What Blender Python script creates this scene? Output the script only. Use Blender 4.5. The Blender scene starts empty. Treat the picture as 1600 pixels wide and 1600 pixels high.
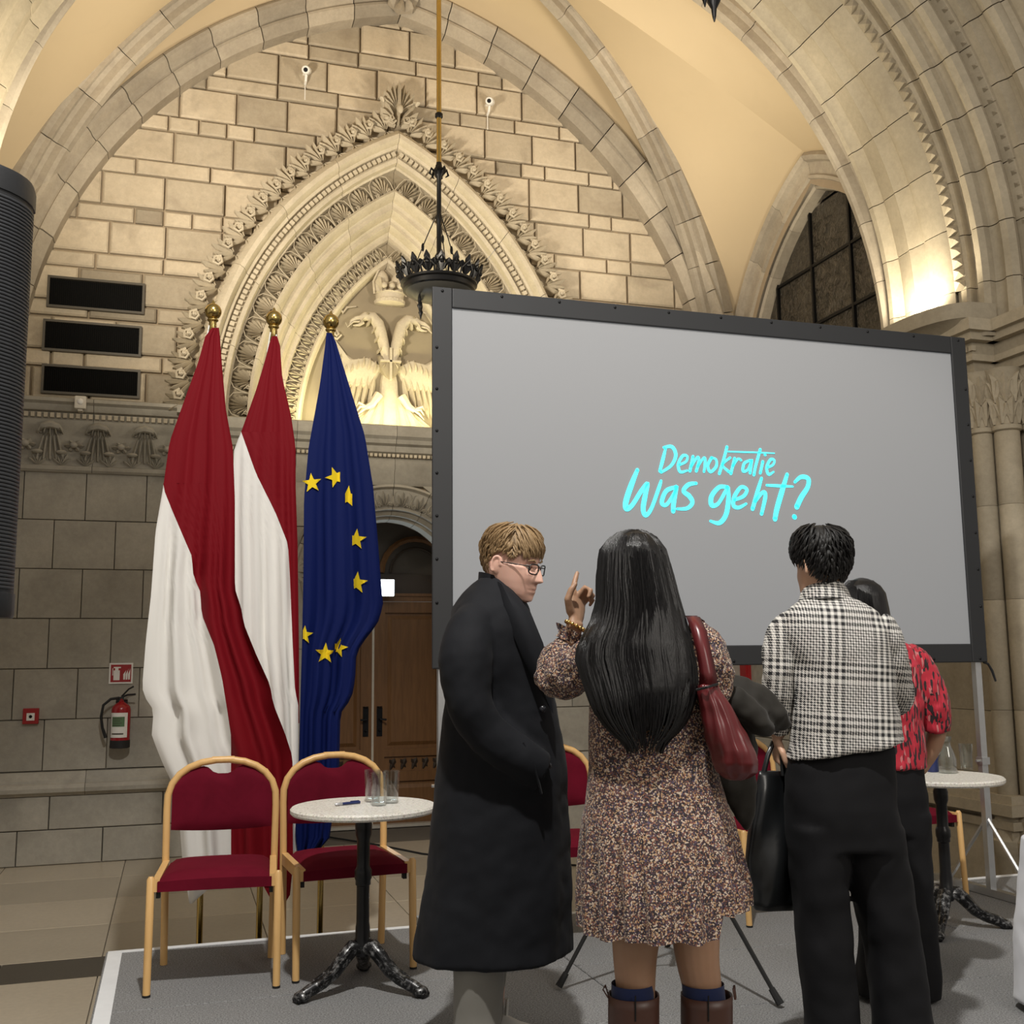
import bpy, bmesh, math, random
import numpy as np
from mathutils import Vector, Matrix
SC = bpy.context.scene
COL = SC.collection
rad = math.radians
rng = random.Random(7)

# ------------------------------------------------------------------ camera
F_PX, YAW, PITCH, ROLL, CAM_H = 1668.0, 17.526, 7.868, -0.579, 1.74
ca, sa = math.cos(rad(YAW)), math.sin(rad(YAW))
FWD = Vector((sa * math.cos(rad(PITCH)), ca * math.cos(rad(PITCH)), math.sin(rad(PITCH))))
R0 = Vector((ca, -sa, 0)); U0 = R0.cross(FWD)
RGT = R0 * math.cos(rad(ROLL)) + U0 * math.sin(rad(ROLL))
UPV = U0 * math.cos(rad(ROLL)) - R0 * math.sin(rad(ROLL))
EYE = Vector((0, 0, CAM_H))
cd = bpy.data.cameras.new('camera'); cam = bpy.data.objects.new('camera', cd); COL.objects.link(cam)
M = Matrix((RGT, UPV, -FWD)).transposed().to_4x4(); M.translation = EYE
cam.matrix_world = M
cd.sensor_width = 36.0; cd.lens = 36.0 * F_PX / 1600.0; cd.clip_end = 200; cd.clip_start = 0.05
SC.camera = cam

# ------------------------------------------------------------------ world, lights, exposure
SC.view_settings.view_transform = 'Standard'; SC.view_settings.look = 'None'
SC.view_settings.exposure = 0.0; SC.view_settings.gamma = 1.0; SC.view_settings.use_curve_mapping = False
SC.cycles.use_denoising = True
SC.cycles.max_bounces = 6
W = bpy.data.worlds.new('hall_ambient'); SC.world = W; W.use_nodes = True
bg = W.node_tree.nodes['Background']; bg.inputs[0].default_value = (1.0, 0.92, 0.82, 1); bg.inputs[1].default_value = 0.36

def lamp(name, kind, loc, target, power, color, size=0.2, size_y=None, angle=60, blend=0.4):
    l = bpy.data.lights.new(name, kind); l.energy = power; l.color = color
    if kind == 'AREA':
        l.size = size
        if size_y: l.shape = 'RECTANGLE'; l.size_y = size_y
    else:
        l.shadow_soft_size = size
    if kind == 'SPOT': l.spot_size = rad(angle); l.spot_blend = blend
    o = bpy.data.objects.new(name, l); COL.objects.link(o); o.location = loc
    d = Vector(target) - Vector(loc)
    o.rotation_euler = d.to_track_quat('-Z', 'Y').to_euler()
    return o
# stage spotlight, steep, hung from the hall vault above the camera
lamp('stage_spotlight', 'SPOT', (0.3, 1.5, 6.6), (1.7, 4.4, 0.9), 1250, (1.0, 0.97, 0.92), 0.10, angle=84, blend=0.5)
# lamp of the hall behind the camera, turned to the great arch
lamp('hall_lamp', 'SPOT', (-1.6, -0.5, 5.2), (5.2, 6.6, 5.4), 900, (1.0, 0.92, 0.80), 1.4, angle=56, blend=0.8)
lamp('people_fill', 'AREA', (3.2, -2.2, 4.6), (1.9, 3.5, 1.5), 110, (1.0, 0.93, 0.84), 2.0)  # unseen soft fill, added behind the camera to brighten the people
# floodlights on the ledges of the two piers, turned to the back wall, and the uplights beside them
lamp('wall_flood_right', 'SPOT', (5.2, 6.9, 4.75), (1.4, 10.5, 7.4), 350, (1.0, 0.89, 0.72), 0.3, angle=110, blend=0.9)
lamp('wall_flood_left', 'SPOT', (-0.9, 6.9, 4.75), (2.7, 10.5, 7.4), 610, (1.0, 0.89, 0.72), 0.2, angle=110, blend=0.9)
lamp('uplight_right', 'SPOT', (5.50, 6.95, 4.40), (5.3, 7.0, 8.0), 75, (1.0, 0.88, 0.66), 0.06, angle=165, blend=0.4)
lamp('vault_uplight_right', 'SPOT', (4.4, 7.7, 4.6), (4.0, 9.0, 8.4), 130, (1.0, 0.90, 0.70), 0.2, angle=120, blend=0.8)
lamp('uplight_left', 'SPOT', (-1.0, 7.1, 4.42), (0.9, 8.8, 8.2), 200, (1.0, 0.88, 0.66), 0.06, angle=160, blend=0.6)
lamp('tympanum_strip_light', 'AREA', (2.06, 10.62, 4.13), (2.06, 10.98, 5.6), 23, (1.0, 0.90, 0.50), 2.0, 0.05)

# ------------------------------------------------------------------ helpers
def tag(o, label=None, cat=None, group=None, kind=None):
    if label: o['label'] = label
    if cat: o['category'] = cat
    if group: o['group'] = group
    if kind: o['kind'] = kind
    return o

def empty(name, loc=(0, 0, 0), rz=0.0, **k):
    o = bpy.data.objects.new(name, None); COL.objects.link(o)
    o.location = loc; o.rotation_euler = (0, 0, rz); o.empty_display_size = 0.1
    return tag(o, **k)

def obj(name, me, parent=None, mat4=None):
    o = bpy.data.objects.new(name, me); COL.objects.link(o)
    if parent is not None: o.parent = parent
    if mat4 is not None: o.matrix_local = mat4
    return o

class MB:
    """collects shapes and links them as one mesh object"""
    def __init__(s): s.V = []; s.F = []; s.mi = []; s.cur = 0; s.uv = None
    def add(s, V, F):
        b = len(s.V); s.V.extend([tuple(v) for v in V]); s.F.extend([tuple(i + b for i in f) for f in F]); s.mi.extend([s.cur] * len(F)); return b
    def box(s, x0, x1, y0, y1, z0, z1, m=None):
        V = [Vector((x, y, z)) for z in (z0, z1) for y in (y0, y1) for x in (x0, x1)]
        if m is not None: V = [m @ v for v in V]
        s.add(V, [(0, 2, 3, 1), (4, 5, 7, 6), (0, 1, 5, 4), (2, 6, 7, 3), (0, 4, 6, 2), (1, 3, 7, 5)])
    def loft(s, rings, closed=True, cap=(True, True), loop=False):
        n = len(rings[0]); b = len(s.V); F = []
        for r in rings: s.V.extend([tuple(v) for v in r])
        m = len(rings)
        for i in range(m if loop else m - 1):
            j2 = (i + 1) % m
            for k in range(n if closed else n - 1):
                k2 = (k + 1) % n
                F.append((b + i * n + k, b + i * n + k2, b + j2 * n + k2, b + j2 * n + k))
        if closed and not loop:
            if cap[0]: F.append(tuple(b + k for k in reversed(range(n))))
            if cap[1]: F.append(tuple(b + (m - 1) * n + k for k in range(n)))
        s.F.extend(F); s.mi.extend([s.cur] * len(F))
    def tube(s, pts, r, n=8, cap=(True, True), flat=1.0, up=None):
        pts = [Vector(p) for p in pts]; m = len(pts)
        rr = r if isinstance(r, (list, tuple)) else [r] * m
        rings = []; N = None
        for i, p in enumerate(pts):
            t = (pts[min(i + 1, m - 1)] - pts[max(i - 1, 0)])
            if t.length < 1e-9: t = Vector((0, 0, 1))
            t.normalize()
            if N is None:
                ref = Vector(up) if up else (Vector((0, 0, 1)) if abs(t.z) < 0.9 else Vector((0, 1, 0)))
                N = (ref - t * ref.dot(t)).normalized()
            else:
                N = (N - t * N.dot(t))
                N = N.normalized() if N.length > 1e-6 else t.orthogonal().normalized()
            B = t.cross(N)
            rings.append([p + (N * math.cos(a) * flat + B * math.sin(a)) * rr[i] for a in [2 * math.pi * k / n for k in range(n)]])
        s.loft(rings, True, cap)
    def lathe(s, prof, n=20, c=(0, 0, 0), ang=(0, 2 * math.pi), cap=(True, True)):
        c = Vector(c); full = abs(ang[1] - ang[0] - 2 * math.pi) < 1e-6
        if full:
            rings = [[c + Vector((r * math.cos(2 * math.pi * k / n), r * math.sin(2 * math.pi * k / n), z)) for k in range(n)] for r, z in prof]
            s.loft(rings, True, cap)
        else:
            rings = [[c + Vector((r * math.cos(ang[0] + (ang[1] - ang[0]) * k / n), r * math.sin(ang[0] + (ang[1] - ang[0]) * k / n), z)) for k in range(n + 1)] for r, z in prof]
            s.loft(rings, False)
    def sphere(s, c, r, nu=12, nv=8):
        c = Vector(c); r = Vector(r) if isinstance(r, (tuple, list, Vector)) else Vector((r, r, r))
        rings = []
        for i in range(nv + 1):
            t = math.pi * min(max(i / nv, 0.01), 0.99)
            rings.append([c + Vector((r.x * math.sin(t) * math.cos(2 * math.pi * k / nu), r.y * math.sin(t) * math.sin(2 * math.pi * k / nu), -r.z * math.cos(t))) for k in range(nu)])
        s.loft(rings)
    def prism(s, poly, fn, d0, d1):
        """extrudes a 2D polygon; fn(a, b, d) gives the point"""
        n = len(poly)
        V = [fn(a, b, d0) for a, b in poly] + [fn(a, b, d1) for a, b in poly]
        F = [tuple(range(n)), tuple(reversed(range(n, 2 * n)))] + [(i, n + i, n + (i + 1) % n, (i + 1) % n) for i in range(n)]
        s.add(V, F)
    def grid(s, fn, nu, nv, wrap=False):
        V = [fn(i / nu, j / nv) for j in range(nv + 1) for i in range(nu + 1)]
        F = [(j * (nu + 1) + i, j * (nu + 1) + i + 1, (j + 1) * (nu + 1) + i + 1, (j + 1) * (nu + 1) + i) for j in range(nv) for i in range(nu)]
        return s.add(V, F)
    def mesh(s, name, mats, smooth=None):
        me = bpy.data.meshes.new(name); me.from_pydata(s.V, [], s.F)
        mats = mats if isinstance(mats, (list, tuple)) else [mats]
        for m in mats: me.materials.append(m)
        if any(s.mi): me.polygons.foreach_set('material_index', s.mi)
        bm = bmesh.new(); bm.from_mesh(me); bmesh.ops.recalc_face_normals(bm, faces=bm.faces); bm.to_mesh(me); bm.free()
        if smooth is not None:
            me.polygons.foreach_set('use_smooth', [True] * len(me.polygons))
            me.set_sharp_from_angle(angle=rad(smooth))
        me.update(); return me
    def build(s, name, mats, parent=None, smooth=None, mat4=None):
        return obj(name, s.mesh(name, mats, smooth), parent, mat4)

def mods(o, voxel=None, smooth=0, factor=0.5, disp=None, subsurf=0, solid=None):
    if solid: m = o.modifiers.new('solid', 'SOLIDIFY'); m.thickness = solid; m.offset = 0
    if voxel:
        m = o.modifiers.new('remesh', 'REMESH'); m.mode = 'VOXEL'; m.voxel_size = voxel; m.use_smooth_shade = True
    if smooth:
        m = o.modifiers.new('smooth', 'SMOOTH'); m.iterations = smooth; m.factor = factor
    if subsurf:
        m = o.modifiers.new('sub', 'SUBSURF'); m.levels = subsurf; m.render_levels = subsurf
    for d in (disp or []):
        t = bpy.data.textures.new('folds', 'CLOUDS'); t.noise_scale = d[0]; t.noise_depth = 1
        m = o.modifiers.new('folds', 'DISPLACE'); m.texture = t; m.strength = d[1]; m.mid_level = 0.5
        if len(d) > 2:
            e = bpy.data.objects.get(d[2])
            if e: m.texture_coords = 'OBJECT'; m.texture_coords_object = e
    return o

# ------------------------------------------------------------------ materials
MAT = {}
class NT:
    def __init__(s, name):
        s.m = bpy.data.materials.new(name); s.m.use_nodes = True; s.t = s.m.node_tree; s.n = s.t.nodes
        s.b = s.n['Principled BSDF']; MAT[name] = s.m
    def new(s, k, **p):
        n = s.n.new(k)
        for a, v in p.items(): setattr(n, a, v)
        return n
    def l(s, a, b): s.t.links.new(a, b)
    def coords(s, scale=(1, 1, 1), which='Object', rot=(0, 0, 0)):
        t = s.new('ShaderNodeTexCoord'); mp = s.new('ShaderNodeMapping'); mp.inputs['Scale'].default_value = scale; mp.inputs['Rotation'].default_value = rot
        s.l(t.outputs[which], mp.inputs['Vector']); return mp.outputs[0]
    def noise(s, vec, scale, detail=4, rough=0.6, dist=0.0):
        n = s.new('ShaderNodeTexNoise'); n.inputs['Scale'].default_value = scale; n.inputs['Detail'].default_value = detail
        n.inputs['Roughness'].default_value = rough; n.inputs['Distortion'].default_value = dist
        s.l(vec, n.inputs['Vector']); return n.outputs['Fac']
    def ramp(s, fac, stops, interp='LINEAR'):
        r = s.new('ShaderNodeValToRGB'); e = r.color_ramp.elements; r.color_ramp.interpolation = interp
        while len(e) < len(stops): e.new(0.5)
        for i, (p, c) in enumerate(stops):
            e[i].position = p; e[i].color = (*c, 1) if len(c) == 3 else c
        s.l(fac, r.inputs[0]); return r.outputs[0]
    def mix(s, fac, a, b, mode='MIX'):
        n = s.new('ShaderNodeMix', data_type='RGBA', blend_type=mode)
        if hasattr(fac, 'links'): s.l(fac, n.inputs[0])
        else: n.inputs[0].default_value = fac
        for i, v in ((6, a), (7, b)):
            if hasattr(v, 'links'): s.l(v, n.inputs[i])
            else: n.inputs[i].default_value = (*v, 1) if len(v) == 3 else v
        return n.outputs[2]
    def math(s, op, a, b=None, c=None):
        n = s.new('ShaderNodeMath', operation=op)
        for i, v in enumerate((a, b, c)):
            if v is None: continue
            if hasattr(v, 'links'): s.l(v, n.inputs[i])
            else: n.inputs[i].default_value = v
        return n.outputs[0]
    def bump(s, h, strength=0.3, dist=0.01):
        n = s.new('ShaderNodeBump'); n.inputs['Strength'].default_value = strength; n.inputs['Distance'].default_value = dist
        s.l(h, n.inputs['Height']); s.l(n.outputs[0], s.b.inputs['Normal']); return n
    def col(s, c):
        if hasattr(c, 'links'): s.l(c, s.b.inputs['Base Color'])
        else: s.b.inputs['Base Color'].default_value = (*c, 1)
    def set(s, **k):
        for a, v in k.items(): s.b.inputs[a.replace('_', ' ')].default_value = v
        return s

def plain(name, c, rough=0.5, metal=0.0, var=0.12, scale=20, bump=0.0, **k):
    t = NT(name); v = t.coords(); f = t.noise(v, scale)
    t.col(t.mix(f, tuple(x * (1 - var) for x in c), tuple(min(1, x * (1 + var)) for x in c)))
    t.set(Roughness=rough, Metallic=metal, **k)
    if bump: t.bump(f, bump, 0.004)
    return t.m

def stone(name, a, b, scale=3.0, bump=0.4, rnd=0.35, dark=(0.2, 0.17, 0.14), spots=0.25, rough=0.85):
    t = NT(name); v = t.coords()
    oi = t.new('ShaderNodeObjectInfo')
    add = t.new('ShaderNodeVectorMath', operation='ADD'); t.l(v, add.inputs[0])
    sc = t.new('ShaderNodeVectorMath', operation='SCALE'); sc.inputs[0].default_value = (37.0, 11.0, 23.0); t.l(oi.outputs['Random'], sc.inputs['Scale']); t.l(sc.outputs[0], add.inputs[1])
    vv = add.outputs[0]
    f1 = t.noise(vv, scale, 6, 0.65); f2 = t.noise(vv, scale * 9, 4, 0.7); f3 = t.noise(vv, scale * 0.7, 3, 0.6, 0.6)
    c = t.mix(t.ramp(f1, [(0.3, (0, 0, 0)), (0.7, (1, 1, 1))]), a, b)
    r = t.ramp(oi.outputs['Random'], [(0.0, (1 - rnd,) * 3), (0.12, (1 - rnd * 0.6,) * 3), (0.5, (1 - rnd * 0.22,) * 3), (1.0, (1.0,) * 3)])
    c = t.mix(1.0, c, r, 'MULTIPLY')
    c = t.mix(t.ramp(f3, [(0.56, (0, 0, 0)), (0.78, (spots,) * 3)]), c, dark)
    c = t.mix(0.22, c, t.ramp(f2, [(0.25, (0.25, 0.25, 0.25)), (0.7, (1, 1, 1))]), 'MULTIPLY')
    t.col(c); t.set(Roughness=rough)
    t.bump(t.math('ADD', f1, t.math('MULTIPLY', f2, 0.4)), bump, 0.012)
    return t.m

stone('ashlar_cream', (0.56, 0.47, 0.345), (0.68, 0.585, 0.445), 2.6, 0.8, 0.5, (0.24, 0.19, 0.14), 0.6)
stone('ashlar_grey', (0.36, 0.335, 0.28), (0.48, 0.445, 0.375), 2.2, 0.3, 0.2, (0.17, 0.15, 0.12), 0.5, 0.75)
stone('rib_stone', (0.40, 0.345, 0.27), (0.52, 0.455, 0.36), 3.5, 0.25, 0.35, (0.22, 0.18, 0.15), 0.4)
stone('carved_stone', (0.53, 0.46, 0.345), (0.64, 0.565, 0.435), 5, 0.25, 0.15, (0.3, 0.25, 0.18), 0.25)
stone('pier_stone', (0.43, 0.37, 0.27), (0.54, 0.47, 0.35), 3, 0.3, 0.2, (0.2, 0.17, 0.13), 0.35)
plain('mortar', (0.33, 0.26, 0.18), 0.95, scale=14)
plain('mortar_dark', (0.13, 0.11, 0.085), 0.95, scale=14)
plain('relief_ground', (0.27, 0.225, 0.155), 0.9, scale=6)  # recess shade put into this colour, to deepen the carved bands
t = NT('vault_plaster'); v = t.coords(); f = t.noise(v, 0.7, 5, 0.6); f2 = t.noise(v, 3.0, 5, 0.6, 0.5)
t.col(t.mix(t.ramp(f2, [(0.6, (0, 0, 0)), (0.8, (0.22,) * 3)]), t.mix(f, (0.52, 0.41, 0.26), (0.60, 0.485, 0.325)), (0.45, 0.36, 0.24))); t.set(Roughness=0.9); t.bump(f2, 0.08, 0.02)
# ================================================================== architecture
XC = 2.06            # axis of the niche and of the doorway
YW = 10.5            # face of the back wall

def arch_pt(xc, c, z0, R, side, t, Y, axis='X', plane=0.0):
    """pointed arch: t = 0 at the spring, 1 at the apex; side -1 / +1"""
    th = t * math.acos(max(-1, min(1, c / R)))
    a = xc - side * c + side * R * math.cos(th); z = z0 + R * math.sin(th)
    return Vector((a, Y, z)) if axis == 'X' else Vector((Y, a, z))

def arch_piece(mb, xc, c, z0, prof, side, t0, t1, n=3, axis='X'):
    """prof: closed list of (R, depth)"""
    rings = [[arch_pt(xc, c, z0, R, side, t0 + (t1 - t0) * i / n, d, axis) for R, d in prof] for i in range(n + 1)]
    mb.loft(rings, True, (True, True))

def arch_voussoirs(parent, name, mat, xc, c, z0, prof, n, t_from=0.0, t_to=1.0, gap=0.003, sides=(-1, 1), axis='X', seg=3, jitter=0.0):
    gap *= 0.45
    for side in sides:
        for i in range(n):
            a = t_from + (t_to - t_from) * i / n; b = t_from + (t_to - t_from) * (i + 1) / n
            mb = MB()
            d = rng.uniform(-jitter, jitter)
            arch_piece(mb, xc, c, z0, [(R + d * 0.5, q + d) for R, q in prof], side, a + gap / 2, b - gap / 2, seg, axis)
            mb.build(name, mat, parent, 35)

def sweep(mb, pts, N, prof):
    """sweeps closed profile (a along N, b along the in-plane normal)"""
    N = Vector(N).normalized(); rings = []
    for i, p in enumerate(pts):
        T = (pts[min(i + 1, len(pts) - 1)] - pts[max(i - 1, 0)]).normalized()
        B = T.cross(N).normalized()
        if B.z < 0: B = -B
        rings.append([p + N * a + B * b for a, b in prof])
    mb.loft(rings, True, (True, True))

def block(mb, q, y, d=0.05, ch=0.012):
    """ashlar block: quad corners q = [(x,z)*4] counter-clockwise, front face at y, chamfered margin"""
    cx = sum(p[0] for p in q) / 4; cz = sum(p[1] for p in q) / 4
    def inset(p):
        dx, dz = cx - p[0], cz - p[1]
        return (p[0] + math.copysign(min(ch, abs(dx)), dx), p[1] + math.copysign(min(ch, abs(dz)), dz))
    V = [(p[0], y + ch, p[1]) for p in q] + [(inset(p)[0], y, inset(p)[1]) for p in q] + [(p[0], y + d, p[1]) for p in q]
    F = [(4, 5, 6, 7)] + [(i, (i + 1) % 4, 4 + (i + 1) % 4, 4 + i) for i in range(4)] + [(8 + i, 8 + (i + 1) % 4, (i + 1) % 4, i) for i in range(4)]
    mb.add(V, F)

# ---------------------------------------------------------------- ornament meshes (x tangential, z outward, -y to the viewer)
def lobe(mb, base, tip, w, h, curl=0.0):
    """a ridged leaf lobe from base to tip in the xz plane; h = height of ridge toward -y"""
    b = Vector((base[0], 0, base[1])); t = Vector((tip[0], 0, tip[1])); d = t - b; n = Vector((-d.z, 0, d.x)).normalized() * w
    m1 = b + d * 0.35; m2 = b + d * 0.75
    V = [b + Vector((0, -h * 0.4, 0)), m1 + n * 0.8, m1 + Vector((0, -h, 0)), m1 - n * 0.8, m2 + n, m2 + Vector((0, -h * 1.15, 0)), m2 - n, t + Vector((0, -h * 0.55 - curl, 0)),
         b + n * 0.3, b - n * 0.3]
    V = [v if i in (0, 2, 5, 7) else v + Vector((0, -0.1 * h, 0)) for i, v in enumerate(V)]
    mb.add(V, [(8, 0, 2, 1), (0, 9, 3, 2), (1, 2, 5, 4), (2, 3, 6, 5), (4, 5, 7), (5, 6, 7)])
    W = [Vector((v.x, 0.01, v.z)) for v in V]
    mb.add([V[8], V[1], V[4], V[7], V[6], V[3], V[9], W[8], W[1], W[4], W[7], W[6], W[3], W[9]], [(i, i + 1, 8 + i, 7 + i) for i in range(6)])

def scroll(mb, c, r, h, n=9, turn=1.6, dirn=1):
    pts = []; rr = []
    for i in range(n):
        k = i / (n - 1); a = dirn * turn * 2 * math.pi * k; q = r * (1 - 0.8 * k)
        pts.append((c[0] + q * math.cos(a), -h * (0.5 + 0.5 * k), c[1] + q * math.sin(a))); rr.append(r * (0.26 - 0.08 * k))
    mb.tube(pts, rr, 5)

def palmette_mesh(name, mat, w=0.2, h=0.3, d=0.03, lobes=7):
    mb = MB()
    for i in range(lobes):
        k = i / (lobes - 1) * 2 - 1
        a = k * 1.15
        L = h * (0.95 - 0.32 * abs(k) ** 1.5)
        mb_t = (math.sin(a) * L * 0.9 * w / 0.2 * 0.72, 0.02 * h + math.cos(a) * L)
        lobe(mb, (k * w * 0.10, 0.03 * h + 0.12 * h * (1 - abs(k))), mb_t, h * 0.050, d)
    for sd in (-1, 1):
        scroll(mb, (sd * w * 0.27, h * 0.15), h * 0.13, d * 1.1, dirn=sd)
        # stem that runs up between neighbours
        mb.tube([(sd * w * 0.5, -d * 0.5, 0.0), (sd * w * 0.49, -d * 0.6, h * 0.45), (sd * w * 0.42, -d * 0.5, h * 0.8), (sd * w * 0.2, -d * 0.45, h * 0.99)], [h * 0.026, h * 0.026, h * 0.022, h * 0.014], 4)
    return mb.mesh(name, mat, 50)

def crocket_mesh(name, mat, s=0.2):
    mb = MB()
    # leaning, curled leaf with a ball-like scroll and side lobes
    for (b, t, w) in (((0, -0.02), (-0.42, 0.62), 0.10), ((0.02, 0), (-0.12, 0.85), 0.10), ((0.06, 0), (0.2, 0.78), 0.09), ((0.1, -0.02), (0.42, 0.5), 0.08), ((0.0, -0.1), (-0.5, 0.25), 0.08),
                      ((0, -0.15), (-0.35, -0.5), 0.08), ((0.05, -0.15), (0.05, -0.6), 0.09), ((0.1, -0.15), (0.4, -0.45), 0.08)):
        lobe(mb, (b[0] * s, b[1] * s), (t[0] * s, t[1] * s), w * s, 0.26 * s, 0.1 * s)
    scroll(mb, (0.18 * s, 0.28 * s), 0.24 * s, 0.5 * s, 9, 1.5)
    mb.sphere((0.18 * s, -0.42 * s, 0.28 * s), 0.09 * s, 6, 4)
    return mb.mesh(name, mat, 50)

def place(me, name, parent, p, tangent, mirror=False, tilt=0.0, scale=1.0):
    """puts an ornament with its z axis along the outward normal of the arch"""
    T = Vector(tangent).normalized(); Y = Vector((0, 1, 0)); Z = T.cross(Y)
    if tilt: Y, Z = Y * math.cos(rad(tilt)) + Z * math.sin(rad(tilt)), Z * math.cos(rad(tilt)) - Y * math.sin(rad(tilt))
    m = Matrix((T, Y, Z)).transposed().to_4x4()
    m = Matrix.Translation(p) @ m @ Matrix.Diagonal((-scale if mirror else scale, scale, scale, 1))
    return obj(name, me, parent, m)

def along_arch(R, Y, n, c=1.5, z0=4.15, t0=0.0, t1=1.0, off=0.5):
    out = []
    for side in (-1, 1):
        for i in range(n):
            t = t0 + (t1 - t0) * (i + off) / n
            p = arch_pt(XC, c, z0, R, side, t, Y); q = arch_pt(XC, c, z0, R, side, t + 0.01, Y)
            T = (q - p) * (1 if side < 0 else -1)      # always left to right, so that z points outward
            out.append((p, T, side, t))
    return out

# ---------------------------------------------------------------- floor: polished stone slabs with a dark band
floor = empty('floor', kind='structure')
mb = MB(); mb.box(-9, 12, -4, 12.3, -0.2, -0.012); mb.build('floor_bed', MAT['mortar_dark'], floor)
t = NT('floor_slab'); v = t.coords((1, 1, 1)); oi = t.new('ShaderNodeObjectInfo')
f = t.noise(v, 1.6, 6, 0.6, 0.4); f2 = t.noise(v, 30, 3)
c = t.mix(f, (0.46, 0.40, 0.31), (0.60, 0.53, 0.42)); c = t.mix(t.math('MULTIPLY', oi.outputs['Random'], 0.3), c, (0.22, 0.20, 0.16)); c = t.mix(0.12, c, t.ramp(f2, [(0.3, (0, 0, 0)), (0.7, (1, 1, 1))]), 'MULTIPLY')
t.col(c); t.set(Roughness=0.28); t.bump(f, 0.04, 0.01)
t = NT('floor_band_stone'); v = t.coords(); f = t.noise(v, 60, 5, 0.7); t.col(t.mix(f, (0.028, 0.024, 0.02), (0.10, 0.088, 0.07))); t.set(Roughness=0.3)
def slab(x0, x1, y0, y1, mat, name='floor_slab'):
    g = 0.003; c = 0.004
    mb = MB(); V = [(x0 + g, y0 + g, -0.012), (x1 - g, y0 + g, -0.012), (x1 - g, y1 - g, -0.012), (x0 + g, y1 - g, -0.012)]
    V += [(x0 + g, y0 + g, -0.002), (x1 - g, y0 + g, -0.002), (x1 - g, y1 - g, -0.002), (x0 + g, y1 - g, -0.002)]
    V += [(x0 + g + c, y0 + g + c, 0), (x1 - g - c, y0 + g + c, 0), (x1 - g - c, y1 - g - c, 0), (x0 + g + c, y1 - g - c, 0)]
    mb.add(V, [(8, 9, 10, 11)] + [(i, (i + 1) % 4, 4 + (i + 1) % 4, 4 + i) for i in range(4)] + [(4 + i, 4 + (i + 1) % 4, 8 + (i + 1) % 4, 8 + i) for i in range(4)])
    mb.build(name, mat, floor)
for i in range(-3, 8):                     # field behind the stage
    for j in range(4):
        slab(-0.35 + i * 0.98, 0.63 + i * 0.98, 7.15 + j * 0.85, 8.0 + j * 0.85, MAT['floor_slab'])
for i in range(-3, 6): slab(-0.9 + i * 1.3, 0.4 + i * 1.3, 6.72, 7.15, MAT['floor_band_stone'], 'floor_band')
for i in range(-4, 2):
    for j in range(5):
        slab(-0.35 + i * 0.98, 0.63 + i * 0.98, 5.82 - j * 0.9, 6.72 - j * 0.9, MAT['floor_slab'])

# ---------------------------------------------------------------- back wall: courses of ashlar
wall = empty('wall_back', kind='structure')
def niche_half(z, R=3.30, c=1.5, z0=4.15):
    d = R * R - (z - z0) ** 2
    return max(0.0, math.sqrt(d) - c) if d > 0 and z > z0 else (R - c if z <= z0 else 0.0)
mb = MB()
Yb = YW + 0.055
zz = [i * 0.1 for i in range(0, 96)]
for z0_, z1_ in zip(zz, zz[1:]):
    for sd in (-1, 1):
        if z0_ < 3.5:
            def half(z):
                if z > 2.5: return max(0.0, math.sqrt(max(0, 0.95 ** 2 - (z - 2.5) ** 2)))
                return 0.95
        else: half = niche_half if z0_ >= 4.1 else (lambda z: 0.0)
        a, b = half(z0_), half(z1_)
        mb.add([(XC + sd * 5.2, Yb, z0_), (XC + sd * a, Yb, z0_), (XC + sd * b, Yb, z1_), (XC + sd * 5.2, Yb, z1_)], [(0, 1, 2, 3)])
mb.build('wall_core', MAT['mortar'], wall)
# upper wall, tall and narrow courses in turn
z = 4.16; k = 0
while z < 8.75:
    h = (0.335 if k % 2 == 0 else 0.165) * rng.uniform(0.96, 1.04)
    x = -3.0 + rng.uniform(0, 0.4); g = 0.010
    while x < 6.3:
        w = rng.uniform(0.5, 0.58) if k % 2 == 0 else rng.choice([0.27, 0.29, 0.52, 0.62, 0.7])
        x1 = x + w
        za, zb = z + g, z + h - g
        for (a, b) in ((x + g, x1 - g),):
            zm = (za + zb) / 2
            # wall arch limits
            r = (zm - 4.2)
            lim = math.sqrt(max(0.0, 4.62 ** 2 - r * r)) - 0.87 if r < 4.62 else -1
            if lim <= 0 or b < 2.08 - lim or a > 2.08 + lim: continue
            na, nb = niche_half(za, 3.28), niche_half(zb, 3.28)
            q = None
            if b < XC:
                la, lb = XC - na, XC - nb
                if a >= max(la, lb): q = None
                else: q = [(a, za), (min(b, la), za), (min(b, lb), zb), (a, zb)]
            elif a > XC:
                la, lb = XC + na, XC + nb
                if b <= min(la, lb): q = None
                else: q = [(max(a, la), za), (b, za), (b, zb), (max(a, lb), zb)]
            elif na <= 0 and nb <= 0: q = [(a, za), (b, za), (b, zb), (a, zb)]
            else:
                if a < XC - na: q = [(a, za), (XC - na, za), (min(b, XC - nb), zb), (a, zb)]
            if q is None: continue
            if -1.40 < (a + b) / 2 < -0.30 and 4.2 < zm < 5.30 and a > -1.6 and b < -0.1:
                pass
            m = MB(); block(m, q, YW + rng.uniform(-0.012, 0.008), 0.06, 0.016)
            m.build('ashlar_block', MAT['ashlar_cream'], wall)
        x = x1
    z += h; k += 1
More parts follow.
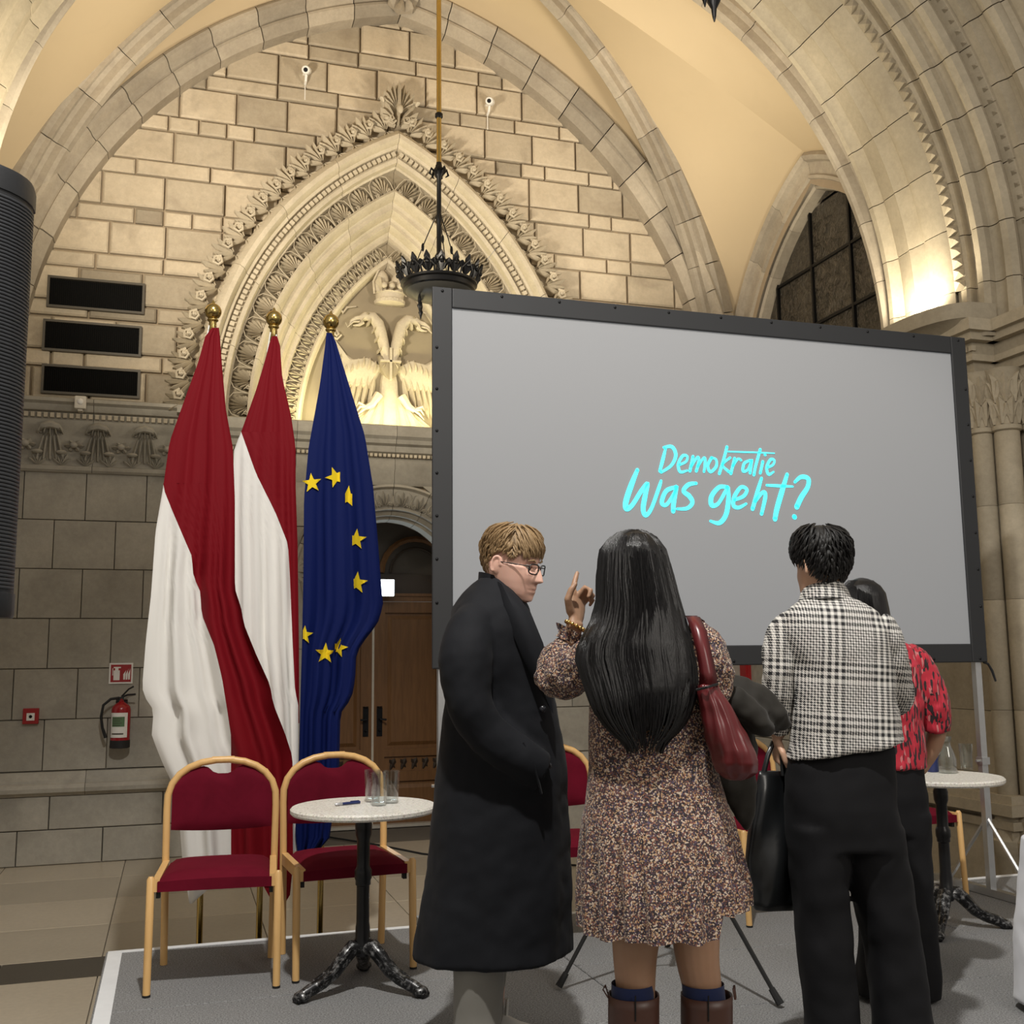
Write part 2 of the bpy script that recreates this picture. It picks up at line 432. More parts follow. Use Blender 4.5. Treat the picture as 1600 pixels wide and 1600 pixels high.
# lower wall, large smooth ashlar
z = 0.80; k = 0
while z < 3.48:
    h = 0.45; x = -3.2 + (k % 2) * 0.26; g = 0.0035
    while x < 5.9:
        w = 0.53
        a, b, za, zb = x + g, x + w - g, z + g, min(z + h, 3.5) - g
        ha = 1.02 if za < 2.5 else math.sqrt(max(0, 1.02 ** 2 - (za - 2.5) ** 2))
        hb = 1.02 if zb < 2.5 else math.sqrt(max(0, 1.02 ** 2 - (zb - 2.5) ** 2))
        q = None
        if b <= XC:
            if a < XC - min(ha, hb): q = [(a, za), (min(b, XC - ha), za), (min(b, XC - hb), zb), (a, zb)]
        elif a >= XC:
            if b > XC + min(ha, hb): q = [(max(a, XC + ha), za), (b, za), (b, zb), (max(a, XC + hb), zb)]
        elif hb <= 0: q = [(a, za), (b, za), (b, zb), (a, zb)]
        if q and q[1][0] - q[0][0] > -0.3 and max(q[1][0], q[2][0]) - min(q[0][0], q[3][0]) > 0.03:
            m = MB(); block(m, q, YW + rng.uniform(-0.003, 0.003), 0.06, 0.004); m.build('ashlar_block', MAT['ashlar_grey'], wall)
        x += w
    z += h; k += 1
# plinth
z = 0.0
for k, h in enumerate((0.3, 0.29)):
    x = -3.4 + k * 0.5
    while x < 6:
        w = rng.choice([0.7, 0.95, 1.2]); g = 0.004
        for a, b in ((x, min(x + w, XC - 0.95)), (max(x, XC + 0.95), x + w)):
            if b - a > 0.06:
                m = MB(); block(m, [(a + g, z + g), (b - g, z + g), (b - g, z + h - g), (a + g, z + h - g)], YW - 0.07, 0.12, 0.005); m.build('plinth_block', MAT['ashlar_grey'], wall)
        x += w
    z += h

def moulding(name, prof, x0, x1, mat, parent, n=None):
    """run of moulded stone along X, split in lengths"""
    n = n or max(1, round((x1 - x0) / 0.95))
    for i in range(n):
        a = x0 + (x1 - x0) * i / n + 0.002; b = x0 + (x1 - x0) * (i + 1) / n - 0.002
        mb = MB(); mb.loft([[(x, YW - d, zz) for d, zz in prof] for x in (a, b)], True)
        mb.build(name, mat, parent, 30)
rail = empty('trim_1', kind='structure')
RP = [(-0.05, 0.59), (0.075, 0.59), (0.085, 0.61), (0.13, 0.625), (0.135, 0.66), (0.11, 0.69), (0.08, 0.70), (0.075, 0.725), (0.05, 0.745), (0.02, 0.79), (-0.05, 0.80)]
moulding('rail_stone', RP, -3.4, XC - 0.98, MAT['ashlar_grey'], rail)
moulding('rail_stone', RP, XC + 0.98, 6.0, MAT['ashlar_grey'], rail)

# ---------------------------------------------------------------- cornice with carved leaves
cor = empty('trim_2', kind='structure')
CP = [(-0.05, 3.49), (0.03, 3.49), (0.05, 3.51), (0.05, 3.545), (0.02, 3.555), (0.02, 3.60), (0.045, 3.75), (0.09, 3.90), (0.11, 3.935), (0.11, 3.965), (0.085, 3.975), (0.085, 4.035), (0.13, 4.045), (0.145, 4.07), (0.15, 4.10), (0.19, 4.12), (0.19, 4.15), (0.16, 4.165), (-0.05, 4.19)]
moulding('cornice_stone', CP, -3.4, 0.10, MAT['ashlar_grey'], cor)
moulding('cornice_stone', CP, XC + 1.98, 6.0, MAT['ashlar_grey'], cor)
CP2 = [(-0.3, 3.49), (0.0, 3.49), (0.02, 3.53), (0.02, 3.60), (0.05, 3.66), (0.05, 3.74), (0.03, 3.76), (0.03, 3.80), (0.07, 3.82), (0.07, 3.88), (0.11, 3.90), (0.12, 3.94), (0.15, 3.97), (0.15, 4.07), (0.10, 4.09), (-0.45, 4.10)]
moulding('cornice_stone', CP2, 0.10, XC + 1.98, MAT['ashlar_grey'], cor)
mb = MB(); mb.box(-0.017, 0.017, -0.03, 0.03, -0.022, 0.022); dent = mb.mesh('dentil', MAT['carved_stone'])
n = 0
x = -1.9
while x < 0.05 and n < 110:
    obj('dentil', dent, cor, Matrix.Translation((x, YW - 0.085, 4.005))); x += 0.055; n += 1
x = 0.16
while x < 4.0 and n < 200:
    obj('dentil', dent, cor, Matrix.Translation((x, YW - 0.045, 3.785)) @ Matrix.Diagonal((0.8, 1, 0.7, 1))); x += 0.045; n += 1
def tongue_leaf():
    mb = MB()
    for i in range(5):
        k = i / 4 * 2 - 1
        lobe(mb, (k * 0.115, 0.0), (k * 0.045, 0.27), 0.026, 0.055)
    mb.tube([(-0.10, -0.05, 0.265), (-0.06, -0.085, 0.30), (0, -0.10, 0.315), (0.06, -0.085, 0.30), (0.10, -0.05, 0.265)], [0.015, 0.032, 0.040, 0.032, 0.015], 7)
    for k in (-2, -1, 0, 1, 2): lobe(mb, (k * 0.035, 0.31), (k * 0.055, 0.235 - 0.01 * (2 - abs(k))), 0.020, 0.11, 0.01)
    for k in (-1, 1): scroll(mb, (k * 0.085, 0.25), 0.03, 0.07, dirn=k)
    lobe(mb, (0, 0.28), (-0.07, 0.36), 0.022, 0.07); lobe(mb, (0, 0.28), (0.07, 0.36), 0.022, 0.07)
    return mb.mesh('cornice_leaf', MAT['ashlar_grey'], 50)
def florets():
    mb = MB(); mb.sphere((0, -0.05, 0), (0.035, 0.04, 0.03), 8, 5)
    for a in range(6): lobe(mb, (0, 0), (0.085 * math.cos(a * 1.047), 0.055 * math.sin(a * 1.047)), 0.02, 0.04)
    return mb.mesh('floret', MAT['ashlar_grey'], 50)
def small_leaf():
    mb = MB()
    for i in range(5):
        a = (i / 4 * 2 - 1) * 1.2; lobe(mb, (0, 0), (0.085 * math.sin(a), 0.03 + 0.09 * math.cos(a)), 0.018, 0.03)
    mb.sphere((0, -0.05, 0.115), (0.05, 0.03, 0.02), 8, 4)
    return mb.mesh('small_leaf', MAT['ashlar_grey'], 50)
TL, FL, SL = tongue_leaf(), florets(), small_leaf()
xs = -1.14 - 0.41 * 2
for i in range(6):
    x = xs + i * 0.41
    if x < 0.06: obj('cornice_leaf', TL, cor, Matrix.Translation((x, YW - 0.03, 3.60)))
    if x + 0.205 < 0.06: obj('floret', FL, cor, Matrix.Translation((x + 0.205, YW - 0.05, 3.735)))
    for q in (0.1, 0.305):
        if x + q < 0.06: obj('small_leaf', SL, cor, Matrix.Translation((x + q, YW - 0.02, 3.555)))

# ---------------------------------------------------------------- niche over the doorway
niche = empty('trim_3', kind='structure')
CS = MAT['carved_stone']
cN, zN = 1.5, 4.10
# stepped mouldings, voussoir by voussoir, from the hood inwards: (outer R, front Y) ...
P_hood = [(3.47, YW + 0.02), (3.47, YW - 0.14), (3.44, YW - 0.20), (3.39, YW - 0.25), (3.345, YW - 0.25), (3.325, YW - 0.22), (3.315, YW - 0.17), (3.285, YW - 0.16), (3.275, YW - 0.10), (3.275, YW + 0.02)]
arch_voussoirs(niche, 'hood_stone', CS, XC, cN, zN, P_hood, 5, seg=5)
P_dent = [(3.28, YW + 0.05), (3.28, YW - 0.10), (3.21, YW - 0.10), (3.20, YW - 0.13), (3.16, YW - 0.12), (3.15, YW - 0.05), (3.13, YW - 0.04), (3.13, YW + 0.05)]
arch_voussoirs(niche, 'arch_moulding', CS, XC, cN, zN, P_dent, 5, seg=5)
P_palm = [(3.15, YW + 0.14), (3.15, YW + 0.045), (2.93, YW + 0.10), (2.93, YW + 0.14)]
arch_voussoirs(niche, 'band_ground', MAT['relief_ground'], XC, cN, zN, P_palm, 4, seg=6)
P_in = [(2.95, YW + 0.5), (2.95, YW + 0.0), (2.925, YW - 0.02), (2.90, YW + 0.0), (2.87, YW + 0.10), (2.84, YW + 0.12), (2.80, YW + 0.11), (2.78, YW + 0.14), (2.765, YW + 0.22), (2.735, YW + 0.24), (2.70, YW + 0.23), (2.68, YW + 0.26), (2.665, YW + 0.33), (2.63, YW + 0.35), (2.60, YW + 0.34), (2.585, YW + 0.37), (2.585, YW + 0.5)]
arch_voussoirs(niche, 'arch_moulding', CS, XC, cN, zN, P_in, 5, seg=5)
P_leaf = [(2.60, YW + 0.5), (2.60, YW + 0.41), (2.43, YW + 0.43), (2.43, YW + 0.5)]
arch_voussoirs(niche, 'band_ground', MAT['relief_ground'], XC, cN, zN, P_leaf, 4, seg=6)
P_fr = [(2.445, YW + 0.6), (2.445, YW + 0.36), (2.425, YW + 0.345), (2.40, YW + 0.36), (2.375, YW + 0.44), (2.36, YW + 0.6)]
arch_voussoirs(niche, 'arch_moulding', CS, XC, cN, zN, P_fr, 4, seg=6)
# dentils under the hood
mb = MB(); mb.box(-0.02, 0.02, -0.035, 0.02, -0.022, 0.022); dn = mb.mesh('dentil', CS)
for p, T, sd, t in along_arch(3.245, YW - 0.115, 60, cN, zN, 0.0, 0.995): place(dn, 'dentil', niche, p, T)
# palmettes, leaves and crockets
pm = palmette_mesh('palmette', CS, 0.25, 0.205, 0.045, 9)
for p, T, sd, t in along_arch(2.945, YW + 0.048, 12, cN, zN, 0.0, 1.0): place(pm, 'palmette', niche, p, T, tilt=18)
lf = palmette_mesh('acanthus_leaf', CS, 0.125, 0.155, 0.03, 5)
for p, T, sd, t in along_arch(2.44, YW + 0.385, 18, cN, zN, 0.0, 1.0): place(lf, 'acanthus_leaf', niche, p, T, tilt=10)
ck = crocket_mesh('crocket', CS, 0.25)
for p, T, sd, t in along_arch(3.52, YW - 0.13, 20, cN, zN, 0.0, 0.985):
    place(ck, 'crocket', niche, p, T, mirror=sd > 0)
# finial at the apex
fin = MB()
for sd in (-1, 1):
    scroll(fin, (sd * 0.085, 0.10), 0.055, 0.12, dirn=sd)
    for (t, w) in (((0.19, 0.13), 0.035), ((0.20, 0.20), 0.04), ((0.15, 0.27), 0.04)): lobe(fin, (sd * 0.03, 0.02 + t[1] * 0.3), (sd * t[0], t[1]), w, 0.11, 0.04)
    for a in (0.32, 0.68, 1.05, 1.45): lobe(fin, (sd * 0.02, 0.22), (sd * 0.19 * math.sin(a), 0.29 + 0.23 * math.cos(a)), 0.034, 0.10, 0.02)
    fin.tube([(sd * 0.16, -0.08, 0.31), (sd * 0.19, -0.11, 0.29), (sd * 0.17, -0.10, 0.26)], [0.02, 0.028, 0.012], 6)
lobe(fin, (0, 0.05), (0, 0.54), 0.04, 0.14)
fin.sphere((0, -0.12, 0.20), (0.035, 0.03, 0.05), 8, 6)
fin.build('finial', CS, niche, 50, Matrix.Translation((XC, YW - 0.15, zN + math.sqrt(3.46 ** 2 - cN ** 2) - 0.02)))
# impost blocks where the hood lands
for sd in (-1, 1):
    mb = MB(); x = XC + sd * 1.93
    mb.box(x - 0.17, x + 0.17, YW - 0.27, YW + 0.1, 4.06, 4.13); mb.box(x - 0.14, x + 0.14, YW - 0.22, YW + 0.1, 3.9, 4.06); mb.box(x - 0.11, x + 0.11, YW - 0.17, YW + 0.1, 3.5, 3.9)
    mb.build('impost', MAT['ashlar_grey'], niche)
# tympanum
YT = YW + 0.47
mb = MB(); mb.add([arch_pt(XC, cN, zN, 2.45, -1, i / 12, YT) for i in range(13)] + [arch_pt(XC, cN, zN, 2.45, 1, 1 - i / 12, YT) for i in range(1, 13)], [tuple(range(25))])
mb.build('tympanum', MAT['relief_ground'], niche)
# ---- double-headed eagle in relief
eag = empty('eagle_relief'); eag.parent = niche; eag.location = (XC + 0.04, YT, 4.10)
def relief_poly(mb, pts, h, ch=0.012):
    """low relief plate: outline in (x, z), bulging toward -y"""
    n = len(pts); cx = sum(p[0] for p in pts) / n; cz = sum(p[1] for p in pts) / n
    V = [(x, 0, z) for x, z in pts] + [(cx + (x - cx) * 0.9, -h * 0.75, cz + (z - cz) * 0.9) for x, z in pts] + [(cx + (x - cx) * 0.55, -h, cz + (z - cz) * 0.55) for x, z in pts] + [(cx, -h * 1.05, cz)]
    F = []
    for i in range(n):
        j = (i + 1) % n
        F += [(i, j, n + j, n + i), (n + i, n + j, 2 * n + j, 2 * n + i), (2 * n + i, 2 * n + j, 3 * n)]
    mb.add(V, F)
b = MB()     # body with its flared tail
relief_poly(b, [(-0.05, 0.78), (0.05, 0.78), (0.09, 0.6), (0.10, 0.45), (0.20, 0.30), (0.42, 0.10), (0.55, 0.0), (-0.55, 0.0), (-0.42, 0.10), (-0.20, 0.30), (-0.10, 0.45), (-0.09, 0.6)], 0.07)
b.build('eagle_body', CS, eag, 40)
b = MB()     # shield between the necks
relief_poly(b, [(-0.13, 0.86), (0.13, 0.86), (0.12, 0.74), (0.06, 0.62), (0, 0.57), (-0.06, 0.62), (-0.12, 0.74)], 0.10)
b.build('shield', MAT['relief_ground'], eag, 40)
b = MB(); b.box(-0.012, 0.012, -0.125, -0.08, 0.58, 0.93); b.box(-0.11, 0.11, -0.125, -0.08, 0.775, 0.795); b.build('shield_cross', CS, eag)
for sd in (-1, 1):
    b = MB()
    nk = [(0.03, 0.80), (0.07, 0.98), (0.10, 1.10), (0.13, 1.20), (0.19, 1.27), (0.27, 1.27), (0.33, 1.23)]
    b.tube([(sd * x, -0.06, z) for x, z in nk], [0.05, 0.06, 0.065, 0.065, 0.06, 0.05, 0.035], 8)
    b.build('eagle_neck', CS, eag, 60)
    b = MB()
    b.tube([(sd * x, -0.07, z) for x, z in ((0.30, 1.25), (0.37, 1.235), (0.42, 1.20), (0.44, 1.15))], [0.03, 0.025, 0.017, 0.004], 6)
    b.tube([(sd * x, -0.07, z) for x, z in ((0.29, 1.20), (0.34, 1.165), (0.40, 1.155))], [0.022, 0.016, 0.005], 6)
    b.tube([(sd * x, -0.08, z) for x, z in ((0.33, 1.20), (0.40, 1.19), (0.46, 1.13), (0.48, 1.18))], [0.01, 0.009, 0.007, 0.003], 5)
    b.build('eagle_beak', CS, eag, 50)
    b = MB(); b.sphere((sd * 0.25, -0.12, 1.285), 0.013, 6, 5); b.build('eagle_eye', MAT['relief_ground'], eag, 60)
    for i in range(6):   # neck plumes
        p = Vector((nk[min(i, 6)][0], 0, nk[min(i, 6)][1])); f_ = MB(); lobe(f_, (p.x, p.z), (p.x + 0.06, p.z - 0.10), 0.02, 0.11)
        for q in range(len(f_.V)): f_.V[q] = (sd * f_.V[q][0], f_.V[q][1], f_.V[q][2])
        f_.build('feather', CS, eag, 50)
    b = MB(); relief_poly(b, [(sd * x, z) for x, z in ((0.06, 0.74), (0.22, 0.83), (0.38, 0.80), (0.52, 0.88), (0.60, 1.02), (0.66, 0.98), (0.62, 0.7), (0.5, 0.5), (0.2, 0.5))], 0.05)
    b.build('eagle_wing', CS, eag, 40)
    b = MB(); scroll(b, (sd * 0.58, 1.05), 0.06, 0.09, dirn=sd); b.sphere((sd * 0.55, -0.04, 1.42), 0.06, 8, 6); b.tube([(sd * x, -0.03, z) for x, z in ((0.55, 1.36), (0.5, 1.3), (0.46, 1.36), (0.36, 1.38))], [0.02, 0.016, 0.014, 0.008], 5)
    b.build('wing_scroll', CS, eag, 50)
    for i in range(8):   # short coverts, then long flight feathers
        x = 0.14 + i * 0.062; zt = 0.80 + 0.04 * math.sin(i * 0.9) + (0.10 if i > 5 else 0)
        f_ = MB(); lobe(f_, (x, zt), (x + 0.03, zt - 0.15), 0.032, 0.075)
        if sd < 0: f_.V = [(-a, y, c_) for a, y, c_ in f_.V]
        f_.build('feather', CS, eag, 50)
        f_ = MB(); L = 0.50 - 0.03 * abs(i - 4); lobe(f_, (x + 0.01, zt - 0.12), (x + 0.07 + i * 0.012, zt - 0.14 - L), 0.034, 0.06)
        if sd < 0: f_.V = [(-a, y, c_) for a, y, c_ in f_.V]
        f_.build('feather', CS, eag, 50)
    for (x0, z0_, x1, z1) in ((0.06, 0.45, 0.10, 0.02), (0.10, 0.40, 0.24, 0.02), (0.14, 0.36, 0.38, 0.02), (0.22, 0.28, 0.52, 0.01)):
        f_ = MB(); lobe(f_, (x0, z0_), (x1, z1), 0.04, 0.10)
        if sd < 0: f_.V = [(-a, y, c_) for a, y, c_ in f_.V]
        f_.build('tail_feather', CS, eag, 50)
    b = MB(); b.tube([(sd * x, -0.1, z) for x, z in ((0.12, 0.42), (0.20, 0.30), (0.26, 0.27))], [0.05, 0.04, 0.03], 7)
    for q in (-1, 0, 1): b.tube([(sd * 0.25, -0.11, 0.27), (sd * (0.32 + q * 0.02), -0.13, 0.27 + q * 0.04), (sd * 0.36, -0.11, 0.22 + q * 0.05)], [0.018, 0.015, 0.004], 5)
    b.build('eagle_talon', CS, eag, 50)
# crown above the heads
b = MB(); b.lathe([(0.14, 0), (0.165, 0.01), (0.165, 0.05), (0.15, 0.06), (0.155, 0.11), (0.17, 0.12)], 16, (0, -0.02, 1.42)); b.build('crown_band', CS, eag, 40)
for sd in (-1, 0, 1):
    b = MB()
    lobe(b, (sd * 0.09, 1.53), (sd * 0.14, 1.72 if sd else 1.68), 0.06, 0.16)
    b.sphere((sd * 0.085 + (0 if sd else 0.0), -0.16, 1.60), 0.035, 8, 6)
    b.build('crown_leaf', CS, eag, 50)
for sd in (-1, 1):
    b = MB(); b.sphere((sd * 0.095, -0.03, 1.66), (0.085, 0.07, 0.15), 12, 8); b.tube([(sd * 0.17, -0.05, 1.53), (sd * 0.185, -0.07, 1.66), (sd * 0.13, -0.09, 1.80)], [0.014, 0.014, 0.01], 6); b.build('crown_mitre', CS, eag, 50)
b = MB(); b.sphere((0, -0.06, 1.84), 0.028, 8, 6); b.box(-0.008, 0.008, -0.07, -0.055, 1.86, 1.93); b.box(-0.025, 0.025, -0.07, -0.055, 1.89, 1.906); b.build('crown_orb', CS, eag, 50)
for i in range(9):
    b = MB(); b.sphere((0.155 * math.cos(math.pi + i * math.pi / 8), -0.02 + 0.155 * math.sin(math.pi + i * math.pi / 8), 1.455), 0.016, 6, 5); b.build('crown_pearl', CS, eag, 60)
# strip light that lies on the ledge behind the cornice
# ================================================================== doorway
port = empty('trim_4', kind='structure')
ZD = 2.5
def semi(mb, prof, a0, a1, n=6, zc=ZD, xc=XC):
    rings = [[Vector((xc + R * math.cos(a0 + (a1 - a0) * i / n), d, zc + R * math.sin(a0 + (a1 - a0) * i / n))) for R, d in prof] for i in range(n + 1)]
    mb.loft(rings, True)
for i in range(8):
    a0, a1 = math.pi * i / 8 + 0.003, math.pi * (i + 1) / 8 - 0.003
    m = MB(); semi(m, [(0.995, YW + 0.1), (0.995, YW - 0.05), (0.97, YW - 0.06), (0.95, YW - 0.02), (0.78, YW + 0.02), (0.75, YW + 0.02), (0.74, YW + 0.1)], a0, a1); m.build('archivolt_stone', MAT['ashlar_grey'], port, 30)
    m = MB(); semi(m, [(0.76, YW + 0.35), (0.76, YW + 0.09), (0.73, YW + 0.07), (0.70, YW + 0.10), (0.70, YW + 0.18), (0.67, YW + 0.19), (0.66, YW + 0.35)], a0, a1); m.build('archivolt_stone', MAT['ashlar_grey'], port, 30)
al = palmette_mesh('acanthus_leaf', MAT['ashlar_grey'], 0.2, 0.17, 0.03, 5)
for i in range(14):
    a = math.pi * (i + 0.5) / 14
    place(al, 'acanthus_leaf', port, (XC + 0.775 * math.cos(a), YW + 0.0, ZD + 0.775 * math.sin(a)), (math.sin(a), 0, -math.cos(a)))
for sd in (-1, 1):
    z = 0.0
    for h in (0.6, 0.62, 0.64, 0.64):
        m = MB(); xa, xb = XC + sd * 0.66, XC + sd * 1.0
        m.box(min(xa, xb), max(xa, xb), YW - 0.04, YW + 0.4, z + 0.002, z + h - 0.002); m.build('jamb_block', MAT['ashlar_grey'], port); z += h
    m = MB(); x = XC + sd * 0.8
    m.lathe([(0.07, 0.2), (0.07, 2.2), (0.085, 2.22), (0.07, 2.25), (0.10, 2.42), (0.115, 2.5)], 12, (x, YW - 0.06, 0)); m.build('jamb_shaft', MAT['ashlar_grey'], port, 40)
# passage behind the arch
m = MB()
for sd in (-1, 1): m.add([(XC + sd * 0.66, YW + 0.35, 0), (XC + sd * 0.98, YW + 1.25, 0), (XC + sd * 0.98, YW + 1.25, ZD), (XC + sd * 0.66, YW + 0.35, ZD)], [(0, 1, 2, 3)])
n = 12
for i in range(n):
    a0, a1 = math.pi * i / n, math.pi * (i + 1) / n
    m.add([(XC + 0.66 * math.cos(a0), YW + 0.35, ZD + 0.66 * math.sin(a0)), (XC + 0.66 * math.cos(a1), YW + 0.35, ZD + 0.66 * math.sin(a1)), (XC + 0.98 * math.cos(a1), YW + 1.25, ZD + 0.98 * math.sin(a1)), (XC + 0.98 * math.cos(a0), YW + 1.25, ZD + 0.98 * math.sin(a0))], [(0, 1, 2, 3)])
m.build('passage_lining', MAT['ashlar_grey'], port)
YD = YW + 1.1
t = NT('door_wood'); v = t.coords((14, 14, 1.2)); f = t.noise(v, 2.2, 6, 0.6, 0.8); t.col(t.mix(f, (0.10, 0.045, 0.016), (0.26, 0.125, 0.045))); t.set(Roughness=0.4); t.bump(f, 0.1, 0.003)
plain('door_dark', (0.05, 0.035, 0.025), 0.5)
plain('lunette_dark', (0.10, 0.085, 0.07), 0.8)
plain('black_iron', (0.012, 0.012, 0.013), 0.42, 0.7, bump=0.05, scale=60)
plain('lit_gap_pale', (0.62, 0.57, 0.48), 0.35, 0.4)  # pale tone paints in the light along the door seam and threshold
door = empty('door_1', (XC, YD, 0), kind='structure')
for sd in (-1, 1):
    def bx(m, a, b, y0, y1, z0, z1): m.box(min(sd * a, sd * b), max(sd * a, sd * b), y0, y1, z0, z1)
    L = MB()
    for a, b in ((0.012, 0.13), (0.77, 0.88)): bx(L, a, b, -0.03, 0.03, 0.0, 2.38)
    for z0, z1 in ((0, 0.14), (0.46, 0.56), (0.72, 0.80), (2.26, 2.38)): bx(L, 0.13, 0.77, -0.03, 0.03, z0, z1)
    leaf = L.build('door_leaf', MAT['door_wood'], door)
    for z0, z1 in ((0.14, 0.46), (0.56, 0.72), (0.80, 2.26)):
        p = MB(); bx(p, 0.13, 0.77, 0.0, 0.02, z0, z1)
        g = 0.035
        xa, xb = 0.13 + g, 0.77 - g
        V = [(sd * xa, 0, z0 + g), (sd * xb, 0, z0 + g), (sd * xb, 0, z1 - g), (sd * xa, 0, z1 - g), (sd * (xa + 0.04), -0.022, z0 + g + 0.04), (sd * (xb - 0.04), -0.022, z0 + g + 0.04), (sd * (xb - 0.04), -0.022, z1 - g - 0.04), (sd * (xa + 0.04), -0.022, z1 - g - 0.04)]
        if z1 - z0 > 0.2: p.add(V, [(4, 5, 6, 7)] + [(i, (i + 1) % 4, 4 + (i + 1) % 4, 4 + i) for i in range(4)])
        p.build('door_panel', MAT['door_wood'], leaf)
    for i in range(5):
        q = MB(); lobe(q, (sd * (0.2 + i * 0.12), 0.58), (sd * (0.25 + i * 0.12), 0.70), 0.03, 0.02); lobe(q, (sd * (0.25 + i * 0.12), 0.60), (sd * (0.19 + i * 0.12), 0.69), 0.02, 0.02)
        q.build('carved_leaf', MAT['door_dark'], leaf, 50)
    h = MB(); bx(h, 0.045, 0.105, -0.04, -0.028, 0.94, 1.24); h.lathe([(0.03, -0.005), (0.03, 0.005)], 10, (sd * 0.075, -0.035, 1.25)); h.tube([(sd * 0.075, -0.04, 1.12), (sd * 0.075, -0.09, 1.12), (sd * 0.14, -0.09, 1.115)], 0.011, 7); h.sphere((sd * 0.075, -0.045, 1.0), 0.014, 6, 5)
    tag(h.build('door_handle', MAT['black_iron'], leaf, 40), 'black iron lever handle on a long plate')
m = MB(); m.box(-0.012, 0.012, -0.04, 0.03, 0, 2.36); m.build('astragal', MAT['lit_gap_pale'], door)
m = MB(); m.box(-0.95, 0.95, -0.16, -0.05, 0.0, 0.03); m.build('threshold', MAT['lit_gap_pale'], door)
m = MB(); m.box(-0.98, 0.98, -0.05, 0.05, 2.385, 2.44); m.box(-0.98, 0.98, -0.07, 0.05, 2.44, 2.47); m.build('transom', MAT['door_wood'], door)
m = MB(); m.box(-0.98, 0.98, 0.02, 0.06, 2.47, 3.5); m.build('lunette', MAT['lunette_dark'], door)
m = MB(); m.box(-0.98, 0.98, -0.02, 0.03, 2.47, 2.68); m.build('lunette_panel', MAT['door_dark'], door)
for sd in (-1, 1):
    m = MB()
    m.tube([(sd * 0.47 + 0.38 * math.cos(a), -0.01, 2.70 + 0.38 * math.sin(a)) for a in [math.pi * i / 12 for i in range(13)]], 0.035, 6); m.build('lunette_arch', MAT['door_wood'], door, 40)
    m = MB(); m.tube([(sd * 0.47 + 0.28 * math.cos(a), -0.01, 2.70 + 0.28 * math.sin(a)) for a in [math.pi * i / 12 for i in range(13)]], 0.016, 6); m.build('lunette_arch', MAT['door_dark'], door, 40)
m = MB(); m.tube([(0.93 * math.cos(a), 0.0, 2.5 + 0.93 * math.sin(a)) for a in [math.pi * i / 16 for i in range(17)]], 0.05, 6); m.build('lunette_arch', MAT['door_wood'], door, 40)

# ================================================================== wall arch, ribs and vault
RS = MAT['rib_stone']
wa = empty('trim_5', kind='structure')
XA, cA, zA = 2.08, 0.87, 4.2
P_wa = [(4.40, YW + 0.06), (4.40, YW - 0.16), (4.49, YW - 0.24), (4.515, YW - 0.24), (4.53, YW - 0.21), (4.57, YW - 0.25), (4.585, YW - 0.31), (4.61, YW - 0.345), (4.645, YW - 0.35), (4.675, YW - 0.33), (4.685, YW - 0.28), (4.685, YW + 0.06)]
arch_voussoirs(wa, 'voussoir', RS, XA, cA, zA, P_wa, 12, seg=3, gap=0.004, jitter=0.004)
# carved boss at the crown of the wall arch
m = MB()
for i in range(7):
    a = i / 7 * 2 * math.pi; lobe(m, (0, 0), (0.17 * math.cos(a), 0.17 * math.sin(a)), 0.07, 0.12, 0.03)
m.sphere((0, -0.10, 0), 0.07, 8, 6); scroll(m, (0.07, 0.08), 0.06, 0.13); scroll(m, (-0.07, 0.08), 0.06, 0.13, dirn=-1)
m.build('crown_boss', RS, wa, 50, Matrix.Translation((XA, YW - 0.24, zA + math.sqrt(4.52 ** 2 - cA ** 2))))

ribs = empty('trim_6', kind='structure')
CROWN = Vector((2.13, 8.75, 8.7))
def rib_pt(P, t):
    q = 1 - (1 - t) ** 2
    return Vector((P[0] + (CROWN.x - P[0]) * t, P[1] + (CROWN.y - P[1]) * t, 4.3 + 4.4 * math.sqrt(max(0, q))))
corners = {'br': (5.80, 10.42), 'bl': (-1.78, 10.42), 'fr': (5.97, 7.50), 'fl': (-1.5, 7.45)}
RP_ = [(-0.17, 0.16), (-0.17, 0.0), (-0.125, -0.03), (-0.115, -0.075), (-0.085, -0.07), (-0.06, -0.10), (-0.055, -0.17), (-0.03, -0.20), (0.03, -0.20), (0.055, -0.17), (0.06, -0.10), (0.085, -0.07), (0.115, -0.075), (0.125, -0.03), (0.17, 0.0), (0.17, 0.16)]
for k, P in corners.items():
    N = Vector((CROWN.y - P[1], -(CROWN.x - P[0]), 0)).normalized()
    cuts = [0.0, 0.012, 0.04, 0.085, 0.14, 0.21, 0.29, 0.38, 0.48, 0.6, 0.73, 0.87, 1.0]
    for a, b in zip(cuts, cuts[1:]):
        m = MB(); sweep(m, [rib_pt(P, a + (b - a) * (0.01 + 0.98 * i / 4)) for i in range(5)], N, RP_); m.build('rib_stone', RS, ribs, 35)
m = MB(); m.lathe([(0.02, -0.35), (0.2, -0.33), (0.3, -0.2), (0.3, 0.1)], 16, CROWN); m.build('keystone', RS, ribs, 40)

vault = empty('ceiling', kind='structure')
def web(name, A, B, n=26, m_=8, sag=0.0):
    mb = MB()
    def fn(u, w):
        a, b = A(w), B(w)
        p = a.lerp(b, u); p.z += sag * 4 * u * (1 - u) * w
        return p
    mb.grid(fn, m_, n); mb.build(name, MAT['vault_plaster'], vault, 60)
ease = lambda t: t * t * (2.2 - 1.2 * t) if False else t ** 1.7
def wallarch(side): return lambda t: arch_pt(XA, cA, zA, 4.63, side, t, YW - 0.18)
def ribc(k): return lambda t: rib_pt(corners[k], ease(t))
web('vault_web', wallarch(1), ribc('br'), sag=0.12)
web('vault_web', wallarch(-1), ribc('bl'), sag=0.12)
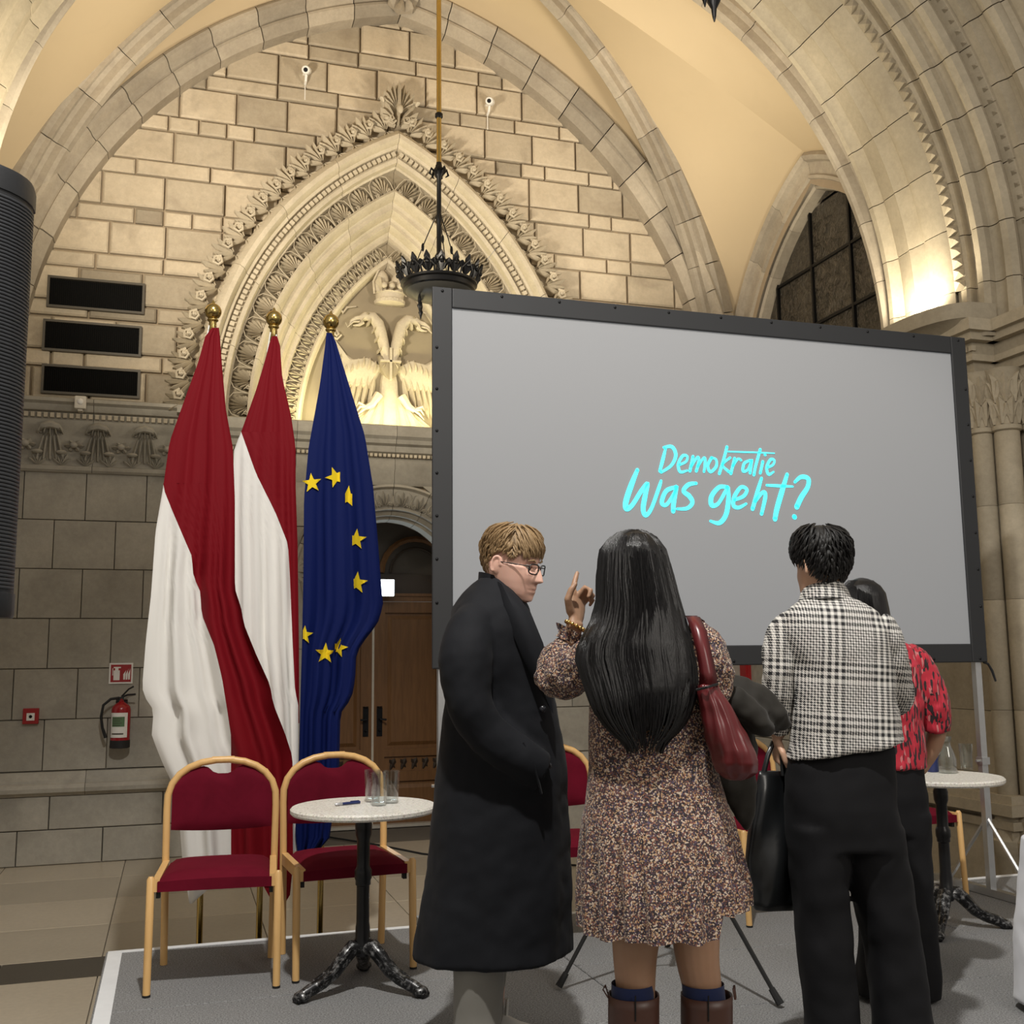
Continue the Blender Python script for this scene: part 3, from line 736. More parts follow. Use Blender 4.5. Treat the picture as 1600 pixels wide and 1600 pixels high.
# side arch over the window of the right side wall (axis y)
XS, YS, cS, zS = 6.0, 8.85, 0.84, 4.3
def sidearch(side, R=2.62): return lambda t: arch_pt(YS, cS, zS, R, side, t, XS - 0.02, 'Y')
web('vault_web', ribc('br'), sidearch(1), sag=0.10)
web('vault_web', ribc('fr'), sidearch(-1), sag=0.10)
XF, cF, zF = 2.2, -0.19, 4.57
def frontarch(side): return lambda t: arch_pt(XF, cF, zF, 3.42, side, t, 7.42)
web('vault_web', ribc('fr'), frontarch(1), sag=0.1)
web('vault_web', ribc('fl'), frontarch(-1), sag=0.1)
def leftarch(side): return lambda t: arch_pt(YS, cS, zS, 2.62, side, t, -1.85, 'Y')
web('vault_web', ribc('bl'), leftarch(1), sag=0.1)
web('vault_web', ribc('fl'), leftarch(-1), sag=0.1)

# ---------------------------------------------------------------- right side wall with its pointed window
sw = empty('wall_right', kind='structure')
mb = MB()
for i in range(60):
    z0_, z1_ = i * 0.12, (i + 1) * 0.12
    for sd in (-1, 1):
        def half(z):
            if z < 2.6: return 0.0
            if z < zS: return 2.30 - cS
            d = 2.30 ** 2 - (z - zS) ** 2
            return max(0.0, math.sqrt(d) - cS) if d > 0 else 0.0
        a, b = half(z0_), half(z1_)
        mb.add([(XS, YS + sd * 1.75, z0_), (XS, YS + sd * a, z0_), (XS, YS + sd * b, z1_), (XS, YS + sd * 1.75, z1_)], [(0, 1, 2, 3)])
mb.build('wall_core', MAT['mortar'], sw)
z = 0
for k in range(6):
    x = 7.2 + (k % 2) * 0.3
    while x < 10.5:
        m = MB(); q = [(x + .004, z + .004), (x + 0.6, z + .004), (x + 0.6, z + 0.446), (x + .004, z + 0.446)]
        block(m, q, 0.0, 0.03, 0.005); m.V = [(XS - 0.03 + y, a, c_) for a, y, c_ in m.V]; m.build('ashlar_block', MAT['ashlar_grey'], sw); x += 0.604
    z += 0.45
win = empty('window_1', kind='structure')
P_w = [(2.64, XS + 0.05), (2.64, XS - 0.06), (2.60, XS - 0.10), (2.56, XS - 0.07), (2.545, XS - 0.02), (2.43, XS + 0.0), (2.415, XS - 0.03), (2.385, XS - 0.03), (2.36, XS + 0.04), (2.33, XS + 0.06), (2.315, XS + 0.04), (2.29, XS + 0.06), (2.28, XS + 0.26), (2.5, XS + 0.26)]
arch_voussoirs(win, 'window_arch_stone', RS, YS, cS, zS, P_w, 5, axis='Y', seg=4, t_to=1.0)
for sd in (-1, 1):
    m = MB(); m.loft([[(d, YS + sd * (R - cS), z) for R, d in P_w] for z in (2.6, 4.295)]); m.build('window_jamb', RS, win, 35)
t = NT('leaded_glass'); v = t.coords(); f = t.noise(v, 9, 5, 0.7, 1.5); f2 = t.noise(v, 40, 3)
t.col(t.mix(t.ramp(f, [(0.35, (0, 0, 0)), (0.7, (1, 1, 1))]), (0.022, 0.019, 0.015), (0.10, 0.085, 0.065))); t.set(Roughness=0.22); t.bump(t.math('ADD', f, t.math('MULTIPLY', f2, 0.6)), 0.9, 0.03)
XG = XS + 0.17
ys = [YS - 1.5 + 0.02 + i * 0.66 - 0.22 for i in range(6)]; zs = [2.6 + i * 0.62 + 0.02 for i in range(8)]
def zlim(y):
    d = 2.30 ** 2 - (abs(y - YS) + cS) ** 2
    return zS + math.sqrt(d) if d > 0 else zS - 0.5
for i in range(5):
    for j in range(7):
        ya, yb, za, zb = ys[i] + 0.012, ys[i + 1] - 0.012, zs[j] + 0.012, zs[j + 1] - 0.012
        ya, yb = max(ya, YS - 1.46), min(yb, YS + 1.46)
        if yb - ya < 0.05: continue
        k = 6; P = []
        for s in range(k + 1):
            y = ya + (yb - ya) * s / k; P.append((y, min(zb, max(za, zlim(y)))))
        if max(p[1] for p in P) - za < 0.03: continue
        m = MB(); tilt = rng.uniform(-0.006, 0.006)
        V = [(XG + tilt, y, za) for y, _ in P] + [(XG - tilt, y, zt) for y, zt in P]
        m.add(V, [(s, s + 1, k + 2 + s, k + 1 + s) for s in range(k)]); m.build('window_pane', MAT['leaded_glass'], win)
for y in ys[1:-1]:
    m = MB(); zt = max(2.7, zlim(y)); m.box(XG - 0.03, XG + 0.005, y - 0.014, y + 0.014, 2.6, zt); m.build('lead_bar', MAT['black_iron'], win)
for z in zs[1:]:
    hw = 1.46 if z < zS else max(0.1, math.sqrt(max(0.0, 2.3 ** 2 - (z - zS) ** 2)) - cS)
    if z < 6.3:
        m = MB(); m.box(XG - 0.028, XG + 0.005, YS - hw, YS + hw, z - 0.014, z + 0.014); m.build('lead_bar', MAT['black_iron'], win)
m = MB(); m.box(XG + 0.03, XG + 0.06, YS - 2, YS + 2, 2.4, 7); m.build('window_night', MAT['black_iron'], win)

# ---------------------------------------------------------------- great arch in front of the bay (three orders)
PS = MAT['pier_stone']
ga = empty('trim_7', kind='structure')
O1 = [(3.75, 7.44), (3.37, 7.44), (3.335, 7.40), (3.335, 7.35), (3.375, 7.32), (3.395, 7.27), (3.37, 7.23), (3.36, 7.10), (3.345, 7.07), (3.36, 7.04), (3.375, 6.92), (3.355, 6.89), (3.355, 6.84), (3.365, 6.70), (3.39, 6.66), (3.44, 6.70), (3.75, 6.72)]
O2 = [(3.95, 6.70), (3.42, 6.66), (3.42, 6.57), (3.44, 6.55), (3.50, 6.55), (3.505, 6.51), (3.46, 6.49), (3.425, 6.45), (3.43, 6.40), (3.47, 6.37), (3.53, 6.38), (3.55, 6.35), (3.55, 6.31), (3.53, 6.27), (3.55, 6.225), (3.60, 6.20), (3.64, 6.22), (3.65, 6.26), (3.69, 6.27), (3.70, 6.22), (3.72, 6.18), (3.95, 6.22)]
O3 = [(4.6, 6.26), (3.74, 6.20), (3.75, 6.12), (3.80, 6.11), (3.84, 6.10), (3.845, 6.06), (3.81, 6.03), (3.80, 5.98), (3.83, 5.94), (3.89, 5.935), (3.94, 5.96), (3.985, 5.94), (3.98, 5.89), (4.0, 5.83), (4.06, 5.80), (4.12, 5.82), (4.16, 5.86), (4.21, 5.84), (4.22, 5.76), (4.28, 5.70), (4.38, 5.70), (4.6, 5.76)]
for prof, n, nm in ((O1, 11, 'voussoir'), (O2, 13, 'voussoir'), (O3, 12, 'voussoir')):
    arch_voussoirs(ga, nm, PS, XF, cF, zF, prof, n, seg=4, gap=0.003)
# dogtooth rows
mb = MB(); mb.add([(-0.045, 0.02, -0.05), (0.045, 0.02, -0.05), (0.045, 0.02, 0.05), (-0.045, 0.02, 0.05), (0, -0.055, 0.0)], [(0, 1, 4), (1, 2, 4), (2, 3, 4), (3, 0, 4), (3, 2, 1, 0)])
tooth = mb.mesh('dogtooth', PS)
for R, Y, cnt, tmax in ((3.405, 6.61, 62, 1.0), (3.73, 6.22, 62, 1.0)):
    for sd in (-1, 1):
        for i in range(cnt):
            t_ = tmax * (i + 0.5) / cnt
            p = arch_pt(XF, cF, zF, R, sd, t_, Y); q = arch_pt(XF, cF, zF, R, sd, t_ + 0.01, Y)
            T = (q - p).normalized(); Yv = Vector((sd * 0.5, 0.6, 0)) ; rad_ = Vector((p.x - (XF - sd * cF), 0, p.z - zF)).normalized()
            Yv = (rad_ * 0.75 + Vector((0, 0.66, 0))).normalized(); Z = T.cross(Yv)
            if p.z > 8.2: continue
            obj('dogtooth', tooth, ga, Matrix.Translation(p) @ Matrix((T, Yv, Z)).transposed().to_4x4())

# wall of the hall above the great arch and beside the piers
wf = empty('wall_front', kind='structure')
m = MB()
for sd in (-1, 1):
    A = [arch_pt(XF, cF, zF, 4.48, sd, i / 24, 5.79) for i in range(25)]; out = []
    for p in A:
        out.append(Vector((XF + sd * 7.5, 5.79, p.z)) if p.z < 8.2 else Vector((p.x, 5.79, 11.0)))
    for i in range(24):
        m.add([A[i], out[i], out[i + 1], A[i + 1]], [(0, 1, 2, 3)])
    m.add([(XF + sd * 4.2, 6.3, 0), (XF + sd * 7.5, 6.3, 0), (XF + sd * 7.5, 6.3, 4.3), (XF + sd * 4.2, 6.3, 4.3)], [(0, 1, 2, 3)])
    m.add([(XF + sd * 4.2, 5.79, 4.3), (XF + sd * 7.5, 5.79, 4.3), (XF + sd * 7.5, 6.3, 4.3), (XF + sd * 4.2, 6.3, 4.3)], [(0, 1, 2, 3)])
    m.add([(XF + sd * 4.48 + 0.19 * sd, 5.79, 4.3), (XF + sd * 7.5, 5.79, 4.3), (XF + sd * 7.5, 5.79, zF), (XF + sd * 4.67, 5.79, zF)], [(0, 1, 2, 3)])
m.build('spandrel', PS, wf)
# ---------------------------------------------------------------- piers
def pier(side, name):
    r = empty(name, kind='structure')
    X0 = XF + side * 3.50; s = side          # s * x grows away from the bay
    def bx(m, a, b, y0, y1, z0, z1): m.box(min(X0 + s * a, X0 + s * b), max(X0 + s * a, X0 + s * b), y0, y1, z0, z1)
    zc = 0.0
    hs = [0.45, 0.42, 0.46, 0.44, 0.45, 0.45, 0.47, 0.44]
    for h in hs:
        m = MB(); bx(m, 0.08, 1.5, 6.45, 7.75, zc + 0.002, zc + h - 0.002); m.build('pier_block', PS, r)
        m = MB(); bx(m, 0.34, 1.6, 6.05, 6.45, zc + 0.002, zc + h - 0.002); m.build('pier_block', PS, r)
        zc += h
    # clustered shafts
    sh = [(0.10, 6.50, 0.075), (0.085, 6.70, 0.03), (0.20, 6.36, 0.09), (0.34, 6.26, 0.055), (0.48, 6.04, 0.155), (0.68, 5.98, 0.06), (0.9, 5.92, 0.12)]
    for a, y, q in sh:
        z = 0.62
        for i, h in enumerate((0.72, 0.80, 0.70, 0.55)):
            m = MB(); m.lathe([(q - 0.002, z + 0.001), (q, z + 0.004), (q, z + h - 0.004), (q - 0.002, z + h - 0.001)], 18, (X0 + s * a, y, 0)); m.build('shaft_drum', PS, r, 40); z += h
        m = MB(); m.lathe([(q * 1.5, 0.0), (q * 1.5, 0.30), (q * 1.75, 0.34), (q * 1.75, 0.42), (q * 1.35, 0.46), (q * 1.25, 0.52), (q * 1.4, 0.56), (q * 1.05, 0.62)], 18, (X0 + s * a, y, 0)); m.build('shaft_base', PS, r, 35)
        m = MB(); m.lathe([(q, 3.39), (q * 1.2, 3.40), (q * 1.2, 3.43), (q * 1.02, 3.44), (q * 1.05, 3.6), (q * 1.45, 3.84), (q * 1.6, 3.86)], 16, (X0 + s * a, y, 0)); m.build('capital', PS, r, 40)
        for i in range(9):
            an = i / 9 * 2 * math.pi + 0.2
            for zz, rr, hh in ((3.44, 1.05, 0.20), (3.60, 1.15, 0.22)):
                l_ = MB(); w = q * 1.2; lobe(l_, (0, 0), (0, hh), w * 0.34, 0.03, q * 0.45); lobe(l_, (0, 0.02), (-w * 0.4, hh * 0.75), w * 0.2, 0.02, q * 0.3); lobe(l_, (0, 0.02), (w * 0.4, hh * 0.75), w * 0.2, 0.02, q * 0.3)
                aa = an + (0.35 if zz > 3.5 else 0)
                mt = Matrix.Translation((X0 + s * a + q * rr * math.cos(aa), y + q * rr * math.sin(aa), zz)) @ Matrix.Rotation(aa + math.pi / 2, 4, 'Z')
                l_.build('capital_leaf', PS, r, 50, mt)
    # plinth mouldings between the shafts
    m = MB(); bx(m, 0.02, 1.5, 6.40, 7.80, 0, 0.5); bx(m, 0.0, 1.5, 6.36, 7.8, 0.5, 0.56); bx(m, -0.03, 1.5, 6.33, 7.8, 0.60, 0.68); bx(m, 0.0, 1.5, 6.36, 7.8, 0.68, 0.74); m.build('plinth', PS, r)
    # abacus in steps
    for z0, z1, o in ((3.86, 3.94, 0.0), (3.94, 3.99, 0.05), (3.99, 4.09, 0.02), (4.09, 4.15, 0.09), (4.15, 4.24, 0.14)):
        m = MB(); bx(m, 0.02 - o, 1.5, 6.45 - o, 7.75, z0, z1); bx(m, 0.22 - o, 1.6, 5.95 - o, 6.45, z0, z1); m.build('abacus', PS, r)
    m = MB()
    m_ = MB(); m_.box(-0.017, 0.017, -0.02, 0.02, -0.02, 0.02); d = m_.mesh('dentil', PS)
    for i in range(24):
        obj('dentil', d, r, Matrix.Translation((X0 + s * 0.0, 6.43 + i * 0.055, 4.04)) @ Matrix.Rotation(math.pi / 2, 4, 'Z'))
    for i in range(16): obj('dentil', d, r, Matrix.Translation((X0 + s * (0.22 + i * 0.055), 5.93, 4.04)))
    # rounded ledge that hides the uplights
    m = MB()
    rings = []
    for z, q in ((4.12, 0.20), (4.18, 0.26), (4.24, 0.40), (4.25, 0.46), (4.36, 0.47), (4.37, 0.45), (4.34, 0.42), (4.30, 0.2)):
        rings.append([(X0 + s * 0.15 - s * q * abs(math.sin(math.pi * k / 16)) ** 0.5, 6.94 - 0.62 * math.cos(math.pi * k / 16), z) for k in range(17)])
    m.loft(rings, False); m.build('uplight_ledge', PS, r, 30)
    # springer above the abacus
    for prof in (O1, O2, O3):
        m = MB(); m.loft([[(XF + side * (R - cF), d, z) for R, d in prof] for z in (4.19, 4.567)]); m.build('springer', PS, r, 35)
    return r
pier(1, 'wall_pier_right'); pier(-1, 'wall_pier_left')
# ================================================================== things
def ray(px, py): return FWD + RGT * ((px - 800) / F_PX) + UPV * ((800 - py) / F_PX)
def onY(px, py, Y): d = ray(px, py); return EYE + d * (Y / d.y)
def onZ(px, py, Z): d = ray(px, py); return EYE + d * ((Z - CAM_H) / d.z)
def interp(pts, v):
    """pts = [(key, value)] sorted by key"""
    if v <= pts[0][0]: return pts[0][1]
    for (a, x), (b, y) in zip(pts, pts[1:]):
        if v <= b: return x + (y - x) * (v - a) / (b - a)
    return pts[-1][1]
ZS_ = 0.40           # top of the stage
# ---------------------------------------------------------------- stage
t = NT('grey_carpet'); v = t.coords(); f = t.noise(v, 150, 5, 0.8); f2 = t.noise(v, 3, 4); oi = t.new('ShaderNodeObjectInfo')
c = t.mix(t.ramp(f, [(0.40, (0, 0, 0)), (0.60, (1, 1, 1))]), (0.10, 0.102, 0.105), (0.36, 0.362, 0.362)); c = t.mix(t.math('MULTIPLY', f2, 0.35), c, (0.12, 0.115, 0.11))
t.col(c); t.set(Roughness=0.95); t.bump(f, 0.5, 0.004)
plain('white_tape', (0.78, 0.80, 0.82), 0.5, scale=8)
plain('skirt_black', (0.012, 0.012, 0.014), 0.9)
stage = empty('stage_platform', (-0.26, 2.3, 0), label='low stage platform covered with grey carpet panels and edged with white tape', cat='stage')
for i in range(4):
    for j, (ya, yb) in enumerate(((0, 0.9), (0.9, 1.6), (1.6, 2.33), (2.33, 3.28))):
        m = MB(); x0 = i * 2.0; g = 0.003; m.box(x0 + g, x0 + 2.0 - g, ya + g, yb - g, 0.34, 0.40); o = m.build('carpet_panel', MAT['grey_carpet'], stage)
        mo = o.modifiers.new('edge', 'BEVEL'); mo.width = 0.004; mo.segments = 1
m = MB(); m.box(0.012, 7.9, 0.012, 3.27, 0.02, 0.34); m.build('side_skirt', MAT['skirt_black'], stage)
m = MB(); m.box(0.012, 0.075, 0.0, 3.275, 0.399, 0.4025); tag(m.build('edge_tape', MAT['white_tape'], stage), 'white edge tape')
m = MB(); m.box(0.075, 8.0, 3.235, 3.275, 0.399, 0.4025); tag(m.build('edge_tape', MAT['white_tape'], stage), 'white edge tape')
for i in range(4):
    for y in (0.08, 3.2):
        m = MB(); m.box(i * 2.0 + 0.05, i * 2.0 + 0.1, y, y + 0.05, 0.0, 0.3); m.build('leg', MAT['skirt_black'], stage)

# ---------------------------------------------------------------- projection screen
YSC = 5.1
plain('screen_border_cloth', (0.017, 0.018, 0.020), 0.55, scale=4, bump=0.15)
t = NT('screen_cloth'); t.col((0.25, 0.25, 0.255)); t.set(Roughness=0.95); t.set(Emission_Color=(0.50, 0.56, 0.62, 1), Emission_Strength=0.125)
t = NT('projected_cyan'); t.col((0.1, 0.6, 0.65)); t.set(Emission_Color=(0.06, 0.80, 0.90, 1), Emission_Strength=1.0)
plain('aluminium', (0.62, 0.63, 0.64), 0.32, 0.9, bump=0.05)
X0, X1, Z0_, Z1 = 1.30, 4.36, 1.800, 3.515
bw = 0.105
ZS_S = ZS_ + 0.003
scr = empty('projection_screen', ((X0 + X1) / 2, YSC, ZS_ + 0.003), label='large grey projection screen in a black cloth border on aluminium legs', cat='screen')
sx = (X0 + X1) / 2
def SB(m, a, b, y0, y1, z0, z1): m.box(a - sx, b - sx, y0, y1, z0 - ZS_, z1 - ZS_)
m = MB(); SB(m, X0 - 0.02, X1 + 0.02, 0.0, 0.006, Z0_ - 0.02, Z1 + 0.02); m.build('screen_cloth', MAT['screen_cloth'], scr)
for (a, b, c, d) in ((X0 - bw, X0, Z0_ - bw, Z1 + bw), (X1, X1 + bw, Z0_ - bw, Z1 + bw), (X0, X1, Z1, Z1 + bw), (X0, X1, Z0_ - bw, Z0_)):
    m = MB(); SB(m, a, b, -0.012, 0.004, c, d); o = m.build('border', MAT['screen_border_cloth'], scr); mo = o.modifiers.new('edge', 'BEVEL'); mo.width = 0.006; mo.segments = 2
m = MB(); m.sphere((0, 0, 0), (0.008, 0.005, 0.008), 8, 4); snap = m.mesh('snap_button', MAT['black_iron'], 60)
for i in range(11):
    x = X0 - bw * 0.5 + (X1 - X0 + bw) * i / 10
    for z in (Z1 + bw * 0.8, Z0_ - bw * 0.8): obj('snap_button', snap, scr, Matrix.Translation((x - sx, -0.013, z - ZS_)))
for i in range(1, 8):
    z = Z0_ + (Z1 - Z0_) * i / 8
    for x in (X0 - bw * 0.78, X1 + bw * 0.78): obj('snap_button', snap, scr, Matrix.Translation((x - sx, -0.013, z - ZS_)))
for s_ in (-1, 1):
    x = (X0 - 0.05 if s_ < 0 else X1 + 0.055) - sx
    m = MB(); m.box(x - 0.02, x + 0.02, 0.01, 0.045, 0.04, Z1 + bw - ZS_ - 0.01); leg = m.build('leg', MAT['aluminium'], scr)
    m = MB(); m.box(x - 0.022, x + 0.022, -0.55, 0.50, 0.0, 0.04); m.build('foot_bar', MAT['aluminium'], leg)
    m = MB(); m.box(x - 0.021, x + 0.021, -0.56, -0.548, 0.001, 0.039); m.build('end_cap', MAT['black_iron'], leg)
    m = MB(); m.tube([(x, -0.30, 0.04), (x, 0.02, 0.42)], 0.011, 6); m.tube([(x, 0.36, 0.04), (x, 0.03, 0.42)], 0.011, 6); m.build('brace', MAT['aluminium'], leg)
    m = MB(); m.box(x - 0.026, x + 0.026, 0.0, 0.05, 0.72, 0.76); m.tube([(x - 0.05, 0.025, 0.74), (x + 0.03, 0.025, 0.74)], 0.008, 6); m.build('clamp', MAT['aluminium'], leg)
for z in (Z0_ - bw * 0.5, Z1 + bw * 0.5):
    m = MB(); SB(m, X0 - 0.06, X1 + 0.06, 0.01, 0.04, z - 0.016, z + 0.016); m.build('frame_bar', MAT['aluminium'], scr)
m = MB(); a = Vector((X1 + bw - sx - 0.02, 0.0, Z0_ - bw - ZS_)); m.tube([a, a + Vector((0.03, 0.0, -0.01)), a + Vector((0.055, 0, -0.05)), a + Vector((0.075, 0, -0.11))], [0.007, 0.007, 0.008, 0.006], 6); m.build('strap', MAT['skirt_black'], scr, 60)
# brush lettering thrown on the screen (photo positions turned into points of the screen plane)
def brush(letter, strokes):
    m = MB()
    for st in strokes:
        P = []
        for px, py, w in st:
            q = onY(px, py, YSC - 0.003); P.append((q.x - sx, q.z - ZS_, w * 5.75 / F_PX * 0.5))
        # smooth polyline (catmull-rom)
        Q = []
        for i in range(len(P) - 1):
            p0, p1, p2, p3 = P[max(i - 1, 0)], P[i], P[i + 1], P[min(i + 2, len(P) - 1)]
            for k in range(6):
                t_ = k / 6
                Q.append(tuple(0.5 * (2 * p1[j] + (p2[j] - p0[j]) * t_ + (2 * p0[j] - 5 * p1[j] + 4 * p2[j] - p3[j]) * t_ ** 2 + (-p0[j] + 3 * p1[j] - 3 * p2[j] + p3[j]) * t_ ** 3) for j in range(3)))
        Q.append(P[-1])
        for p, s_ in ((Q[0], -1), (Q[-1], 1)):      # round ends
            n = 8; m.add([(p[0], -0.003, p[1])] + [(p[0] + p[2] * math.cos(a), -0.003, p[1] + p[2] * math.sin(a)) for a in [2 * math.pi * k / n for k in range(n)]], [(0, 1 + k, 1 + (k + 1) % n) for k in range(n)])
        V = []; 
        for i, p in enumerate(Q):
            a, b = Q[max(i - 1, 0)], Q[min(i + 1, len(Q) - 1)]
            tx, tz = b[0] - a[0], b[1] - a[1]; L = math.hypot(tx, tz) or 1
            nx, nz = -tz / L * p[2], tx / L * p[2]
            V += [(p[0] + nx, -0.003, p[1] + nz), (p[0] - nx, -0.003, p[1] - nz)]
        m.add(V, [(2 * i, 2 * i + 1, 2 * i + 3, 2 * i + 2) for i in range(len(Q) - 1)])
    return m.build('lettering', MAT['projected_cyan'], scr)
T_ = 5.0; B_ = 9.5
brush('D', [[(1040, 702, 4), (1036, 718, 6), (1031, 737, 5)], [(1037, 700, 4), (1050, 699, 6), (1056, 712, 6), (1049, 728, 5), (1033, 739, 4)]])
brush('e', [[(1062, 727, 4), (1072, 722, 4), (1074, 714, 4), (1067, 713, 5), (1060, 726, 5), (1063, 738, 5), (1074, 736, 3)]])
brush('m', [[(1083, 714, 5), (1078, 737, 5)], [(1080, 730, 4), (1090, 715, 4), (1092, 722, 5), (1088, 737, 5)], [(1090, 730, 4), (1100, 716, 4), (1102, 723, 5), (1100, 738, 4)]])
brush('o', [[(1112, 716, 5), (1106, 728, 5), (1110, 738, 5), (1119, 730, 5), (1119, 719, 4), (1112, 716, 4)]])
brush('k', [[(1136, 699, 5), (1131, 718, 5), (1124, 741, 5)], [(1141, 716, 4), (1129, 727, 4), (1139, 738, 5)]])
brush('r', [[(1148, 717, 5), (1142, 741, 5)], [(1145, 729, 4), (1153, 718, 4), (1158, 720, 4)]])
brush('a', [[(1172, 720, 4), (1163, 725, 5), (1161, 737, 5), (1169, 734, 4), (1175, 719, 4), (1172, 740, 5)]])
brush('t', [[(1188, 703, 5), (1181, 728, 5), (1178, 743, 5)], [(1138, 706.5, 2.4), (1175, 707.5, 2.6), (1210, 709, 2.0)]])
brush('i', [[(1192, 722, 5), (1188, 740, 5)], [(1195, 711, 4), (1196, 712, 4)]])
brush('e', [[(1200, 731, 4), (1208, 727, 4), (1210, 720, 4), (1204, 719, 5), (1198, 731, 5), (1201, 742, 5), (1209, 738, 3)]])
brush('W', [[(996, 735, 6), (986, 760, 9), (978, 785, 9), (979, 796, 8), (988, 790, 7), (1002, 768, 7), (1012, 756, 6), (1008, 776, 8), (1005, 796, 8), (1009, 806, 7), (1018, 795, 6), (1030, 762, 6), (1033, 752, 4)]])
brush('a', [[(1056, 762, 6), (1041, 768, 7), (1034, 786, 7), (1042, 789, 6), (1054, 770, 5), (1058, 760, 5), (1053, 784, 8), (1052, 800, 7)]])
brush('s', [[(1088, 756, 5), (1076, 758, 7), (1068, 768, 7), (1077, 776, 8), (1082, 786, 7), (1074, 795, 6), (1058, 796, 4)]])
brush('g', [[(1136, 762, 6), (1124, 762, 7), (1112, 776, 8), (1112, 790, 8), (1122, 788, 6), (1133, 770, 6), (1138, 762, 5), (1138, 785, 8), (1134, 806, 8), (1124, 818, 7), (1110, 815, 4)]])
brush('e', [[(1148, 782, 5), (1162, 776, 6), (1167, 766, 6), (1158, 762, 6), (1148, 776, 7), (1146, 790, 7), (1154, 794, 6), (1166, 788, 4)]])
brush('h', [[(1190, 748, 5), (1184, 768, 7), (1176, 796, 7)], [(1180, 784, 6), (1192, 770, 6), (1196, 776, 7), (1190, 804, 6)]])
brush('t', [[(1230, 742, 6), (1222, 768, 9), (1214, 796, 9), (1211, 812, 8)], [(1198, 759, 4), (1218, 760, 5), (1239, 761, 3)]])
brush('?', [[(1242, 754, 5), (1252, 746, 7), (1263, 749, 8), (1262, 762, 8), (1252, 778, 9), (1245, 793, 9)], [(1241, 808, 8), (1242, 809, 8)]])

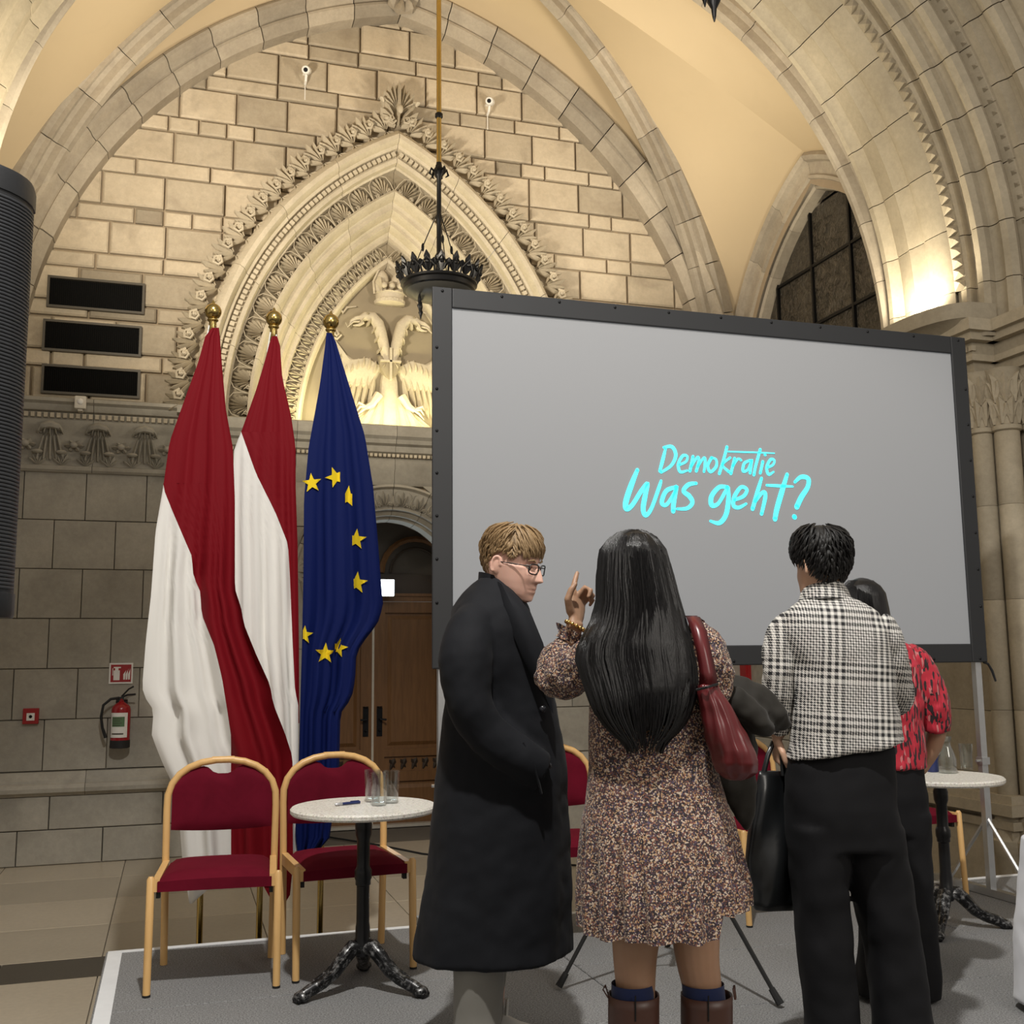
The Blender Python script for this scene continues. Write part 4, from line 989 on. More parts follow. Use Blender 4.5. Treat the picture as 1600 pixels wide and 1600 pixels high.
# ---------------------------------------------------------------- flags
plain('brass', (0.55, 0.40, 0.14), 0.22, 1.0, scale=6)
def cloth(name, c, sheen=0.3, rough=0.7):
    t = NT(name); v = t.coords(); f = t.noise(v, 2.5, 3); w = t.noise(v, 400, 2); t.col(t.mix(f, tuple(x * 0.93 for x in c), c)); t.set(Roughness=rough, Specular_IOR_Level=0.12); t.bump(w, 0.1, 0.001)
cloth('flag_red', (0.17, 0.004, 0.009)); cloth('flag_white', (0.74, 0.72, 0.68)); cloth('flag_blue', (0.003, 0.009, 0.075)); cloth('flag_yellow', (0.80, 0.58, 0.02)); plain('rope_white', (0.8, 0.78, 0.72), 0.8)
YF = 5.92
def make_flag(px_ball, py_ball, px_base, patches, seed, label, folds, stars=()):
    ball = onY(px_ball, py_ball, YF); foot = onY(px_base, 1468, YF); foot.z = 0
    r = empty('flag', (foot.x, YF, 0), label=label, cat='flag', group='flags beside the screen')
    top = ball - foot
    m = MB(); m.lathe([(0.138, 0), (0.142, 0.012), (0.13, 0.035), (0.05, 0.05), (0.03, 0.09), (0.02, 0.11)], 24); m.build('base', MAT['brass'], r, 40)
    m = MB(); m.tube([(0, 0, 0.03), (top.x, 0, top.z - 0.04)], 0.016, 12); m.build('pole', MAT['brass'], r, 40)
    m = MB(); m.sphere(top, 0.046, 20, 14); m.lathe([(0.018, -0.13), (0.022, -0.125), (0.02, -0.06), (0.03, -0.052), (0.03, -0.045), (0.014, -0.04)], 12, top); m.lathe([(0.012, 0.044), (0.006, 0.06), (0.002, 0.065)], 8, top); m.build('finial', MAT['brass'], r, 50)
    def wob(s, y, L, Rr):
        k = min(1, max(0.12, (y - 515) / 500))
        d = 0
        for n_, am, ph in folds: d += am * math.sin(n_ * math.pi * 2 * s + ph + 0.9 * math.sin(y / 190 + ph))
        return d * k
    out_l = patches['left']; out_r = patches['right']
    def surf(px, y):
        L, R_ = interp(out_l, y), interp(out_r, y); s = (px - L) / max(4, R_ - L)
        p = onY(px, y, YF - 0.03 - patches.get('dy', 0.0) + wob(s, y, L, R_)); return p - foot
    mb = MB()
    mats = [MAT[m_] for m_ in patches['mats']]
    for idx, lo, hi, y0, y1 in patches['strips']:
        mb.cur = idx; nv = max(6, int((y1 - y0) / 14)); nu = 18
        def fn(u, v_):
            y = y0 + (y1 - y0) * v_
            a, b = interp(lo, y), interp(hi, y)
            return surf(a + (b - a) * u, y)
        mb.grid(fn, nu, nv)
    cl = mb.build('flag_cloth', mats, r, 180)
    
    m = MB(); m.tube([(top.x - 0.02, -0.03, top.z - 0.09), (top.x - 0.035, -0.04, top.z - 0.2), (top.x - 0.02, -0.05, top.z - 0.32)], 0.004, 5); m.tube([(top.x + 0.012, -0.03, top.z - 0.1), (top.x + 0.02, -0.05, top.z - 0.28)], 0.004, 5); tag(m.build('cord', MAT['rope_white'], r), 'white cord tying the cloth to the pole')
    for cx, cy, q, xa, xb, rot in stars:
        P = [(cx + (q if i % 2 == 0 else q * 0.4) * math.sin(i * math.pi / 5 + rot), cy - (q if i % 2 == 0 else q * 0.4) * math.cos(i * math.pi / 5 + rot)) for i in range(10)]
        for side_, lim in ((1, xa), (-1, xb)):       # the part of the star hidden in a fold is cut off
            if lim is None: continue
            Q = []
            for i in range(len(P)):
                a, b = P[i], P[(i + 1) % len(P)]
                ia, ib = (a[0] - lim) * side_ >= 0, (b[0] - lim) * side_ >= 0
                if ia: Q.append(a)
                if ia != ib:
                    k = (lim - a[0]) / (b[0] - a[0]); Q.append((lim, a[1] + (b[1] - a[1]) * k))
            P = Q
        gx = sum(p[0] for p in P) / len(P); gy = sum(p[1] for p in P) / len(P)
        off = Vector((0, -0.008, 0)); s_ = MB()
        for i in range(len(P)):
            a, b = P[i], P[(i + 1) % len(P)]; n = 5; V, F = [], []; idx = {}
            for u in range(n + 1):
                for w in range(n + 1 - u):
                    k1, k2 = u / n, w / n; idx[u, w] = len(V); V.append(surf(gx + (a[0] - gx) * k1 + (b[0] - gx) * k2, gy + (a[1] - gy) * k1 + (b[1] - gy) * k2) + off)
            for u in range(n):
                for w in range(n - u):
                    F.append((idx[u, w], idx[u + 1, w], idx[u, w + 1]))
                    if u + w < n - 1: F.append((idx[u + 1, w], idx[u + 1, w + 1], idx[u, w + 1]))
            s_.add(V, F)
        tag(s_.build('star', MAT['flag_yellow'], cl), 'yellow five-pointed star')
    return r
# first flag: red above, white hanging to the left
L1 = [(512, 331), (520, 322), (565, 310), (620, 290), (690, 265), (760, 255), (830, 243), (930, 236), (1000, 228), (1075, 222), (1092, 228), (1110, 240), (1150, 237), (1195, 255), (1240, 277), (1345, 285), (1412, 298), (1425, 300)]
D1 = [(755, 255), (765, 256), (800, 270), (870, 300), (900, 302), (925, 313), (960, 315), (1010, 335), (1060, 347), (1110, 355), (1150, 361), (1400, 361), (1425, 361)]
R1 = [(512, 342), (515, 343), (560, 346), (640, 353), (700, 364), (780, 367), (920, 367), (950, 377), (975, 381), (1022, 400), (1070, 422), (1100, 427), (1145, 445), (1182, 457), (1350, 458), (1400, 453), (1425, 436)]
make_flag(333, 487, 312, {'left': L1, 'right': R1, 'mats': ['flag_red', 'flag_white'], 'dy': 0.19, 'strips': [(0, L1, R1, 512, 755), (0, D1, R1, 755, 1345), (0, [(1345, 361), (1385, 412), (1425, 434)], R1, 1345, 1425), (1, L1, D1, 755, 1345), (1, [(1345, 285), (1412, 296)], [(1345, 361), (1385, 330), (1412, 300)], 1345, 1412)]}, 1,
          'red and white flag hanging furthest from the screen on a brass pole', [(2.5, 0.030, 0.3), (5.5, 0.026, 1.1), (9, 0.010, 2)])
L2 = [(525, 425), (540, 420), (560, 415), (610, 400), (680, 375), (700, 366), (800, 362), (1000, 364), (1182, 400), (1330, 430)]
D2 = [(675, 377), (740, 400), (800, 430), (850, 450), (900, 453), (1000, 457), (1080, 461), (1100, 466), (1330, 467)]
R2 = [(525, 433), (530, 437), (590, 441), (650, 455), (700, 462), (760, 462), (850, 465), (1000, 467), (1182, 468), (1330, 468)]
make_flag(428, 498, 404, {'left': L2, 'right': R2, 'mats': ['flag_red', 'flag_white'], 'dy': 0.05, 'strips': [(0, L2, R2, 525, 675), (1, L2, D2, 675, 1330), (0, D2, R2, 675, 1130)]}, 2,
          'red and white flag, the one between its twin and the blue flag', [(2, 0.020, 1.3), (5, 0.022, 0.1), (8, 0.008, 2)])
L3 = [(520, 510), (540, 508), (600, 500), (700, 482), (780, 475), (900, 474), (1000, 472), (1100, 469), (1180, 467), (1300, 461), (1337, 465)]
R3 = [(520, 518), (525, 522), (600, 545), (680, 570), (760, 583), (840, 590), (930, 597), (945, 599), (975, 590), (1000, 570), (1020, 557), (1060, 555), (1090, 550), (1115, 532), (1200, 530), (1310, 515), (1337, 490)]
make_flag(517, 503, 499, {'left': L3, 'right': R3, 'mats': ['flag_blue'], 'dy': 0.11, 'strips': [(0, L3, R3, 520, 1337)]}, 3,
          'dark blue flag with yellow stars on a brass pole next to the screen', [(2.2, 0.028, 0.2), (4.7, 0.026, 1.5), (8, 0.009, 2)],
          [(487, 755, 16, None, None, -0.1), (524, 746, 17, None, 531, -0.35), (543, 777, 18, 539, 550, 0.1), (556, 843, 17, 550, None, 0.1), (557, 911, 18, 551, None, 0.1), (475, 992, 15, 473, None, 0.1), (508, 1021, 17, None, None, 0.05), (528, 1012, 16, 523, None, 0.25)])

# ---------------------------------------------------------------- stacking chairs
t = NT('beech_wood'); v = t.coords((9, 9, 1)); f = t.noise(v, 6, 5, 0.6, 0.5); t.col(t.mix(f, (0.62, 0.36, 0.13), (0.78, 0.50, 0.21))); t.set(Roughness=0.35)
t = NT('red_velvet'); v = t.coords(); f = t.noise(v, 9, 4, 0.6, 0.5); f2 = t.noise(v, 300, 2); t.col(t.mix(f, (0.080, 0.002, 0.009), (0.15, 0.005, 0.019))); t.set(Roughness=0.85, Specular_IOR_Level=0.12, Sheen_Weight=0.06, Sheen_Roughness=0.4, Sheen_Tint=(0.9, 0.05, 0.1, 1)); t.bump(f2, 0.15, 0.002)
plain('black_rubber', (0.01, 0.01, 0.01), 0.7)
def make_chair():
    r = empty('chair')
    def sup(z):           # half width of the bent back frame
        if z < 0.70: return 0.235 + 0.008 * (z / 0.7)
        k = (z - 0.70) / 0.19; return 0.243 * (1 - k ** 2.3) ** (1 / 2.3) if k < 1 else 0.0
    zs_ = [0.0, 0.2, 0.4, 0.5, 0.6, 0.68, 0.74, 0.79, 0.83, 0.86, 0.88, 0.889]
    yb = lambda z: 0.21 + 0.03 * (1 - z) - (0.0 if z < 0.45 else (z - 0.45) * -0.10)
    L = [(-sup(z), yb(z), z) for z in zs_] + [(x, yb(0.89), 0.89) for x in (-0.05, 0.0, 0.05)] + [(sup(z), yb(z), z) for z in reversed(zs_)]
    m = MB(); m.tube(L, 0.0165, 10); m.build('back_frame', MAT['beech_wood'], r, 60)
    m = MB()               # upholstered back with a scooped top edge
    def backp(u, w, side):
        x = (u * 2 - 1); z0 = 0.585 - 0.01 * (1 - x * x); 
        hw = 0.222; X = x * hw
        zt = 0.70 + 0.19 * (1 - abs(X / 0.243) ** 2.3) ** (1 / 2.3) - 0.018 - 0.045 * math.exp(-(x / 0.28) ** 4)
        z = z0 + (zt - z0) * w
        ed = min(u, 1 - u, w, 1 - w); b = 0.006 + 0.016 * min(1, ed * 7) ** 0.5
        return Vector((X, yb(z) + 0.012 * (1 - x * x) + side * b, z))
    m.grid(lambda u, w: backp(u, w, -1), 20, 12); m.grid(lambda u, w: backp(u, w, 1), 20, 12)
    rim = [(i / 20, 0) for i in range(20)] + [(1, j / 12) for j in range(12)] + [(1 - i / 20, 1) for i in range(20)] + [(0, 1 - j / 12) for j in range(12)]
    m.loft([[backp(u, w, s_) for u, w in rim] for s_ in (-1, 1)], True, (False, False)); m.build('backrest', MAT['red_velvet'], r, 60)
    m = MB()               # seat cushion
    def seatp(u, w, top):
        x = u * 2 - 1; hw = 0.215 + 0.015 * (1 - w); X = x * hw
        y = -0.23 + 0.44 * w; ed = min(u, 1 - u, w, 1 - w)
        b = 0.03 * min(1, ed * 6) ** 0.5
        return Vector((X, y, (0.445 + b + 0.006 * (1 - x * x)) if top else 0.405 - 0.3 * b))
    m.grid(lambda u, w: seatp(u, w, True), 16, 14); m.grid(lambda u, w: seatp(u, w, False), 16, 14)
    rim = [(i / 16, 0) for i in range(16)] + [(1, j / 14) for j in range(14)] + [(1 - i / 16, 1) for i in range(16)] + [(0, 1 - j / 14) for j in range(14)]
    m.loft([[seatp(u, w, s_) for u, w in rim] for s_ in (True, False)], True, (False, False)); m.build('seat', MAT['red_velvet'], r, 60)
    for s_ in (-1, 1):
        x = s_ * 0.257
        m = MB(); m.tube([(x, -0.235, 0.0), (x, -0.225, 0.2), (x, -0.215, 0.455), (x, -0.214, 0.466)], [0.0155, 0.0165, 0.0165, 0.009], 10); leg = m.build('leg', MAT['beech_wood'], r, 50)
        m = MB(); m.lathe([(0.0165, 0.0), (0.0168, 0.008)], 10, (x, -0.2352, 0)); m.build('foot_cap', MAT['black_rubber'], leg)
        m = MB(); m.box(min(x * 0.97, x * 0.86), max(x * 0.97, x * 0.86), -0.225, 0.22, 0.405, 0.455); m.build('side_rail', MAT['beech_wood'], r)
        m = MB(); m.box(s_ * 0.228 - 0.008, s_ * 0.228 + 0.008, -0.20, -0.17, 0.375, 0.405); m.build('stacking_clip', MAT['black_rubber'], r)
    return r
def copy_tree(o, parent=None):
    c = o.copy(); COL.objects.link(c)
    if parent is not None: c.parent = parent
    for ch in list(o.children): copy_tree(ch, c)
    return c
chair0 = make_chair()
for i, (x, y, rz, lab) in enumerate(((0.215, 5.0, -5, 'beech chair with red velvet seat, in front of the white part of the flags'),
        (0.775, 5.04, 4, 'beech chair with red velvet seat, directly behind the speckled table with the pen'),
        (1.87, 5.15, -2, 'beech chair with red velvet seat, mostly hidden by the man in the black coat'),
        (3.04, 5.22, 3, 'beech chair with red velvet seat, showing only behind the black leather tote'),
        (4.0, 5.38, 4, 'beech chair with red velvet seat, behind the table with the carafe'))):
    c = chair0 if i == 0 else copy_tree(chair0)
    c.location = (x, y, ZS_ + 0.0015); c.rotation_euler = (0, 0, rad(rz)); tag(c, lab, 'chair', 'red velvet stacking chairs on the stage')

# ---------------------------------------------------------------- bistro tables
t = NT('terrazzo'); v = t.coords(); vo = t.new('ShaderNodeTexVoronoi'); vo.inputs['Scale'].default_value = 130; t.l(v, vo.inputs['Vector'])
f = t.noise(v, 110, 4, 0.8); t.col(t.mix(0.25, t.ramp(f, [(0.36, (0.25, 0.21, 0.17)), (0.46, (0.72, 0.68, 0.60)), (0.7, (0.92, 0.90, 0.84))]), t.mix(0.15, (0.75, 0.72, 0.66), vo.outputs['Color']))); t.set(Roughness=0.45)
plain('cast_iron', (0.010, 0.010, 0.011), 0.32, 0.3, scale=40, bump=0.15)
t = NT('cast_iron_worn'); v = t.coords(); f = t.noise(v, 45, 5, 0.7); t.col(t.mix(t.ramp(f, [(0.5, (0, 0, 0)), (0.68, (1, 1, 1))]), (0.012, 0.012, 0.013), (0.30, 0.30, 0.30))); t.set(Roughness=0.35, Metallic=0.5)
def make_table():
    r = empty('bistro_table')
    m = MB(); m.lathe([(0.28, 0.686), (0.298, 0.688), (0.305, 0.696), (0.305, 0.708), (0.298, 0.715), (0.0, 0.7155)], 48, cap=(True, False)); m.build('tabletop', MAT['terrazzo'], r, 40)
    m = MB(); m.box(-0.14, 0.14, -0.02, 0.02, 0.676, 0.686); m.box(-0.02, 0.02, -0.14, 0.14, 0.676, 0.686); m.build('bracket', MAT['cast_iron'], r)
    m = MB(); m.lathe([(0.03, 0.13), (0.036, 0.16), (0.036, 0.19), (0.031, 0.20), (0.030, 0.24), (0.027, 0.26), (0.027, 0.40), (0.032, 0.405), (0.032, 0.42), (0.036, 0.43), (0.036, 0.46), (0.030, 0.47), (0.027, 0.48), (0.027, 0.58), (0.034, 0.60), (0.036, 0.64), (0.030, 0.66), (0.036, 0.68)], 16); m.build('column', MAT['cast_iron'], r, 40)
    for k in range(3):
        a = rad(-90 + 65 + k * 120); d = Vector((math.cos(a), math.sin(a), 0))
        pts = [(0.0, 0.16), (0.05, 0.165), (0.09, 0.13), (0.13, 0.085), (0.18, 0.055), (0.23, 0.04), (0.275, 0.022)]
        m = MB(); m.tube([d * x + Vector((0, 0, z)) for x, z in pts], [0.03, 0.034, 0.032, 0.027, 0.024, 0.026, 0.022], 8)
        m.sphere(d * 0.27 + Vector((0, 0, 0.022)), (0.035, 0.035, 0.022), 10, 6)
        n = Vector((-d.y, d.x, 0))
        for s_ in (-1, 1): m.tube([d * x + n * (0.02 * s_) + Vector((0, 0, z + 0.012)) for x, z in ((0.06, 0.16), (0.10, 0.12), (0.15, 0.075), (0.21, 0.05))], [0.012, 0.013, 0.011, 0.008], 6)
        for q in (-1, 0, 1): m.sphere(d * 0.292 + n * (0.016 * q) + Vector((0, 0, 0.012)), (0.012, 0.012, 0.012), 6, 5)
        m.build('leg', MAT['cast_iron_worn'], r, 60)
    return r
tab0 = make_table(); tab0.location = (0.785, 4.60, ZS_); tab0.rotation_euler = (0, 0, rad(-16)); tab0.scale = (1, 1, 1.032); tag(tab0, 'round speckled bistro table with the pen on it, black cast iron foot', 'table', 'bistro tables on the stage')
tab1 = copy_tree(tab0); q = onZ(1468, 1214, ZS_ + 0.732); tab1.location = (q.x, q.y, ZS_); tab1.rotation_euler = (0, 0, rad(5)); tag(tab1, 'round speckled bistro table with the carafe, beside the red patterned top', 'table')
ZT = ZS_ + 0.7155 * 1.032
t = NT('clear_glass'); tr = t.new('ShaderNodeBsdfTransparent'); tr.inputs[0].default_value = (0.93, 0.95, 0.95, 1); gl = t.new('ShaderNodeBsdfGlossy'); gl.inputs['Roughness'].default_value = 0.04
lw = t.new('ShaderNodeLayerWeight'); lw.inputs[0].default_value = 0.35; mx = t.new('ShaderNodeMixShader'); t.l(t.math('ADD', t.math('MULTIPLY', lw.outputs['Facing'], 0.55), 0.05), mx.inputs[0]); t.l(tr.outputs[0], mx.inputs[1]); t.l(gl.outputs[0], mx.inputs[2])
t.l(mx.outputs[0], [n for n in t.n if n.type == 'OUTPUT_MATERIAL'][0].inputs[0])
plain('water', (0.9, 0.95, 0.95), 0.0, Transmission_Weight=1.0, IOR=1.33)
def tumbler(h=0.135, r0=0.028, r1=0.036):
    m = MB(); w = 0.0022
    m.lathe([(0.001, 0), (r0, 0), (r0 + 0.002, 0.004), (r1, h), (r1 - w, h), (r0 - w, 0.014), (0.001, 0.012)], 24); return m.mesh('tumbler', MAT['clear_glass'], 40)
TM = tumbler()
for px, py, lab in ((582, 1253, 'tall clear glass beside the pen on the speckled table'), (592, 1259, 'tall clear glass nearest the table rim, in front of its twin'), (611, 1255, 'tall clear glass furthest from the pen, next to the black coat')):
    q = onZ(px, py, ZT); o = obj('drinking_glass', TM); o.location = (q.x, q.y, ZT + 0.0005); tag(o, lab, 'glass', 'glasses on the table with the pen')
q = onZ(541, 1258, ZT)
pen = empty('ballpoint_pen', (q.x, q.y, ZT + 0.007), rad(20), label='dark blue ballpoint pen lying on the speckled table', cat='pen')
plain('pen_blue', (0.02, 0.03, 0.12), 0.3); plain('pen_grip', (0.5, 0.5, 0.52), 0.3, 0.5)
m = MB(); m.tube([(-0.02, 0, 0), (0.065, 0, 0)], [0.006, 0.006], 10); m.box(0.02, 0.06, -0.002, 0.002, 0.006, 0.0085); m.build('barrel', MAT['pen_blue'], pen, 40)
m = MB(); m.tube([(-0.055, 0, 0), (-0.05, 0, 0), (-0.02, 0, 0)], [0.001, 0.0055, 0.006], 10); m.build('tip', MAT['pen_grip'], pen, 40)
# second table: carafe, glass and a small dark bottle
q = onZ(1481, 1208, ZT); car = empty('carafe', (q.x, q.y, ZT + 0.0005), label='clear glass water carafe on the further table', cat='carafe')
m = MB(); m.lathe([(0.001, 0), (0.042, 0), (0.046, 0.01), (0.047, 0.07), (0.035, 0.11), (0.022, 0.14), (0.022, 0.16), (0.030, 0.185), (0.028, 0.185), (0.020, 0.16), (0.020, 0.14), (0.032, 0.11), (0.044, 0.07), (0.043, 0.012), (0.001, 0.008)], 24); m.build('glass_body', MAT['clear_glass'], car, 40)
q = onZ(1511, 1203, ZT); o = obj('drinking_glass', TM); o.location = (q.x, q.y, ZT + 0.0005); tag(o, 'tall clear glass next to the carafe on the further table', 'glass')
q = onZ(1458, 1206, ZT); bt = empty('small_bottle', (q.x, q.y, ZT + 0.0005), label='small dark bottle beside the carafe, half behind the red top', cat='bottle')
m = MB(); m.lathe([(0.001, 0), (0.028, 0), (0.03, 0.006), (0.03, 0.09), (0.012, 0.12), (0.012, 0.15), (0.001, 0.15)], 20); m.build('bottle_body', MAT['pen_blue'], bt, 40)
m = MB(); m.lathe([(0.014, 0.145), (0.014, 0.165), (0.001, 0.166)], 14); m.build('cap', MAT['cast_iron'], bt, 40)

# ---------------------------------------------------------------- tripod stand behind the long-haired woman
plain('black_paint', (0.012, 0.012, 0.012), 0.4)
feet = [onZ(873, 1547, ZS_), onZ(1220, 1575, ZS_), onZ(1043, 1481, ZS_)]
cx = sum(p.x for p in feet) / 3; cy = sum(p.y for p in feet) / 3
tri = empty('tripod_stand', (cx, cy, ZS_ + 0.014), label='thin black tripod stand, its legs showing on both sides of the dress', cat='tripod')
m = MB(); m.tube([(0, 0, 0.36), (0, 0, 1.12)], 0.013, 10); m.build('column', MAT['black_paint'], tri, 40)
m = MB(); m.lathe([(0.03, 0.68), (0.032, 0.69), (0.032, 0.75), (0.02, 0.77)], 12); m.build('collar', MAT['black_paint'], tri, 40)
m = MB(); m.box(-0.11, 0.11, -0.09, 0.09, 1.12, 1.135); m.build('top_plate', MAT['black_paint'], tri)
for p in feet:
    d = Vector((p.x - cx, p.y - cy, 0)); m = MB(); m.tube([d * 0.05 + Vector((0, 0, 0.72)), d * 0.96 + Vector((0, 0, 0.03))], [0.010, 0.009], 8); leg = m.build('leg', MAT['black_paint'], tri, 40)
    m = MB(); m.tube([d * 0.93 + Vector((0, 0, 0.05)), d + Vector((0, 0, 0.0))], [0.013, 0.016], 8); m.build('rubber_foot', MAT['black_rubber'], leg, 40)
    m = MB(); m.tube([d * 0.45 + Vector((0, 0, 0.41)), Vector((0, 0, 0.40))], 0.005, 6); m.build('strut', MAT['black_paint'], leg, 40)

# ---------------------------------------------------------------- loudspeaker at the edge of the picture
YL = 3.3
a = onY(48, 300, YL); b = onY(19, 965, YL); ztop = onY(30, 280, YL).z; zbot = b.z
hw = 0.26; xr = (a.x + b.x) / 2
spk = empty('loudspeaker', (xr - hw, YL + 0.05, 0), label='tall black column loudspeaker on a pole, at the edge of the stage', cat='loudspeaker')
plain('speaker_black', (0.012, 0.013, 0.015), 0.45, bump=0.1, scale=90)
plain('speaker_mesh', (0.02, 0.022, 0.026), 0.5)
tt = onY(36, 600, YL)
H0, H1 = zbot, ztop
def plan(s_): return [(hw * s_ * math.cos(a), -0.20 * s_ * math.sin(a) * 1.0) for a in [math.pi * i / 20 for i in range(21)]] + [(-hw * s_, 0.03), (hw * s_, 0.03)]
m = MB(); m.loft([[(x, y, z) for x, y in plan(s_)] for z, s_ in ((H0, 0.985), (H0 + 0.01, 1.0), (H0 + 0.07, 1.0), (H0 + 0.072, 0.985), (H1 - 0.072, 0.985), (H1 - 0.07, 1.0), (H1 - 0.015, 1.0), (H1, 0.985))]); m.build('cabinet', MAT['speaker_black'], spk, 30)
m = MB(); z = H0 + 0.08
while z < H1 - 0.085:
    m.loft([[(hw * q * math.cos(a), -0.20 * q * math.sin(a), zz) for a in [math.pi * i / 20 for i in range(21)]] for zz, q in ((z, 0.995), (z + 0.002, 1.0), (z + 0.006, 1.0), (z + 0.008, 0.995))], False); z += 0.011
tag(m.build('grille', MAT['speaker_mesh'], spk, 30), kind='stuff')
m = MB(); m.tube([(0, -0.05, 0.12), (0, -0.05, H0 + 0.01)], 0.02, 10); m.build('pole', MAT['black_paint'], spk, 40)
for k in range(3):
    an = rad(150 + k * 70); m = MB(); m.tube([(0, -0.05, 0.7), (0.55 * math.cos(an) - 0.0, -0.05 + 0.55 * math.sin(an), 0.012)], 0.012, 6); m.build('leg', MAT['black_paint'], spk, 40)

# ---------------------------------------------------------------- things on the walls
plain('sign_white', (0.80, 0.78, 0.74), 0.5); plain('signal_red', (0.33, 0.014, 0.016), 0.4); plain('extinguisher_red', (0.30, 0.010, 0.014), 0.25); plain('label_green', (0.10, 0.19, 0.09), 0.6); plain('housing_white', (0.62, 0.58, 0.50), 0.5); plain('lens_black', (0.006, 0.006, 0.007), 0.15)
plain('grille_dark', (0.0035, 0.0035, 0.0035), 0.7, Specular_IOR_Level=0.1); plain('grille_frame', (0.07, 0.06, 0.045), 0.5)
c0 = onY(171, 1036, YW - 0.01); c1 = onY(207, 1068, YW - 0.01); sg = empty('fire_sign', ((c0.x + c1.x) / 2, YW - 0.004, (c0.z + c1.z) / 2), label='square red fire extinguisher sign with a white rim on the stone wall', cat='sign')
hx, hz = (c1.x - c0.x) / 2, (c0.z - c1.z) / 2
m = MB(); m.box(-hx, hx, -0.008, 0, -hz, hz); m.build('plate', MAT['sign_white'], sg)
m = MB(); m.box(-hx * 0.86, hx * 0.86, -0.0095, -0.007, -hz * 0.84, hz * 0.84); m.build('red_field', MAT['signal_red'], sg)
m = MB(); m.box(-hx * 0.62, -hx * 0.1, -0.011, -0.009, -hz * 0.66, hz * 0.28); m.box(-hx * 0.5, -hx * 0.22, -0.011, -0.009, hz * 0.28, hz * 0.5); m.box(-hx * 0.62, -hx * 0.02, -0.011, -0.009, hz * 0.5, hz * 0.62); m.box(-hx * 0.72, -hx * 0.66, -0.011, -0.009, -hz * 0.2, hz * 0.5); m.build('pictogram', MAT['sign_white'], sg)
m = MB()
for i in range(3):
    x = hx * (0.22 + i * 0.2); m.add([(x, -0.010, -hz * 0.62), (x + hx * 0.14, -0.010, -hz * 0.6), (x + hx * 0.16, -0.010, hz * (0.05 + 0.2 * i)), (x + hx * 0.22, -0.010, hz * (0.3 + 0.15 * i)), (x - hx * 0.02, -0.010, -hz * 0.1)], [(0, 1, 2, 3, 4)])
m.build('flame', MAT['sign_white'], sg)
# fire extinguisher
c0 = onY(188, 1092, YW - 0.13); c1 = onY(190, 1169, YW - 0.13); ex = empty('fire_extinguisher', (c0.x + 0.01, YW - 0.10, c1.z), label='red fire extinguisher with a black hose hanging on the stone wall', cat='fire extinguisher')
H = c0.z - c1.z; R_ = 0.083
m = MB(); m.lathe([(R_, 0.04), (R_, H * 0.78), (R_ * 0.92, H * 0.84), (R_ * 0.6, H * 0.9), (0.022, H * 0.94), (0.022, H)], 24); m.build('cylinder', MAT['extinguisher_red'], ex, 40)
m = MB(); m.lathe([(R_ * 0.9, 0), (R_ * 1.04, 0.005), (R_ * 1.04, 0.07)], 24); m.build('foot_ring', MAT['black_rubber'], ex, 40)
m = MB(); m.lathe([(R_ * 1.012, H * 0.22), (R_ * 1.012, H * 0.72)], 20, ang=(rad(195), rad(315))); m.build('label', MAT['sign_white'], ex, 60)
m = MB(); m.lathe([(R_ * 1.022, H * 0.44), (R_ * 1.022, H * 0.64)], 16, ang=(rad(215), rad(295))); m.build('label_panel', MAT['label_green'], ex, 60)
m = MB()
for i in range(4): m.lathe([(R_ * 1.03, H * (0.46 + i * 0.045)), (R_ * 1.03, H * (0.475 + i * 0.045))], 10, ang=(rad(222), rad(270 + 8 * (i % 2))))
m.lathe([(R_ * 1.022, H * 0.28), (R_ * 1.022, H * 0.31)], 10, ang=(rad(215), rad(290)))
m.build('label_print', MAT['grille_frame'], ex)
m = MB(); m.box(-0.03, 0.02, -0.02, 0.02, H * 0.97, H * 1.04); m.tube([(0, 0, H * 1.03), (0.05, -0.03, H * 1.08), (0.12, -0.05, H * 1.09)], 0.009, 6); m.tube([(0, 0, H * 1.05), (0.06, -0.03, H * 1.2), (0.10, -0.04, H * 1.25)], 0.008, 6); m.build('handle', MAT['black_paint'], ex, 40)
m = MB(); m.tube([(-0.02, -0.02, H * 1.02), (-0.09, -0.04, H * 1.0), (-0.15, -0.05, H * 0.88), (-0.165, -0.05, H * 0.65), (-0.15, -0.04, H * 0.42), (-0.12, -0.03, H * 0.22)], [0.012] * 5 + [0.016], 8); m.build('hose', MAT['black_rubber'], ex, 60)
m = MB(); m.box(-0.05, 0.05, 0.06, 0.088, H * 0.5, H * 0.98); m.build('bracket', MAT['black_paint'], ex)
# call point
c0 = onY(36, 1107, YW - 0.03); c1 = onY(60, 1131, YW - 0.03); cp = empty('fire_alarm_button', ((c0.x + c1.x) / 2, YW, (c0.z + c1.z) / 2), label='small red alarm button box low on the stone wall', cat='alarm button'); hx = (c1.x - c0.x) / 2; hz = (c0.z - c1.z) / 2
m = MB(); m.box(-hx, hx, -0.04, 0, -hz, hz); o = m.build('housing', MAT['signal_red'], cp); mo = o.modifiers.new('edge', 'BEVEL'); mo.width = 0.006; mo.segments = 2
m = MB(); m.box(-hx * 0.5, hx * 0.5, -0.043, -0.039, -hz * 0.55, hz * 0.4); m.build('front_plate', MAT['sign_white'], cp)
m = MB(); m.lathe([(0.014, 0), (0.014, 0.004)], 12); m.V = [(x, -0.043 - z, y - hz * 0.05) for x, y, z in m.V]; m.build('push_button', MAT['lens_black'], cp)
